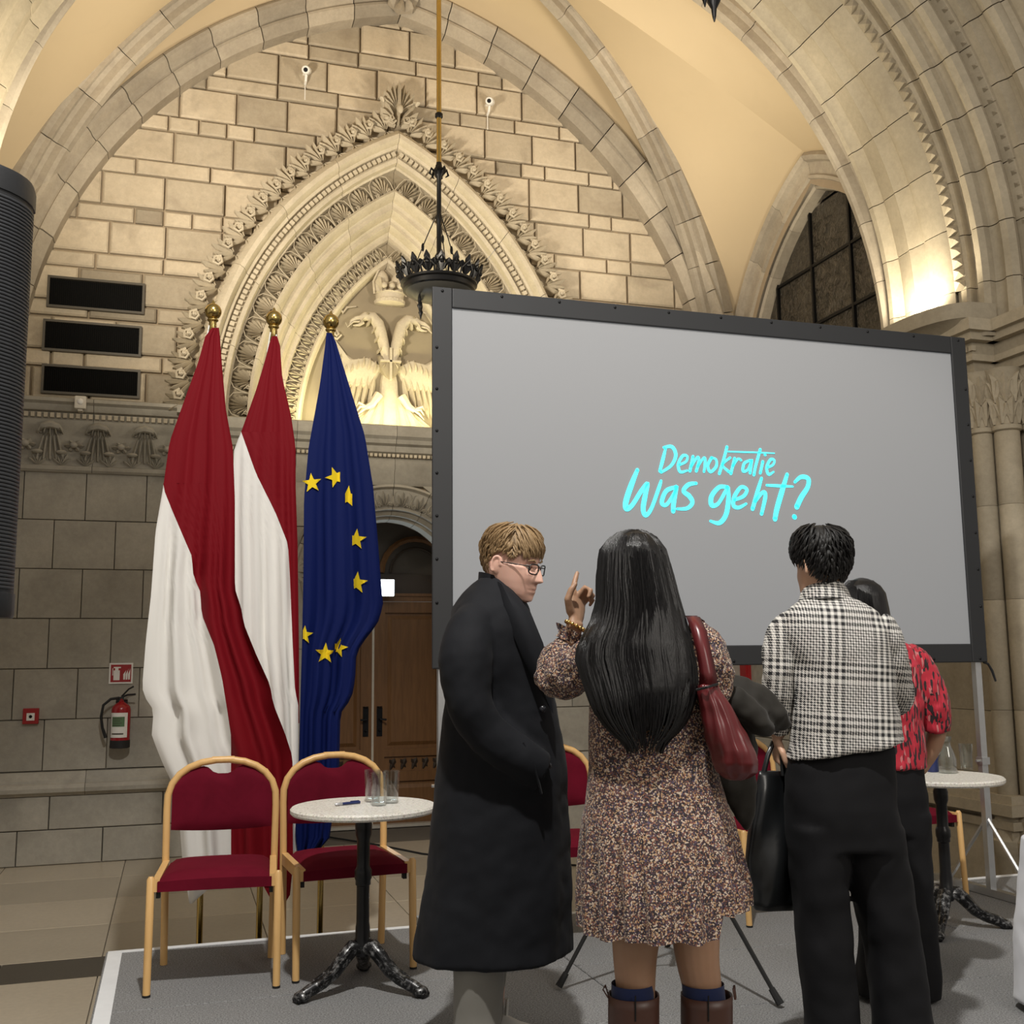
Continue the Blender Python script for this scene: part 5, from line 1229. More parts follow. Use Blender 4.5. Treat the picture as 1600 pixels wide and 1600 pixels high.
# black cable on the floor behind the stage
P = [onZ(470, 1300, 0.008), onZ(520, 1309, 0.008), onZ(590, 1320, 0.008), onZ(660, 1334, 0.008), onZ(760, 1346, 0.008), onZ(900, 1352, 0.008)]
cb = MB(); cb.tube([q - P[0] for q in P], 0.009, 6); co = cb.build('cable', MAT['black_rubber'], None, 60); co.location = P[0]; tag(co, 'thin black cable lying on the stone floor in front of the wooden door', 'cable')
# three ventilation grilles set in the wall
for k, (xa, ya, xb, yb_, lab) in enumerate(((75, 431, 225, 494, 'dark long ventilation grille, topmost of three on the stone wall'), (68, 499, 220, 561, 'dark long ventilation grille, middle one of three on the stone wall'), (66, 569, 218, 622, 'dark long ventilation grille, lowest of three, just above the carved cornice'))):
    p0 = onY(xa, ya, YW - 0.02); p1 = onY(xb, yb_, YW - 0.02); p2 = onY(xa, ya + 49, YW - 0.02)
    hx = (p1.x - p0.x) / 2; z1 = p0.z; z0 = p2.z if k < 2 else p2.z + 0.02; hz = (z1 - z0) / 2
    g = empty('ventilation_grille', ((p0.x + p1.x) / 2, YW, (z0 + z1) / 2), label=lab, cat='grille', group='ventilation grilles in the back wall')
    m = MB(); m.box(-hx + 0.005, hx - 0.005, -0.012, -0.008, -hz + 0.005, hz - 0.005); m.build('backing', MAT['grille_dark'], g)
    for (a, b, c, d) in ((-hx, hx, hz - 0.022, hz), (-hx, hx, -hz, -hz + 0.022), (-hx, -hx + 0.022, -hz + 0.022, hz - 0.022), (hx - 0.022, hx, -hz + 0.022, hz - 0.022)):
        m = MB(); m.box(a, b, -0.05, -0.012, c, d); m.build('frame_bar', MAT['grille_frame'], g)
    m = MB(); n = 46
    for i in range(n):
        x = -hx + 0.03 + (2 * hx - 0.06) * i / (n - 1); m.box(x - 0.003, x + 0.003, -0.028, -0.012, -hz + 0.022, hz - 0.022)
    tag(m.build('grille_bars', MAT['grille_dark'], g), kind='stuff')
# small motion detector on the cornice
p = onY(126, 628, YW - 0.20); md = empty('motion_detector', (p.x, YW - 0.19, p.z - 0.01), label='small cream detector box on the cornice below the grilles', cat='detector')
m = MB(); m.box(-0.05, 0.05, -0.05, 0.0, -0.06, 0.06); o = m.build('housing', MAT['housing_white'], md); mo = o.modifiers.new('edge', 'BEVEL'); mo.width = 0.01; mo.segments = 2
m = MB(); m.sphere((0, -0.05, 0.005), (0.028, 0.016, 0.028), 12, 8); m.build('lens', MAT['sign_white'], md, 60)
m = MB(); m.box(-0.02, 0.02, -0.02, 0.06, -0.075, -0.055); m.build('bracket', MAT['housing_white'], md)
# two security cameras in the tympanum wall
for px, py, tilt, lab in ((479, 109, 0, 'small white security camera on the wall, on the grille side of the carved finial'), (766, 158, 1, 'small white security camera on the wall, past the chandelier rod from the finial')):
    p = onY(px, py, YW - 0.12); sc_ = empty('security_camera', (p.x, YW - 0.012, p.z), label=lab, cat='camera', group='security cameras on the back wall')
    ax = Vector((-0.22, -0.80, -0.40)).normalized() if not tilt else Vector((-0.40, -0.78, -0.35)).normalized(); c_ = Vector((0, -0.10, 0.0))
    m = MB(); m.tube([c_ - ax * 0.07, c_ - ax * 0.06, c_ + ax * 0.05, c_ + ax * 0.058], [0.036, 0.044, 0.044, 0.038], 16); m.build('housing', MAT['sign_white'], sc_, 40)
    m = MB(); m.tube([c_ + ax * 0.05, c_ + ax * 0.062], [0.024, 0.022], 14); m.build('lens', MAT['lens_black'], sc_, 40)
    m = MB(); m.tube([(0, -0.08, -0.03), (0, -0.05, -0.09), (0, 0.0, -0.10)], 0.014, 8); m.lathe([(0.03, 0.0), (0.03, 0.01)], 12); m.build('mount', MAT['sign_white'], sc_, 40)
    m = MB(); m.tube([(0, 0.004, -0.10), (0, 0.004, -0.27)], 0.006, 6); m.build('cable_duct', MAT['sign_white'], sc_, 40)
# lit exit lamp over the door
t = NT('lamp_white'); t.col((0.9, 0.9, 0.9)); t.set(Emission_Color=(0.85, 0.95, 1.0, 1), Emission_Strength=5.0)
p0 = onY(594, 906, YD - 0.22); p1 = onY(615, 931, YD - 0.22); el = empty('exit_lamp', (p1.x - 0.17, YD - 0.22, (p0.z + p1.z) / 2), label='lit white emergency lamp box over the wooden door', cat='lamp'); hz = (p0.z - p1.z) / 2
m = MB(); m.box(-0.17, 0.17, -0.03, 0.0, -hz, hz); o = m.build('lamp_face', MAT['lamp_white'], el)
m = MB(); m.box(-0.175, 0.175, 0.0, 0.05, -hz - 0.006, hz + 0.006); m.tube([(0, 0.04, 0), (0, 0.17, 0)], 0.014, 8); m.build('housing', MAT['housing_white'], el)
lamp('exit_lamp_glow', 'AREA', (p1.x - 0.17, YD - 0.27, (p0.z + p1.z) / 2), (p1.x - 0.17, 6, 1.9), 4, (0.75, 0.9, 1.0), 0.3, 0.15)
# red wall cabinet seen between the people, under the screen
p0 = onY(1164, 1030, YW - 0.12); p1 = onY(1206, 1078, YW - 0.12); rc = empty('wall_cabinet', ((p0.x + p1.x) / 2, YW - 0.002, (p0.z + p1.z) / 2), label='plain red cabinet on the far stone wall, seen below the screen border', cat='cabinet')
hx = (p1.x - p0.x) / 2; hz = (p0.z - p1.z) / 2
m = MB(); m.box(-hx, hx, -0.12, 0, -hz, hz); m.build('body', MAT['signal_red'], rc); m = MB(); m.box(-hx + 0.02, hx - 0.02, -0.13, -0.12, -hz + 0.02, hz - 0.02); m.build('door', MAT['signal_red'], rc)

# ---------------------------------------------------------------- chandeliers
plain('lamp_iron', (0.011, 0.011, 0.012), 0.38, 0.6, bump=0.1, scale=50)
def make_chandelier(top):
    r = empty('chandelier')
    m = MB(); m.tube([(0, 0, 1.05), (0, 0, top)], 0.022, 10); tag(m.build('rod', MAT['brass'], r, 40), 'brass rod')
    m = MB(); m.lathe([(0.022, 0.05), (0.03, 0.08), (0.028, 0.2), (0.04, 0.23), (0.022, 0.26), (0.022, 0.55), (0.032, 0.58), (0.022, 0.62), (0.02, 0.95), (0.045, 0.99), (0.05, 1.03), (0.03, 1.06), (0.024, 1.10)], 12); m.build('stem', MAT['lamp_iron'], r, 40)
    m = MB(); m.lathe([(0.026, 1.52), (0.036, 1.53), (0.036, 1.56), (0.026, 1.57)], 12); m.build('collar', MAT['lamp_iron'], r, 40)
    for k in range(6):
        a = k * math.pi / 3; m = MB(); m.tube([(0.03 * math.cos(a), 0.03 * math.sin(a), 1.0), (0.07 * math.cos(a), 0.07 * math.sin(a), 1.04), (0.085 * math.cos(a), 0.085 * math.sin(a), 0.99), (0.06 * math.cos(a), 0.06 * math.sin(a), 0.97)], [0.012, 0.012, 0.011, 0.005], 6); m.build('leaf_scroll', MAT['lamp_iron'], r, 50)
    m = MB(); m.lathe([(0.285, -0.10), (0.315, -0.09), (0.315, -0.05), (0.335, -0.04), (0.335, -0.02), (0.31, -0.015), (0.31, -0.045), (0.28, -0.06), (0.285, -0.10)], 48, cap=(False, False)); m.build('crown_ring', MAT['lamp_iron'], r, 40)
    m = MB(); m.lathe([(0.30, -0.09), (0.27, -0.12), (0.19, -0.145), (0.06, -0.155), (0.02, -0.16), (0.02, -0.14), (0.06, -0.14), (0.19, -0.13), (0.26, -0.11)], 36, cap=(False, False)); tag(m.build('glass_bowl', MAT['lamp_bowl'], r, 40), 'dull grey bowl under the ring')
    tip = MB()
    lobe(tip, (0, -0.02), (0, 0.125), 0.022, 0.012); lobe(tip, (-0.012, 0), (-0.05, 0.075), 0.014, 0.01); lobe(tip, (0.012, 0), (0.05, 0.075), 0.014, 0.01); tip.sphere((0, -0.012, 0.055), 0.014, 6, 5)
    tip.tube([(-0.045, 0, -0.02), (-0.05, -0.005, 0.03), (0, -0.008, 0.09), (0.05, -0.005, 0.03), (0.045, 0, -0.02)], 0.007, 5)
    tm = tip.mesh('crown_leaf', MAT['lamp_iron'], 50)
    for k in range(18):
        a = k / 18 * 2 * math.pi
        obj('crown_leaf', tm, r, Matrix.Translation((0.325 * math.cos(a), 0.325 * math.sin(a), -0.01)) @ Matrix.Rotation(a + math.pi / 2, 4, 'Z') @ Matrix.Rotation(rad(20), 4, 'X') @ Matrix.Diagonal((1.25, 1.25, 1.35, 1)))
    dm = MB(); dm.lathe([(0.004, 0.0), (0.012, -0.02), (0.017, -0.06), (0.012, -0.09), (0.022, -0.11), (0.012, -0.135), (0.003, -0.17)], 8); dp = dm.mesh('pendant', MAT['lamp_iron'], 50)
    for k in range(6):
        a = k / 6 * 2 * math.pi + 0.25; obj('pendant', dp, r, Matrix.Translation((0.19 * math.cos(a), 0.19 * math.sin(a), -0.14)))
    dm = MB(); dm.lathe([(0.02, 0.0), (0.05, -0.03), (0.055, -0.07), (0.03, -0.10), (0.045, -0.12), (0.03, -0.15), (0.014, -0.18), (0.03, -0.22), (0.034, -0.25), (0.014, -0.29), (0.010, -0.33), (0.003, -0.36)], 12, (0, 0, -0.155)); dm.build('bottom_finial', MAT['lamp_iron'], r, 50)
    for k in range(3):
        a = k / 3 * 2 * math.pi + 0.5; c_, s_ = math.cos(a), math.sin(a)
        m = MB(); m.tube([(0.02 * c_, 0.02 * s_, 0.62), (0.10 * c_, 0.10 * s_, 0.45), (0.20 * c_, 0.20 * s_, 0.22), (0.30 * c_, 0.30 * s_, -0.02)], 0.005, 5); m.sphere((0.15 * c_, 0.15 * s_, 0.33), (0.014, 0.014, 0.04), 6, 6); m.build('chain', MAT['lamp_iron'], r, 50)
    return r
plain('lamp_bowl', (0.045, 0.045, 0.042), 0.35)
p = onY(686, 440, CROWN.y); ch0 = make_chandelier(CROWN.z - 0.33 - p.z)
ch0.location = (p.x, CROWN.y, p.z); tag(ch0, 'black wrought iron chandelier ring on a brass rod before the carved niche', 'chandelier')
ch1 = copy_tree(ch0); p = onY(1116, 27, 4.4); ch1.location = (p.x, 4.4, p.z + 0.49); tag(ch1, 'black iron chandelier of which only the bottom tip hangs into view', 'chandelier')
# ================================================================== people
def skin(name, c, c2):
    t = NT(name); v = t.coords(); f = t.noise(v, 18, 4); t.col(t.mix(f, c, c2)); t.set(Roughness=0.5, Subsurface_Weight=0.12, Subsurface_Radius=(0.02, 0.008, 0.004), Subsurface_Scale=0.4)
skin('skin_fair', (0.68, 0.39, 0.30), (0.76, 0.48, 0.385)); skin('skin_tan', (0.36, 0.20, 0.12), (0.43, 0.26, 0.165)); skin('skin_warm', (0.56, 0.33, 0.22), (0.63, 0.40, 0.28))
plain('lip_pink', (0.42, 0.15, 0.13), 0.45); plain('eye_white', (0.75, 0.72, 0.68), 0.2); plain('eye_dark', (0.03, 0.025, 0.02), 0.1)
def hairmat(name, c, c2, rough):
    t = NT(name); v = t.coords((60, 60, 5)); f = t.noise(v, 3.5, 5, 0.65); t.col(t.mix(f, c, c2)); t.set(Roughness=rough, Specular_IOR_Level=0.4); t.bump(f, 0.5, 0.004)
hairmat('hair_black', (0.002, 0.002, 0.0025), (0.009, 0.0085, 0.009), 0.30); hairmat('hair_blond', (0.17, 0.105, 0.05), (0.40, 0.27, 0.14), 0.5); hairmat('hair_short_black', (0.005, 0.005, 0.005), (0.016, 0.015, 0.015), 0.5)
def fabric(name, c, rough=0.85, sheen=0.2, sc=500):
    t = NT(name); v = t.coords(); f = t.noise(v, sc, 2); f2 = t.noise(v, 5, 3); t.col(t.mix(f2, tuple(x * 0.8 for x in c), tuple(x * 1.2 for x in c))); t.set(Roughness=rough, Sheen_Weight=sheen, Specular_IOR_Level=0.25); t.bump(f, 0.2, 0.001)
fabric('coat_black', (0.0062, 0.0070, 0.0098), 0.8, 0.02); fabric('trouser_grey', (0.22, 0.21, 0.185)); fabric('trouser_black', (0.0045, 0.0045, 0.0058), 0.8, 0.01); fabric('coat_olive', (0.016, 0.014, 0.011), 0.75, 0.08); fabric('sock_navy', (0.012, 0.02, 0.07)); fabric('trouser_white', (0.78, 0.79, 0.83)); fabric('shirt_grey', (0.2, 0.2, 0.22))
plain('leather_burgundy', (0.105, 0.012, 0.014), 0.32, scale=7, bump=0.15); plain('leather_black', (0.009, 0.010, 0.011), 0.3, scale=9, bump=0.2); plain('leather_brown', (0.075, 0.032, 0.022), 0.42, scale=10, bump=0.1); plain('shoe_white', (0.68, 0.66, 0.62), 0.55); plain('gold', (0.75, 0.5, 0.18), 0.25, 1.0); plain('button_dark', (0.02, 0.02, 0.025), 0.25)
# floral dress
t = NT('floral_print'); v = t.coords(); vo = t.new('ShaderNodeTexVoronoi'); vo.inputs['Scale'].default_value = 270; vo.inputs['Randomness'].default_value = 1; t.l(v, vo.inputs['Vector'])
sep = t.new('ShaderNodeSeparateColor'); t.l(vo.outputs['Color'], sep.inputs[0]); f = t.noise(v, 14, 3)
k = t.math('ADD', sep.outputs[0], t.math('MULTIPLY', t.math('SUBTRACT', f, 0.5), 0.35))
t.col(t.ramp(k, [(0.0, (0.022, 0.014, 0.018)), (0.30, (0.055, 0.03, 0.035)), (0.42, (0.20, 0.075, 0.05)), (0.52, (0.075, 0.055, 0.095)), (0.62, (0.42, 0.26, 0.14)), (0.74, (0.55, 0.44, 0.34)), (0.90, (0.13, 0.06, 0.05))], 'CONSTANT')); t.set(Roughness=0.8, Sheen_Weight=0.1)
# glen check
t = NT('glen_check'); tc = t.new('ShaderNodeTexCoord'); sp = t.new('ShaderNodeSeparateXYZ'); mp = t.new('ShaderNodeMapping'); mp.inputs['Rotation'].default_value = (0, rad(-4), 0); t.l(tc.outputs['Object'], mp.inputs[0]); t.l(mp.outputs[0], sp.inputs[0])
U = sp.outputs[0]; V = sp.outputs[2]
def per(x, p, duty=0.5): return t.math('LESS_THAN', t.math('FRACT', t.math('DIVIDE', t.math('ADD', x, 50.0), p)), duty)
def yarn(x):
    band = per(t.math('ADD', x, 0.02), 0.178, 0.42)
    coarse = per(x, 0.0225, 0.52); fine = per(x, 0.0092, 0.5)
    return t.math('ADD', t.math('MULTIPLY', band, coarse), t.math('MULTIPLY', t.math('SUBTRACT', 1.0, band), fine))
yu, yv = yarn(U), yarn(V); tw = per(t.math('ADD', U, V), 0.0065, 0.5)
both = t.math('ADD', yu, yv)
val = t.math('ADD', t.math('GREATER_THAN', both, 1.5), t.math('MULTIPLY', t.math('MULTIPLY', t.math('GREATER_THAN', both, 0.5), t.math('LESS_THAN', both, 1.5)), tw))
t.col(t.mix(val, (0.66, 0.64, 0.60), (0.018, 0.018, 0.02))); t.set(Roughness=0.9)
# red top with dark dashes
t = NT('red_dashes'); v = t.coords((125, 125, 30), rot=(0, rad(14), 0)); vo = t.new('ShaderNodeTexVoronoi'); vo.inputs['Scale'].default_value = 1.0; t.l(v, vo.inputs['Vector']); sep = t.new('ShaderNodeSeparateColor'); t.l(vo.outputs['Color'], sep.inputs[0])
t.col(t.ramp(sep.outputs[1], [(0.0, (0.42, 0.012, 0.03)), (0.52, (0.50, 0.02, 0.045)), (0.66, (0.02, 0.008, 0.01)), (0.94, (0.5, 0.16, 0.16))], 'CONSTANT')); t.set(Roughness=0.75, Sheen_Weight=0.1)

YAX = Vector((sa, ca, 0)); XAX = Vector((ca, -sa, 0))
class Figure:
    def __init__(s, px, py, label):
        s.P0 = onZ(px, py, ZS_); s.P0.z = ZS_ + 0.003
        s.root = empty('person', s.P0, rad(-YAW), label=label, cat='person')
    def L(s, px, py, dy=0.0):
        d = ray(px, py); o = s.P0 + YAX * dy; k = (o - EYE).dot(YAX) / d.dot(YAX); w = EYE + d * k - s.P0
        return Vector((w.dot(XAX), dy, w.z))
    def ring(s, py, l, r, dy, hd, n=32, pw=2.3, slope=0.0, fold=None):
        a, b = s.L(l, py, dy), s.L(r, py, dy); c = (a + b) / 2; hw = (b.x - a.x) / 2; out = []
        for k in range(n):
            q = 2 * math.pi * k / n; cq, sq = math.cos(q), math.sin(q)
            m = 1.0 if fold is None else 1.0 + fold(q)
            out.append(Vector((c.x + hw * m * math.copysign(abs(cq) ** (2 / pw), cq), dy + hd * m * math.copysign(abs(sq) ** (2 / pw), sq), c.z + slope * cq)))
        return out
    def loft(s, mb, rows, n=32, sub=1, pw=2.3, cap=(True, True), fold=None):
        """rows: (py, left px, right px, depth centre, half depth)"""
        rows = sorted(rows); R_ = []
        for i in range(len(rows) - 1):
            for k in range(sub):
                q = k / sub; q2 = q
                R_.append([a + (b - a) * q2 for a, b in zip(rows[i], rows[i + 1])])
        R_.append(list(rows[-1]))
        mb.loft([s.ring(*r, n=n, pw=pw, fold=(None if fold is None else (lambda q, r=r: fold(q, r[0])))) for r in R_], True, cap)
    def limb(s, mb, pts, n=14):
        """pts: (px, py, dy, radius)"""
        P = [s.L(*p[:3]) for p in pts]; Q, R_ = [], []
        for i in range(len(P) - 1):
            p0, p1, p2, p3 = P[max(i - 1, 0)], P[i], P[i + 1], P[min(i + 2, len(P) - 1)]
            for k in range(4):
                u = k / 4; Q.append(0.5 * (2 * p1 + (p2 - p0) * u + (2 * p0 - 5 * p1 + 4 * p2 - p3) * u * u + (-p0 + 3 * p1 - 3 * p2 + p3) * u ** 3)); R_.append(pts[i][3] + (pts[i + 1][3] - pts[i][3]) * u)
        Q.append(P[-1]); R_.append(pts[-1][3]); mb.tube(Q, R_, n)

# ---- heads (authored facing -y, centre between chin and crown)
HP = [(-0.120, -0.072, -0.015, 0.022), (-0.112, -0.088, 0.005, 0.040), (-0.095, -0.094, 0.02, 0.052), (-0.075, -0.094, 0.045, 0.060), (-0.05, -0.094, 0.066, 0.066), (-0.02, -0.093, 0.084, 0.071), (0.0, -0.092, 0.094, 0.074), (0.03, -0.096, 0.101, 0.077), (0.06, -0.091, 0.100, 0.076), (0.085, -0.077, 0.088, 0.068), (0.105, -0.053, 0.063, 0.050), (0.117, -0.024, 0.034, 0.026), (0.12, -0.004, 0.012, 0.006)]
def hprof(z):
    z = max(-0.12, min(0.12, z))
    for a, b in zip(HP, HP[1:]):
        if z <= b[0]: q = (z - a[0]) / (b[0] - a[0]); return [a[i] + (b[i] - a[i]) * q for i in (1, 2, 3)]
    return list(HP[-1][1:])
def gs(x, s_): return math.exp(-(x / s_) ** 2)
def head_surf(phi, z, k=1.0, plump=0.0):
    """phi = 0 front, +pi/2 the head's own left (+x)"""
    f, b, w = hprof(z); c = (f + b) / 2; h = (b - f) / 2
    cq, sq = math.cos(phi), math.sin(phi); pw = 2.25
    x = w * k * math.copysign(abs(sq) ** (2 / pw), sq); y = c - h * k * math.copysign(abs(cq) ** (2 / pw), cq)
    return Vector((x, y, z * (k if z > 0.0 else 1)))
def head_detail(p, phi):
    if math.cos(phi) < 0.1: return p
    x, z = p.x, p.z; d = 0.0
    nz = 0.004 if z > 0.02 else (0.006 + 0.027 * ((0.02 - z) / 0.062) if z > -0.042 else 0.033 * max(0, 1 - (-0.042 - z) / 0.010))
    if z > 0.035: nz = 0
    d += nz * gs(x, 0.009 + 0.010 * max(0, min(1, (0.01 - z) / 0.05)))
    d -= 0.011 * (gs(x - 0.032, 0.017) + gs(x + 0.032, 0.017)) * gs(z - 0.002, 0.014)
    d += 0.005 * gs(z - 0.027, 0.009) * gs(abs(x) - 0.028, 0.026)
    d += 0.006 * gs(abs(x) - 0.043, 0.018) * gs(z + 0.03, 0.02)
    d += 0.008 * gs(x, 0.022) * (gs(z + 0.066, 0.006) + 0.9 * gs(z + 0.080, 0.006)) - 0.004 * gs(x, 0.024) * gs(z + 0.073, 0.003)
    d += 0.007 * gs(x, 0.02) * gs(z + 0.108, 0.012) - 0.003 * gs(x, 0.03) * gs(z + 0.092, 0.006)
    return Vector((p.x, p.y - d, p.z))
def head_matrix(c, turn, nod=0.0, tilt=0.0, s=1.0):
    return Matrix.Translation(c) @ Matrix.Rotation(rad(turn), 4, 'Z') @ Matrix.Rotation(rad(tilt), 4, 'Y') @ Matrix.Rotation(rad(nod), 4, 'X') @ Matrix.Diagonal((s, s, s, 1))
def add_head(mb, M_, fat=1.0):
    nz, nu = 60, 72; rings = []
    for j in range(nz + 1):
        z = -0.12 + 0.24 * j / nz
        rings.append([M_ @ head_detail(head_surf(2 * math.pi * i / nu, z, fat if z < 0 else 1.0), 2 * math.pi * i / nu) for i in range(nu)])
    mb.loft(rings)
    for sd in (-1, 1):      # ears
        e = MB(); e.sphere((0, 0, 0), (0.009, 0.019, 0.032), 12, 8)
        e.tube([(sd * 0.008, 0.016 * math.cos(a) + 0.002, 0.029 * math.sin(a)) for a in [rad(-60 + 22 * i) for i in range(12)]], 0.005, 6)
        em = M_ @ Matrix.Translation((sd * 0.078, 0.012, -0.008)) @ Matrix.Rotation(rad(sd * -22), 4, 'Z')
        mb.add([em @ Vector(v) for v in e.V], e.F)
def add_hand(mb, wrist, d, nrm, s=1.0, curl=(20, 25, 30, 35), thumb=0.5, side=1, spread=5):
    """palm and five fingers; d = along the hand, nrm = palm side, side = which way the thumb lies"""
    d = Vector(d).normalized(); nrm = Vector(nrm); nrm = (nrm - d * nrm.dot(d)).normalized(); t_ = d.cross(nrm) * side; w = Vector(wrist)
    ring = lambda q, hw, hh: [w + d * q * s + t_ * (hw * s * math.cos(a)) + nrm * (hh * s * math.sin(a)) for a in [2 * math.pi * k / 12 for k in range(12)]]
    mb.loft([ring(-0.03, 0.025, 0.019), ring(0.0, 0.027, 0.018), ring(0.03, 0.037, 0.017), ring(0.065, 0.041, 0.015), ring(0.09, 0.039, 0.012), ring(0.097, 0.034, 0.008)])
    for i, (o, Ls) in enumerate(((0.030, (0.042, 0.026, 0.021)), (0.010, (0.047, 0.030, 0.022)), (-0.010, (0.043, 0.028, 0.021)), (-0.029, (0.034, 0.021, 0.019)))):
        p = w + d * 0.085 * s + t_ * o * s; ang = rad(curl[i]); a = ang * 0.6; pts = [p]; fan = rad(spread * (1 - i * 0.7)); dd = d * math.cos(fan) + t_ * math.sin(fan)
        for j, L_ in enumerate(Ls):
            p = p + (dd * math.cos(a) + nrm * math.sin(a)) * L_ * s; pts.append(p); a += ang * (1.0 if j == 0 else 0.8)
        r0 = (0.0098, 0.0102, 0.0098, 0.0085)[i] * s; mb.tube(pts, [r0 * 1.05, r0, r0 * 0.9, r0 * 0.72], 10)
        mb.sphere(pts[-1], r0 * 0.72, 8, 6)
    p = w + d * 0.022 * s + t_ * 0.030 * s; q = p + (t_ * 0.75 + d * 0.6 + nrm * 0.25 * thumb).normalized() * 0.042 * s; q2 = q + (t_ * 0.2 + d * 0.9 + nrm * 0.5 * thumb).normalized() * 0.031 * s; q3 = q2 + (d * 0.9 + nrm * 0.6 * thumb - t_ * 0.1).normalized() * 0.024 * s
    mb.tube([p - t_ * 0.015 * s, p, q, q2, q3], [0.014 * s, 0.0145 * s, 0.0125 * s, 0.0108 * s, 0.0078 * s], 10); mb.sphere(q3, 0.0078 * s, 8, 6)

def dome(p, h): return Vector((p.x, p.y, p.z + h * max(0.0, 1 - (p.x ** 2 + p.y ** 2) / 0.0085)))
def hair_clumps(mb, M_, n, line, sweep_, length, lift, r, seed, top=0.118, k0=1.03, hd=0.0):
    """tapered locks that lie on the skull; line(phi) = lowest z of the hairline"""
    g = random.Random(seed)
    for _ in range(n):
        phi = g.uniform(-math.pi, math.pi); zl = line(phi); q = g.random() ** 0.8
        z = top - (top - zl) * q; pts, rr = [], []
        m_ = 6; L_ = length(phi, q) * g.uniform(0.8, 1.2); ph, zz = phi, z; ll = lift(phi, q) * g.uniform(0.6, 1.3); jx = g.uniform(-1, 1) * 0.25
        for i in range(m_):
            u = i / (m_ - 1); p = head_surf(ph, min(0.1195, zz), k0 + 0.02 * (1 - q))
            nrm = Vector((p.x, p.y, p.z * 1.1)).normalized(); p = dome(p, hd) + nrm * ll * math.sin(math.pi * min(1, u * 0.8 + 0.1))
            if zz < zl and u > 0.3: p = p + nrm * 0.002
            pts.append(M_ @ p); rr.append(r * (0.75 + 0.5 * math.sin(math.pi * u)) * (1 - u * u * 0.85))
            dz, dph = sweep_(phi, q); zz -= L_ / m_ * dz; f_, b_, w_ = hprof(min(0.119, zz)); ph += (L_ / m_) * (dph + jx) / max(0.03, w_)
        mb.tube(pts, rr, 5, flat=0.7)
def hair_cap(mb, M_, line, k=1.04, nz=22, nu=60, top=0.12, hd=0.0):
    rows = []
    for j in range(nz + 1):
        row = []
        for i in range(nu):
            ph = 2 * math.pi * i / nu - math.pi; zl = line(ph); z = zl + (0.1195 - zl) * (j / nz) ** 0.8
            kk = 1.005 + (k - 1.005) * min(1, 4 * j / nz + 0.1); row.append(M_ @ dome(head_surf(ph, z, kk), hd))
        rows.append(row)
    mb.loft(rows, True, (False, True))
def glasses(fig, M_):
    t = MB(); lens = MB()
    fy = -0.112
    for sd in (-1, 1):
        cx, cz = sd * 0.034, -0.002; P = []
        for k in range(20):
            a = 2 * math.pi * k / 20; c_, s_ = math.cos(a), math.sin(a)
            P.append(M_ @ Vector((cx + 0.0265 * math.copysign(abs(c_) ** 0.6, c_), fy + 0.010 * ((abs(cx + 0.0265 * c_) / 0.06) ** 2), cz + 0.017 * math.copysign(abs(s_) ** 0.6, s_))))
        t.tube(P + [P[0]], 0.0026, 6, (False, False)); lens.add(P, [tuple(range(20))])
        t.tube([M_ @ Vector(v) for v in ((sd * 0.062, fy + 0.012, 0.006), (sd * 0.074, fy + 0.02, 0.006), (sd * 0.082, -0.04, 0.005), (sd * 0.083, 0.0, 0.004), (sd * 0.080, 0.025, -0.012))], 0.0019, 6)
    t.tube([M_ @ Vector(v) for v in ((-0.0085, fy, 0.004), (0, fy - 0.003, 0.007), (0.0085, fy, 0.004))], 0.0019, 6)
    g = t.build('glasses_frame', MAT['black_paint'], fig.root, 60); lens.build('lens', MAT['lens_glass'], g)
t = NT('lens_glass'); t.set(Roughness=0.0, Transmission_Weight=1.0, IOR=1.02); t.col((1, 1, 1))
def person_body(fig, mat, parts, voxel=0.006, smooth=2):
    mb = MB(); parts(mb); o = mb.build('body', mat, fig.root, 180); return mods(o, voxel=voxel, smooth=smooth, factor=0.4)

# ------------------------------------------------------------------ the man in the long coat
F = Figure(752, 1652, 'person in a long black coat, grey trousers and glasses, looking down sideways, hands in pockets')
HM = head_matrix(F.L(798, 882, 0.0), 63, 12, 0, 1.05)
def parts(mb):
    add_head(mb, HM, 1.12)
    F.limb(mb, [(788, 905, 0.02, 0.058), (780, 930, 0.02, 0.060), (772, 960, 0.02, 0.075)], 16)
    F.loft(mb, [(945, 735, 810, 0.02, 0.09), (980, 715, 828, 0.02, 0.12), (1080, 715, 850, 0.02, 0.13), (1180, 712, 855, 0.02, 0.13), (1290, 706, 850, 0.02, 0.13)], 24)
    F.limb(mb, [(738, 965, -0.13, 0.055), (732, 1040, -0.17, 0.05), (740, 1120, -0.18, 0.042), (770, 1158, -0.17, 0.035), (790, 1170, -0.13, 0.03)])
    F.limb(mb, [(780, 965, 0.17, 0.055), (790, 1050, 0.2, 0.05), (800, 1120, 0.2, 0.042), (812, 1140, 0.15, 0.035), (815, 1150, 0.1, 0.03)])
    add_hand(mb, F.L(790, 1170, -0.13), (0.35, 0.45, -0.6), (0, 1, 0.3), 0.95, side=-1); add_hand(mb, F.L(815, 1150, 0.1), (0.1, -0.2, -0.9), (0, -1, 0), 0.95, side=1)
    for dx, dy in ((-4, -0.09), (14, 0.12)): F.limb(mb, [(755 + dx, 1260, dy, 0.085), (755 + dx, 1430, dy, 0.06), (752 + dx, 1560, dy, 0.05), (750 + dx, 1610, dy, 0.038)])
person_body(F, MAT['skin_fair'], parts, 0.0038, 2)
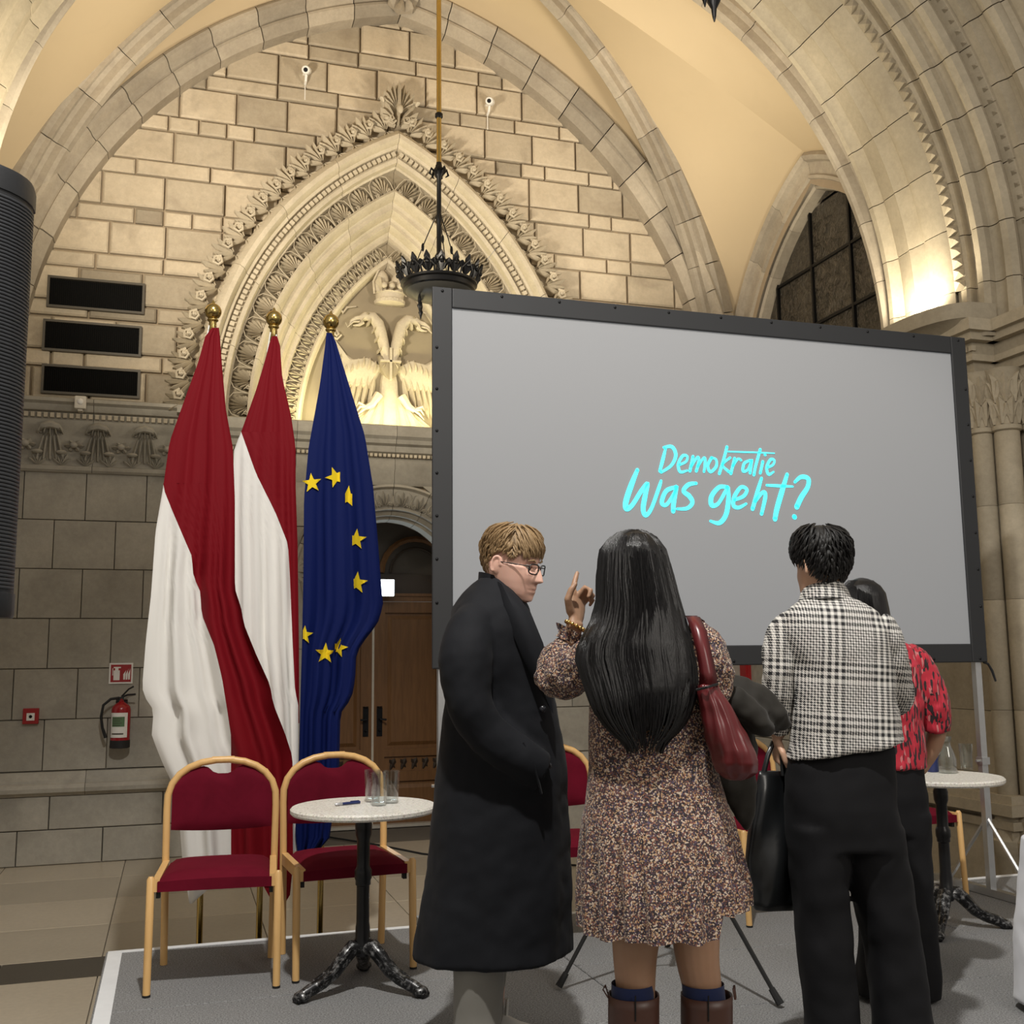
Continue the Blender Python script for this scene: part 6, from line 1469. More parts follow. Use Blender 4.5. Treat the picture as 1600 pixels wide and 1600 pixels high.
for sd in (-1, 1):
    m = MB(); m.sphere(HM @ Vector((sd * 0.032, -0.080, 0.0)), 0.0125, 12, 8); e = m.build('eye', MAT['eye_white'], F.root, 60)
    m = MB(); m.sphere(HM @ Vector((sd * 0.0325, -0.0895, -0.003)), 0.0052, 10, 6); m.build('iris', MAT['eye_dark'], e, 60)
    m = MB(); m.tube([HM @ Vector(v) for v in ((sd * 0.016, -0.101, 0.022), (sd * 0.032, -0.100, 0.028), (sd * 0.050, -0.088, 0.023))], [0.003, 0.0042, 0.002], 6); m.build('eyebrow', MAT['hair_blond'], F.root, 60)
    m = MB(); m.tube([HM @ Vector(v) for v in ((sd * 0.018, -0.090, 0.004), (sd * 0.032, -0.0945, 0.0085), (sd * 0.047, -0.084, 0.004))], [0.0025, 0.0035, 0.0025], 6); m.build('eyelid', MAT['skin_fair'], F.root, 60)
m = MB(); m.tube([HM @ Vector(v) for v in ((-0.024, -0.091, -0.075), (-0.010, -0.1035, -0.070), (0, -0.1045, -0.071), (0.010, -0.1035, -0.070), (0.024, -0.091, -0.075))], [0.0012, 0.0035, 0.003, 0.0035, 0.0012], 6)
m.tube([HM @ Vector(v) for v in ((-0.02, -0.092, -0.077), (0, -0.103, -0.080), (0.02, -0.092, -0.077))], [0.001, 0.0042, 0.001], 6); m.build('lips', MAT['lip_pink'], F.root, 60)
glasses(F, HM)
def line_m(ph):
    a = abs(ph)
    return interp([(0, 0.066), (0.6, 0.064), (0.95, 0.05), (1.15, 0.028), (1.3, 0.02), (1.5, 0.036), (1.75, 0.028), (1.95, -0.01), (2.2, -0.045), (2.6, -0.065), (3.15, -0.07)], a)
m = MB(); hair_cap(m, HM, line_m, 1.05, hd=0.016)
hair_clumps(m, HM, 900, line_m, lambda p, q: (0.9, 0.35 if abs(p) < 1.2 else 0.25 * math.copysign(1, p)), lambda p, q: 0.075 * (1 - q * (0.35 if abs(p) < 0.9 else 0.75)), lambda p, q: 0.005 + 0.012 * (1 - q), 0.0042, 3, k0=1.045, hd=0.018)
tag(m.build('hair', MAT['hair_blond'], F.root, 60), 'short light brown tousled hair')
# coat
CM = [(903, 752, 800, 0.02, 0.085), (915, 738, 808, 0.02, 0.10), (930, 722, 816, 0.02, 0.13), (950, 706, 826, 0.02, 0.165), (985, 697, 838, 0.02, 0.19), (1040, 695, 852, 0.02, 0.19), (1100, 694, 868, 0.02, 0.19), (1170, 688, 881, 0.02, 0.20), (1250, 679, 887, 0.02, 0.215), (1330, 668, 889, 0.02, 0.225), (1400, 657, 890, 0.02, 0.235), (1450, 648, 891, 0.02, 0.24), (1488, 644, 892, 0.02, 0.245)]
m = MB()
def fm(q, y):
    k = max(0, (y - 1180) / 330); return k * (0.035 * math.sin(5 * q + 0.6) + 0.022 * math.sin(9 * q + 2))
F.loft(m, CM, 48, 4, 2.3, fold=fm)
F.limb(m, [(757, 958, -0.05, 0.058), (736, 984, -0.13, 0.082), (727, 1030, -0.18, 0.092), (735, 1100, -0.20, 0.084), (765, 1150, -0.20, 0.079), (815, 1187, -0.19, 0.073), (848, 1204, -0.17, 0.066)], 18)
F.limb(m, [(780, 940, 0.12, 0.075), (798, 985, 0.2, 0.085), (815, 1060, 0.22, 0.08), (830, 1130, 0.2, 0.072), (850, 1180, 0.13, 0.066)], 18)
o = m.build('coat', MAT['coat_black'], F.root, 180); mods(o, voxel=0.010, smooth=3, factor=0.5, disp=[(0.24, 0.024), (0.08, 0.010)])
m = MB()     # upright collar and the two lapels
cr = []
for k in range(25):
    a = 2 * math.pi * k / 24; c = F.L(776, 912, 0.02); cr.append((c.x + 0.064 * math.cos(a), 0.02 + 0.074 * math.sin(a), c.z - 0.012 - 0.020 * math.cos(a)))
m.loft([[(c0_[0] + (c0_[0] - F.L(776, 912, 0.02).x) * s_, 0.02 + (c0_[1] - 0.02) * (1 + s_), c0_[2] + dz) for c0_ in cr[:-1]] for s_, dz in ((0.12, -0.045), (0.02, 0.035), (-0.06, 0.035), (-0.04, -0.045))], True, (False, False), True)
o = m.build('collar', MAT['coat_black'], F.root, 60)
for pth in ([(786, 912, -0.085), (808, 950, -0.150), (826, 1000, -0.172), (846, 1060, -0.170), (862, 1110, -0.155)],):
    m = MB(); P = [F.L(*p) for p in pth]; m.loft([[p + Vector((-w, 0.012, 0.01)), p + Vector((-w * 0.3, -0.016, 0)), p + Vector((w * 0.6, -0.014, -0.01)), p + Vector((w, 0.016, -0.01))] for p, w in zip(P, (0.02, 0.045, 0.05, 0.038, 0.008))]); m.build('lapel', MAT['coat_black'], F.root, 60)
for px, py, dy in ((848, 1108, -0.155), (857, 1197, -0.165)):
    m = MB(); c = F.L(px, py, dy); m.sphere(c, (0.012, 0.007, 0.012), 10, 6); m.build('button', MAT['button_dark'], F.root, 60)
m = MB(); P = [F.L(*p) for p in ((818, 1160, -0.235), (835, 1195, -0.24), (846, 1240, -0.22))]; m.tube(P, [0.008, 0.010, 0.008], 6, flat=0.5); m.build('pocket_welt', MAT['coat_black'], F.root, 60)
m = MB()
for dx, dy in ((0, -0.10), (3, 0.12)):
    F.loft(m, [(1460, 706 + dx, 792 + dx, dy, 0.09), (1530, 708 + dx, 787 + dx, dy, 0.085), (1590, 709 + dx, 783 + dx, dy, 0.08), (1618, 706 + dx, 780 + dx, dy, 0.085)], 20, 3)
o = m.build('trousers', MAT['trouser_grey'], F.root, 60); mods(o, disp=[(0.10, 0.012)])
for dx, dy in ((0, -0.10), (18, 0.12)):
    a = F.L(742 + dx, 1640, dy); m = MB()
    m.loft([[(a.x + x + 0 * k, dy + hw * math.cos(q), zb + (zt - zb) * (0.5 + 0.5 * math.sin(q))) for q in [2 * math.pi * k / 14 for k in range(14)]] for x, hw, zb, zt in ((-0.075, 0.022, 0.012, 0.07), (-0.06, 0.036, 0.0, 0.10), (0.0, 0.040, 0.0, 0.115), (0.06, 0.043, 0.0, 0.10), (0.12, 0.048, 0.0, 0.072), (0.18, 0.044, 0.0, 0.055), (0.215, 0.02, 0.008, 0.035))]); sh_ = m.build('shoe', MAT['shoe_white'], F.root, 60)
    m = MB(); m.tube([(a.x + 0.045, dy, 0.09), (a.x + 0.06, dy, 0.15), (a.x + 0.075, dy, 0.15), (a.x + 0.07, dy, 0.09)], 0.008, 6); m.build('tongue', MAT['shoe_white'], sh_, 60)

# ------------------------------------------------------------------ the woman with long black hair
F = Figure(1030, 1787, 'person with very long black hair, short floral dress and brown boots, one finger raised')
F2 = F
HW_ = head_matrix(F.L(993, 914, 0.01), 180, 0, 0, 0.94)
def parts(mb):
    add_head(mb, HW_)
    F.limb(mb, [(998, 950, 0.0, 0.05), (1004, 985, 0.0, 0.052), (1008, 1010, 0.0, 0.07)], 14)
    F.loft(mb, [(1000, 945, 1085, 0.0, 0.075), (1050, 940, 1098, 0.0, 0.10), (1130, 945, 1095, 0.0, 0.10), (1200, 945, 1100, 0.0, 0.105), (1290, 935, 1120, 0.0, 0.115), (1360, 940, 1125, 0.0, 0.11)], 24)
    F.limb(mb, [(945, 1012, 0.0, 0.045), (900, 1048, 0.06, 0.042), (872, 1062, 0.12, 0.038), (884, 1020, 0.14, 0.034), (896, 985, 0.14, 0.027), (899, 972, 0.14, 0.025)])
    w = F.L(899, 972, 0.14); add_hand(mb, w, (0.13, 0.50, 0.86), (0.72, -0.55, 0.2), 0.98, (4, 82, 86, 90), 1.0, side=-1, spread=-3)
    F.limb(mb, [(1090, 1005, 0.0, 0.045), (1115, 1050, -0.02, 0.042), (1122, 1110, 0.02, 0.036), (1150, 1120, 0.14, 0.030), (1165, 1115, 0.22, 0.026)])
    add_hand(mb, F.L(1165, 1115, 0.22), (0.2, 0.9, 0.1), (-0.9, 0.2, 0), 0.93, side=1)
    F.limb(mb, [(995, 1330, 0.0, 0.085), (994, 1440, 0.0, 0.072), (992, 1500, 0.0, 0.062), (993, 1550, 0.01, 0.055), (992, 1620, -0.02, 0.058), (990, 1740, 0.0, 0.04), (990, 1755, 0.0, 0.038)], 18)
    F.limb(mb, [(1075, 1330, 0.02, 0.085), (1085, 1440, 0.02, 0.072), (1090, 1500, 0.02, 0.062), (1098, 1550, 0.03, 0.055), (1103, 1620, 0.0, 0.058), (1108, 1740, 0.02, 0.04), (1108, 1755, 0.02, 0.038)], 18)
person_body(F, MAT['skin_tan'], parts, 0.0045, 2)
# dress with gathered skirt
def fd(q, y):
    k = max(0.0, min(1.0, (y - 1268) / 120)); g = 0.05 if 1255 < y < 1290 else 0
    return k * (0.15 * (abs(math.sin(8.5 * q + 0.4 * math.sin(3 * q))) - 0.64) + 0.07 * (abs(math.sin(13.5 * q + 1.0)) - 0.64) + 0.02 * math.sin(7 * q + 0.5)) + 0.006 * math.sin(6 * q + y / 50)
D = [(985, 985, 1040, 0.0, 0.055), (995, 955, 1075, 0.0, 0.075), (1010, 938, 1095, 0.0, 0.095), (1050, 928, 1108, 0.0, 0.115), (1100, 921, 1112, 0.0, 0.12), (1150, 919, 1111, 0.0, 0.12), (1200, 919, 1120, 0.0, 0.125), (1255, 914, 1136, 0.0, 0.14), (1268, 911, 1141, 0.0, 0.145), (1280, 909, 1146, 0.0, 0.155), (1340, 907, 1157, 0.0, 0.175), (1390, 907, 1165, 0.0, 0.19), (1428, 908, 1167, 0.0, 0.195)]
m = MB(); rows = sorted(D); F.loft(m, D, 160, 5, 2.2, (True, False), fd)
zt = F.L(1030, 1330).z; zb = F.L(1030, 1428).z
m.V = [(x, y, z + (-0.035 * min(1, max(0, (zt - z) / (zt - zb))) * (1 if y < 0.12 else 0.0) * (1.0 if x < 0.16 else -0.8) + 0.003 * math.sin(x * 50) * min(1, max(0, (zt - z) / (zt - zb))) if z < zt else 0)) for x, y, z in m.V]
dr = m.build('dress', MAT['floral_print'], F.root, 180)
for nm, pts in (('sleeve', [(955, 1008, 0.0, 0.062), (925, 1030, 0.03, 0.066), (893, 1052, 0.08, 0.070), (868, 1058, 0.12, 0.062), (868, 1040, 0.14, 0.058), (878, 1020, 0.14, 0.050), (886, 1004, 0.14, 0.036)]), ('sleeve', [(1072, 1000, 0.0, 0.06), (1098, 1010, -0.01, 0.064), (1112, 1050, -0.02, 0.062), (1116, 1105, 0.02, 0.056), (1140, 1118, 0.12, 0.046)])):
    m = MB(); F.limb(m, pts, 20); o = m.build(nm, MAT['floral_print'], dr, 180); mods(o, voxel=0.008, smooth=2, disp=[(0.045, 0.022)])
m = MB()     # ruffled cuff
c = F.L(889, 997, 0.14); d = (F.L(900, 975, 0.14) - c).normalized(); a_ = d.orthogonal().normalized(); b_ = d.cross(a_)
m.loft([[c + d * h + (a_ * math.cos(q) + b_ * math.sin(q)) * (r + am * math.sin(9 * q)) for q in [2 * math.pi * k / 60 for k in range(60)]] for h, r, am in ((-0.012, 0.038, 0.002), (0.0, 0.035, 0.001), (0.018, 0.046, 0.007), (0.026, 0.050, 0.009))], True, (False, False)); o = m.build('ruffle', MAT['floral_print'], dr, 180)
m = MB()
for k in range(14):
    a = 2 * math.pi * k / 14; p = F.L(899, 978, 0.14) + (a_ * math.cos(a) + b_ * math.sin(a)) * 0.031; m.sphere(p, 0.007, 8, 6)
m.build('bead_bracelet', MAT['gold'], F.root, 60)
# long hair: a soft body and many locks
HL = [(828, 990), (832, 970), (840, 957), (860, 941), (900, 936), (940, 935), (975, 926), (1007, 908), (1030, 904), (1050, 909), (1075, 917), (1112, 930), (1132, 944), (1155, 966), (1170, 988)]
HR = [(828, 994), (832, 1010), (840, 1022), (860, 1037), (905, 1050), (950, 1062), (1000, 1075), (1037, 1084), (1075, 1087), (1105, 1081), (1132, 1068), (1155, 1048), (1170, 1028)]
HDm = [(828, 0.02), (835, 0.06), (860, 0.105), (900, 0.115), (960, 0.105), (1020, 0.075), (1100, 0.065), (1170, 0.045)]
HDc = [(828, -0.005), (900, -0.01), (960, -0.03), (1020, -0.085), (1100, -0.115), (1170, -0.12)]
m = MB(); rows = []
for i in range(46):
    y = 829 + (1168 - 829) * i / 45; rows.append((829 + (1140 - 829) * i / 45, interp(HL, y) + 3, interp(HR, y) - 3, interp(HDc, y), interp(HDm, y) * 0.94))
F.loft(m, rows, 64, 1, 2.1, fold=lambda q, y: 0.018 * math.sin(17 * q + y / 60) + 0.012 * math.sin(29 * q + y / 37))
hr = m.build('hair', MAT['hair_black'], F.root, 180); tag(hr, 'waist-long straight black hair')
g = random.Random(11); m = MB()
for i in range(330):
    q0 = rad(g.uniform(178, 362)); y0 = 829 + 45 * g.random() ** 2.2; y1 = 1178 - 120 * g.random() ** 1.6; pts = []; rr = []; n = 22; jit = g.uniform(-0.02, 0.02); out = g.uniform(0.98, 1.025)
    for k in range(n):
        u = k / (n - 1); y = y0 + (y1 - y0) * u; yy = min(y, 1166); q = q0 + jit * math.sin(u * 5 + i)
        l, r = interp(HL, yy), interp(HR, yy); dc, dd = interp(HDc, yy), interp(HDm, yy)
        c, s_ = math.cos(q), math.sin(q); p = F.L((l + r) / 2 + (r - l) / 2 * out * math.copysign(abs(c) ** 0.92, c), y, dc + dd * out * s_ * 0.97); pts.append(p + Vector((0.004 * math.sin(u * 9 + i), 0, 0))); rr.append(0.0052 * (1 - 0.75 * u ** 3) * g.uniform(0.9, 1.1))
    m.tube(pts, rr, 4)
o = m.build('hair_strands', MAT['hair_black'], hr, 60); tag(o, kind='stuff')
# socks and boots
for cx, dy, hw in ((990, 0.0, 40), (1104, 0.02, 40)):
    m = MB(); F.loft(m, [(1536, cx - 33 - (2 if cx < 1000 else 6), cx + 33 - (2 if cx < 1000 else 6), dy, 0.058), (1600, cx - 34, cx + 34, dy, 0.060)], 24, 2, 2.0, (False, False)); m.build('sock', MAT['sock_navy'], F.root, 60)
    m = MB(); F.loft(m, [(1553, cx - hw, cx + hw, dy, 0.07), (1600, cx - hw, cx + hw, dy, 0.072), (1680, cx - hw + 6, cx + hw - 6, dy, 0.065), (1740, cx - 30, cx + 30, dy, 0.055), (1762, cx - 28, cx + 28, dy + 0.02, 0.07), (1774, cx - 29, cx + 29, dy + 0.02, 0.08)], 28, 3, 2.2, (False, True)); b_o = m.build('boot', MAT['leather_brown'], F.root, 60); mo = b_o.modifiers.new('thick', 'SOLIDIFY'); mo.thickness = 0.004
    a = F.L(cx, 1784, dy); m = MB(); m.loft([[(a.x + w * math.cos(q), dy + y, z * (0.5 + 0.5 * math.sin(q)) + 0.002) for q in [2 * math.pi * k / 14 for k in range(14)]] for y, w, z in ((-0.05, 0.03, 0.08), (0.02, 0.036, 0.10), (0.10, 0.042, 0.07), (0.17, 0.038, 0.05), (0.20, 0.015, 0.03))]); m.build('boot_foot', MAT['leather_brown'], b_o, 60)
    ex_ = cx - hw - 2 if cx < 1000 else cx + hw + 1
    m = MB(); m.tube([F.L(ex_ + 4, 1562, dy - 0.01), F.L(ex_ - (6 if cx < 1000 else -1), 1546, dy - 0.01), F.L(ex_ - (2 if cx < 1000 else -2), 1540, dy), F.L(ex_ + 4, 1560, dy + 0.015)], 0.004, 6, flat=0.5); m.build('pull_loop', MAT['leather_brown'], b_o, 60)
    m = MB(); m.tube([F.L(cx + 3, 1556 + i * 20, dy - 0.0725) for i in range(3)], 0.0022, 5); m.build('back_seam', MAT['leather_black'], b_o, 60)
# burgundy shoulder bag
bagc = F.L(1125, 1150, -0.12)
bag = empty('shoulder_bag', F.P0 + XAX * bagc.x + YAX * bagc.y + Vector((0, 0, bagc.z)), rad(-YAW), label='burgundy leather shoulder bag hanging by the long black hair', cat='bag')
def BL(px, py, dy): return F2.L(px, py, dy) - bagc
m = MB(); rows = [(1068, 1092, 1119, 0.03), (1085, 1089, 1128, 0.045), (1112, 1093, 1147, 0.06), (1145, 1100, 1166, 0.07), (1170, 1107, 1177, 0.075), (1192, 1113, 1183, 0.07), (1206, 1119, 1184, 0.05), (1216, 1130, 1172, 0.03), (1220, 1142, 1160, 0.012)]
R_ = []
for (a, b) in zip(rows, rows[1:]):
    for k in range(4):
        q = k / 4; y, l, r, h = [x + (z - x) * q for x, z in zip(a, b)]; c1, c2 = BL(l, y, -0.14), BL(r, y, -0.12)
        R_.append([c1.lerp(c2, 0.5 + 0.5 * math.cos(w)) + Vector((0, -h * math.sin(w) * (1 + 0.16 * math.sin(5 * math.cos(w) * 2.2 + y / 26)), 0)) for w in [2 * math.pi * i / 28 for i in range(28)]])
m.loft(R_); o = m.build('bag_body', MAT['leather_burgundy'], bag, 180); mods(o, subsurf=1, disp=[(0.09, 0.018)])
m = MB(); P = [(1078, 962, 0.0, 10), (1083, 964, -0.05, 11), (1092, 985, -0.115, 12), (1100, 1020, -0.135, 12), (1106, 1050, -0.145, 13), (1107, 1074, -0.15, 15)]
m.loft([[BL(px - w, py, dy), BL(px, py, dy - 0.012), BL(px + w, py, dy), BL(px, py, dy + 0.006)] for px, py, dy, w in P]); m.build('strap', MAT['leather_burgundy'], bag, 180)
m = MB(); m.loft([[BL(px - w, py, dy), BL(px, py, dy - 0.008), BL(px + w, py, dy), BL(px, py, dy + 0.006)] for px, py, dy, w in ((1079, 962, -0.03, 10), (1090, 970, 0.04, 11), (1098, 1020, 0.06, 10), (1106, 1072, -0.06, 10))]); m.build('strap', MAT['leather_burgundy'], bag, 180)
m = MB(); m.tube([BL(1088, 1078, -0.165), BL(1105, 1074, -0.185), BL(1121, 1069, -0.155)], 0.004, 5); m.build('seam', MAT['leather_black'], bag, 60)
# dark coat over her forearm
cc = F.L(1160, 1110, 0.05); oc = empty('draped_coat', F.P0 + XAX * cc.x + YAX * cc.y + Vector((0, 0, cc.z)), rad(-YAW), label='dark olive coat draped over the forearm behind the burgundy bag', cat='coat')
def CL(px, py, dy): return F2.L(px, py, dy) - cc
m = MB()
m.tube([CL(1112, 1066, 0.10), CL(1140, 1078, 0.06), (CL(1180, 1100, 0.05)), CL(1215, 1120, 0.05), CL(1240, 1133, 0.06)], [0.02, 0.05, 0.058, 0.045, 0.012], 16)
m.tube([CL(1120, 1072, 0.0), CL(1150, 1095, -0.02), (CL(1185, 1128, -0.01)), CL(1205, 1142, 0.0)], [0.02, 0.04, 0.04, 0.014], 14)
m.tube([CL(1135, 1090, 0.12), CL(1150, 1150, 0.12), CL(1158, 1220, 0.10), CL(1163, 1275, 0.08), CL(1166, 1298, 0.08)], [0.05, 0.06, 0.045, 0.028, 0.01], 14)
m.tube([CL(1112, 1100, 0.10), CL(1122, 1170, 0.10), CL(1138, 1225, 0.08), CL(1150, 1265, 0.08)], [0.04, 0.05, 0.04, 0.012], 14)
o = m.build('coat_cloth', MAT['coat_olive'], oc, 180); mods(o, voxel=0.008, smooth=3, disp=[(0.07, 0.03)])

# ------------------------------------------------------------------ the person in the checked jacket
F = Figure(1340, 1664, 'person with short black hair in a black and white checked jacket and wide black trousers')
HJ = head_matrix(F.L(1283, 885, 0.0), 205, 4, 0, 0.97)
def parts(mb):
    add_head(mb, HJ)
    F.limb(mb, [(1283, 905, 0.01, 0.054), (1283, 930, 0.01, 0.055), (1288, 955, 0.01, 0.07)], 16)
    F.loft(mb, [(950, 1255, 1345, 0.0, 0.08), (1000, 1240, 1375, 0.0, 0.10), (1100, 1248, 1385, 0.0, 0.10), (1200, 1245, 1385, 0.0, 0.11), (1290, 1245, 1385, 0.0, 0.11)], 24)
    F.limb(mb, [(1236, 1000, 0.0, 0.042), (1216, 1050, -0.01, 0.042), (1216, 1110, 0.03, 0.036), (1214, 1150, 0.06, 0.026)])
    add_hand(mb, F.L(1214, 1150, 0.06), (0.0, 0.15, -1.0), (1, 0, 0), 0.95, (60, 65, 70, 75), side=1)
    F.limb(mb, [(1370, 1000, 0.0, 0.042), (1396, 1050, 0.04, 0.042), (1400, 1095, 0.10, 0.036), (1370, 1100, 0.26, 0.026)])
    add_hand(mb, F.L(1370, 1100, 0.26), (-0.7, 0.6, 0.2), (0, -0.3, -1), 0.95, side=-1)
    F.limb(mb, [(1280, 1290, 0, 0.08), (1285, 1450, 0, 0.055), (1295, 1630, 0, 0.04)]); F.limb(mb, [(1350, 1290, 0, 0.08), (1390, 1450, 0, 0.055), (1405, 1630, 0, 0.04)])
person_body(F, MAT['skin_warm'], parts, 0.0055, 2)
def line_j(ph):
    return interp([(0, 0.06), (0.8, 0.055), (1.2, 0.03), (1.55, 0.012), (1.8, 0.0), (2.1, -0.03), (2.6, -0.062), (3.15, -0.07)], abs(ph))
m = MB(); hair_cap(m, HJ, line_j, 1.14, hd=0.014)
hair_clumps(m, HJ, 1000, line_j, lambda p, q: (0.85, 0.35 * math.sin(2 * p + 1)), lambda p, q: 0.07 * (1 - 0.55 * q), lambda p, q: 0.012 * (1 - q) + 0.006, 0.0042, 5, k0=1.13, hd=0.018)
tag(m.build('hair', MAT['hair_short_black'], F.root, 60), 'short wavy black hair')
m = MB()
F.loft(m, [(931, 1258, 1318, 0.01, 0.075), (940, 1244, 1340, 0.01, 0.09), (958, 1224, 1368, 0.0, 0.115), (985, 1215, 1388, 0.0, 0.13), (1040, 1232, 1392, 0.0, 0.14), (1100, 1237, 1398, 0.0, 0.145), (1150, 1234, 1406, 0.0, 0.15), (1173, 1226, 1412, 0.0, 0.155)], 56, 4, 2.4, fold=lambda q, y: 0.02 * max(0, (y - 1080) / 100) * math.sin(6 * q + 1))
zt = F.L(1320, 1100).z; m.V = [(x, y, z + (0.03 * x / 0.2 * min(1, (zt - z) / 0.15) if z < zt else 0)) for x, y, z in m.V]
jk = m.build('jacket', MAT['glen_check'], F.root, 180); mods(jk, voxel=0.009, smooth=3, disp=[(0.11, 0.020)])
for pts in ([(1244, 973, 0.0, 0.052), (1224, 992, 0.0, 0.062), (1216, 1040, -0.02, 0.056), (1216, 1100, 0.0, 0.050), (1214, 1140, 0.05, 0.044)], [(1366, 975, 0.0, 0.052), (1383, 995, 0.0, 0.062), (1396, 1050, 0.03, 0.060), (1404, 1092, 0.09, 0.052), (1385, 1098, 0.2, 0.044)]):
    m = MB(); F.limb(m, pts, 20); o = m.build('sleeve', MAT['glen_check'], jk, 180); mods(o, voxel=0.008, smooth=2, disp=[(0.06, 0.016)])
m = MB(); c = F.L(1288, 926, 0.01)
m.loft([[(c.x + r * math.cos(q), 0.01 + r * 1.05 * math.sin(q), c.z + dz + 0.012 * math.sin(q) * -1) for q in [2 * math.pi * k / 36 for k in range(36)]] for r, dz in ((0.092, -0.035), (0.082, 0.0), (0.068, 0.024), (0.062, 0.022), (0.072, -0.03))], True, (False, False)); m.build('collar', MAT['glen_check'], jk, 60)
m = MB(); c = F.L(1288, 938, 0.01); m.tube([(c.x + 0.088 * math.cos(q), 0.01 + 0.094 * math.sin(q), c.z + 0.006 * -math.sin(q)) for q in [rad(190 + 16 * k) for k in range(11)]], 0.003, 5); m.build('collar_seam', MAT['leather_black'], jk, 60)
m = MB()
F.loft(m, [(1165, 1232, 1396, 0.0, 0.12), (1200, 1229, 1398, 0.0, 0.13), (1260, 1227, 1400, 0.0, 0.14), (1325, 1232, 1408, 0.0, 0.135)], 40, 3)
F.loft(m, [(1290, 1230, 1325, -0.01, 0.12), (1380, 1239, 1322, -0.01, 0.11), (1470, 1247, 1333, -0.01, 0.10), (1560, 1256, 1338, -0.01, 0.10), (1655, 1262, 1346, -0.01, 0.11)], 32, 3)
F.loft(m, [(1290, 1310, 1408, 0.01, 0.12), (1380, 1325, 1421, 0.01, 0.11), (1470, 1351, 1438, 0.01, 0.10), (1560, 1362, 1451, 0.01, 0.10), (1655, 1368, 1462, 0.01, 0.11)], 32, 3)
o = m.build('trousers', MAT['trouser_black'], F.root, 180); mods(o, voxel=0.010, smooth=3, disp=[(0.13, 0.020)])
for cx in (1303, 1414):
    a = F.L(cx, 1660, 0.0); m = MB(); m.loft([[(a.x + w * math.cos(q), y, z * (0.5 + 0.5 * math.sin(q))) for q in [2 * math.pi * k / 14 for k in range(14)]] for y, w, z in ((-0.09, 0.03, 0.07), (0.0, 0.038, 0.10), (0.10, 0.044, 0.07), (0.17, 0.03, 0.04))]); m.build('shoe', MAT['leather_black'], F.root, 60)
# black leather tote carried beside the jacket
bc = F.L(1205, 1300, 0.06); tote = empty('tote_bag', F.P0 + XAX * bc.x + YAX * bc.y + Vector((0, 0, bc.z)), rad(-YAW), label='shiny black leather tote hanging between the floral dress and the black trousers', cat='bag')
F3 = F
def TLo(px, py, dy): return F3.L(px, py, dy) - bc
rows = [(1205, 1186, 1228, 0.018), (1235, 1180, 1232, 0.04), (1290, 1170, 1238, 0.06), (1340, 1165, 1241, 0.065), (1385, 1166, 1242, 0.06), (1410, 1172, 1242, 0.05), (1425, 1182, 1240, 0.02)]
R_ = []
for (a, b) in zip(rows, rows[1:]):
    for k in range(4):
        q = k / 4; y, l, r, h = [x + (z - x) * q for x, z in zip(a, b)]; c1, c2 = TLo(l, y, 0.02), TLo(r, y, 0.10)
        R_.append([c1.lerp(c2, 0.5 + 0.5 * math.copysign(abs(math.cos(w)) ** 0.8, math.cos(w))) + Vector((0, -h * math.sin(w) * (1 + 0.2 * math.sin(4 * math.cos(w) + y / 30)), 0)) for w in [2 * math.pi * i / 28 for i in range(28)]])
m = MB(); m.loft(R_); m.build('bag_body', MAT['leather_black'], tote, 180)
for dy in (0.03, 0.09):
    m = MB(); m.tube([TLo(1192, 1212, dy), TLo(1200, 1180, dy), TLo(1208, 1160, 0.06), TLo(1216, 1158, 0.06), TLo(1222, 1180, dy), TLo(1224, 1212, dy)], 0.009, 8, flat=0.5); m.build('handle', MAT['leather_black'], tote, 60)

# ------------------------------------------------------------------ the person in the red top
F = Figure(1405, 1560, 'person with black hair in a red top with dark dashes, partly behind the checked jacket')
HRd = head_matrix(F.L(1349, 957, 0.01), 190, 0, 0, 0.88)
def parts(mb):
    add_head(mb, HRd)
    F.limb(mb, [(1356, 975, 0.0, 0.05), (1360, 1000, 0.0, 0.055), (1365, 1020, 0.0, 0.07)], 14)
    F.loft(mb, [(1020, 1320, 1425, 0.0, 0.07), (1060, 1315, 1440, 0.0, 0.09), (1130, 1325, 1435, 0.0, 0.09), (1200, 1325, 1435, 0.0, 0.10), (1260, 1325, 1440, 0.0, 0.10)], 24)
    F.limb(mb, [(1430, 1040, 0.0, 0.045), (1452, 1090, 0.0, 0.043), (1464, 1130, 0.02, 0.04), (1458, 1165, 0.05, 0.036), (1445, 1192, 0.08, 0.028), (1436, 1205, 0.09, 0.025)])
    add_hand(mb, F.L(1436, 1205, 0.09), (-0.4, 0.5, -0.6), (-0.6, 0.2, 0.3), 0.92, side=1)
    F.limb(mb, [(1320, 1040, 0.0, 0.045), (1308, 1100, 0.03, 0.04), (1312, 1160, 0.12, 0.03), (1330, 1180, 0.2, 0.026)])
    add_hand(mb, F.L(1330, 1180, 0.2), (0.5, 0.6, -0.3), (0.2, -0.3, -0.8), 0.92, side=-1)
    F.limb(mb, [(1364, 1260, 0, 0.08), (1372, 1400, 0, 0.055), (1368, 1540, 0, 0.04)]); F.limb(mb, [(1412, 1260, 0, 0.08), (1425, 1400, 0, 0.055), (1432, 1540, 0, 0.04)])
person_body(F, MAT['skin_tan'], parts, 0.006, 2)
m = MB()
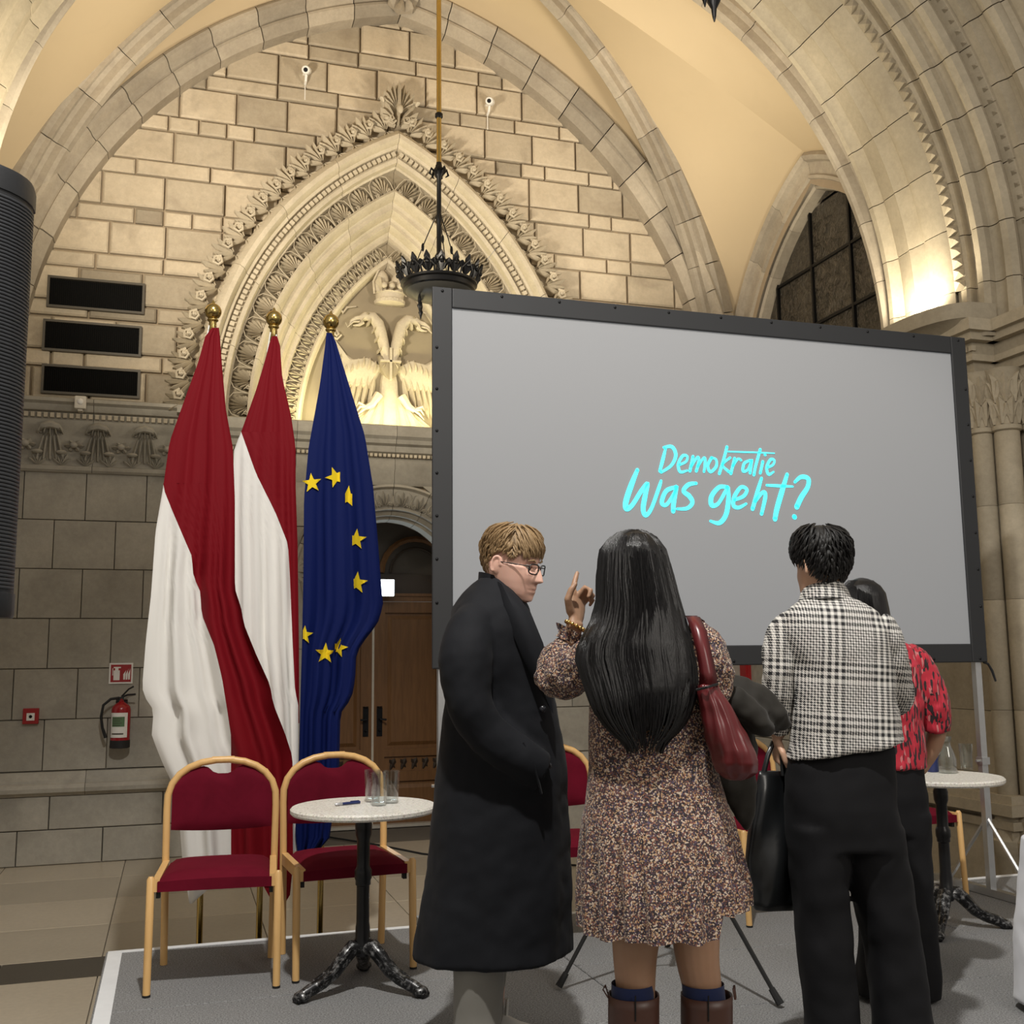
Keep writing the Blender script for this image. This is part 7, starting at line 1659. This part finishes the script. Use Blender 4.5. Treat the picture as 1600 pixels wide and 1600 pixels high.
F.loft(m, [(903, 1341, 1349, 0, 0.012), (905, 1335, 1356, 0, 0.035), (909, 1326, 1364, 0, 0.06), (916, 1317, 1373, 0, 0.085), (928, 1310, 1381, 0.0, 0.105), (950, 1309, 1386, 0.0, 0.11), (975, 1316, 1392, -0.02, 0.09), (1000, 1340, 1403, -0.03, 0.07), (1020, 1370, 1410, -0.04, 0.045), (1035, 1390, 1412, -0.05, 0.02)], 40, 4, 2.1, fold=lambda q, y: 0.015 * math.sin(19 * q + y / 40))
hr = m.build('hair', MAT['hair_black'], F.root, 180)
m = MB(); g = random.Random(4)
for i in range(90):
    q0 = rad(g.uniform(180, 360)); pts = []
    for k in range(12):
        u = k / 11; y = 908 + (1030 - 908) * u * g.uniform(0.99, 1.01); l = interp([(905, 1335), (910, 1322), (925, 1310), (950, 1309), (975, 1316), (1000, 1340), (1035, 1390)], y); r = interp([(905, 1355), (910, 1368), (925, 1380), (950, 1386), (975, 1392), (1000, 1403), (1035, 1413)], y)
        pts.append(F.L((l + r) / 2 + (r - l) / 2 * math.cos(q0), y, interp([(905, 0.03), (930, 0.112), (960, 0.12), (1000, 0.11), (1035, 0.075)], y) * math.sin(q0)))
    m.tube(pts, [0.006 * (1 - 0.7 * (k / 11) ** 2) for k in range(12)], 4)
tag(m.build('hair_strands', MAT['hair_black'], hr, 60), kind='stuff')
m = MB()
F.loft(m, [(1000, 1345, 1405, 0.0, 0.065), (1012, 1322, 1428, 0.0, 0.085), (1040, 1312, 1440, 0.0, 0.105), (1100, 1320, 1440, 0.0, 0.115), (1150, 1322, 1442, 0.0, 0.12), (1200, 1322, 1447, 0.0, 0.125)], 40, 4, 2.3)
tp = m.build('top', MAT['red_dashes'], F.root, 180); mods(tp, voxel=0.009, smooth=2, disp=[(0.09, 0.02)])
for pts in ([(1412, 1020, 0.0, 0.055), (1432, 1040, 0.0, 0.066), (1452, 1085, 0.0, 0.070), (1461, 1125, 0.01, 0.064), (1462, 1138, 0.02, 0.062)], [(1335, 1020, 0.0, 0.055), (1318, 1045, 0.0, 0.062), (1306, 1095, 0.03, 0.06), (1308, 1135, 0.08, 0.055)]):
    m = MB(); F.limb(m, pts, 20); o = m.build('sleeve', MAT['red_dashes'], tp, 180); mods(o, voxel=0.008, smooth=2, disp=[(0.05, 0.016)])
m = MB()
F.loft(m, [(1185, 1326, 1440, 0.0, 0.11), (1240, 1322, 1446, 0.0, 0.125), (1300, 1326, 1450, 0.0, 0.12)], 36, 3)
F.loft(m, [(1270, 1334, 1396, 0.0, 0.11), (1400, 1346, 1400, 0.0, 0.10), (1480, 1344, 1398, 0.0, 0.10), (1553, 1338, 1392, 0.0, 0.11)], 28, 3)
F.loft(m, [(1270, 1380, 1450, 0.0, 0.11), (1400, 1388, 1456, 0.0, 0.10), (1480, 1394, 1464, 0.0, 0.10), (1556, 1398, 1468, 0.0, 0.11)], 28, 3)
o = m.build('trousers', MAT['trouser_black'], F.root, 180); mods(o, voxel=0.010, smooth=3, disp=[(0.13, 0.018)])
for cx in (1366, 1434):
    a = F.L(cx, 1556, 0.0); m = MB(); m.loft([[(a.x + w * math.cos(q), y, z * (0.5 + 0.5 * math.sin(q))) for q in [2 * math.pi * k / 14 for k in range(14)]] for y, w, z in ((-0.09, 0.03, 0.07), (0.0, 0.038, 0.10), (0.10, 0.044, 0.07), (0.17, 0.03, 0.04))]); m.build('shoe', MAT['leather_black'], F.root, 60)

# ------------------------------------------------------------------ person mostly outside the frame, in white trousers
F = Figure(1668, 1582, 'person in wide white trousers of whom only a leg edge shows at the frame')
HX = head_matrix(F.L(1665, 860, 0.0), 160, 0, 0, 1.0)
def parts(mb):
    add_head(mb, HX); F.limb(mb, [(1665, 880, 0.0, 0.055), (1665, 940, 0.0, 0.06)], 14)
    F.loft(mb, [(930, 1648, 1692, 0.0, 0.06), (970, 1640, 1705, 0.0, 0.08), (1080, 1642, 1702, 0.0, 0.09), (1250, 1636, 1706, 0.0, 0.10)], 24)
    for sx_ in (-1, 1):
        F.limb(mb, [(1672 + sx_ * 30, 980, 0.0, 0.042), (1676 + sx_ * 36, 1060, 0.0, 0.04), (1674 + sx_ * 36, 1140, 0.12, 0.028)]); add_hand(mb, F.L(1674 + sx_ * 36, 1140, 0.12), (-sx_ * 0.3, 0.8, -0.2), (-sx_, 0, -0.2), 1.0, side=sx_)
        F.limb(mb, [(1665 + sx_ * 22, 1240, 0, 0.085), (1660 + sx_ * 28, 1400, 0, 0.055), (1660 + sx_ * 30, 1560, 0, 0.04)])
person_body(F, MAT['skin_warm'], parts, 0.008, 2)
m = MB(); hair_cap(m, HX, line_j, 1.08); m.build('hair', MAT['hair_blond'], F.root, 60)
m = MB(); F.loft(m, [(930, 1642, 1697, 0.0, 0.075), (960, 1628, 1715, 0.0, 0.11), (1060, 1630, 1712, 0.0, 0.13), (1220, 1622, 1718, 0.0, 0.14)], 36, 3)
for sx_ in (-1, 1): F.limb(m, [(1670 + sx_ * 24, 958, 0.0, 0.062), (1672 + sx_ * 34, 985, 0.0, 0.066), (1676 + sx_ * 36, 1060, 0.0, 0.05), (1674 + sx_ * 36, 1130, 0.10, 0.04)], 16)
o = m.build('shirt', MAT['shirt_grey'], F.root, 180); mods(o, voxel=0.011, smooth=2)
m = MB(); F.loft(m, [(1200, 1624, 1718, 0.0, 0.13), (1330, 1612, 1724, 0.0, 0.14)], 36, 3)
for l in (0, 1): F.loft(m, [(1310, 1604 + 58 * l, 1664 + 60 * l, 0, 0.12), (1400, 1596 + 62 * l, 1660 + 66 * l, 0, 0.12), (1470, 1591 + 68 * l, 1660 + 74 * l, 0, 0.12), (1568, 1593 + 72 * l, 1662 + 80 * l, 0, 0.12)], 28, 3)
o = m.build('trousers', MAT['trouser_white'], F.root, 180); mods(o, voxel=0.010, smooth=3, disp=[(0.12, 0.012)])
for cx in (1630, 1705):
    a = F.L(cx, 1578, 0.0); m = MB(); m.loft([[(a.x + w * math.cos(q), y, z * (0.5 + 0.5 * math.sin(q))) for q in [2 * math.pi * k / 14 for k in range(14)]] for y, w, z in ((-0.09, 0.03, 0.07), (0.0, 0.038, 0.10), (0.10, 0.044, 0.07), (0.17, 0.03, 0.04))]); m.build('shoe', MAT['leather_black'], F.root, 60)
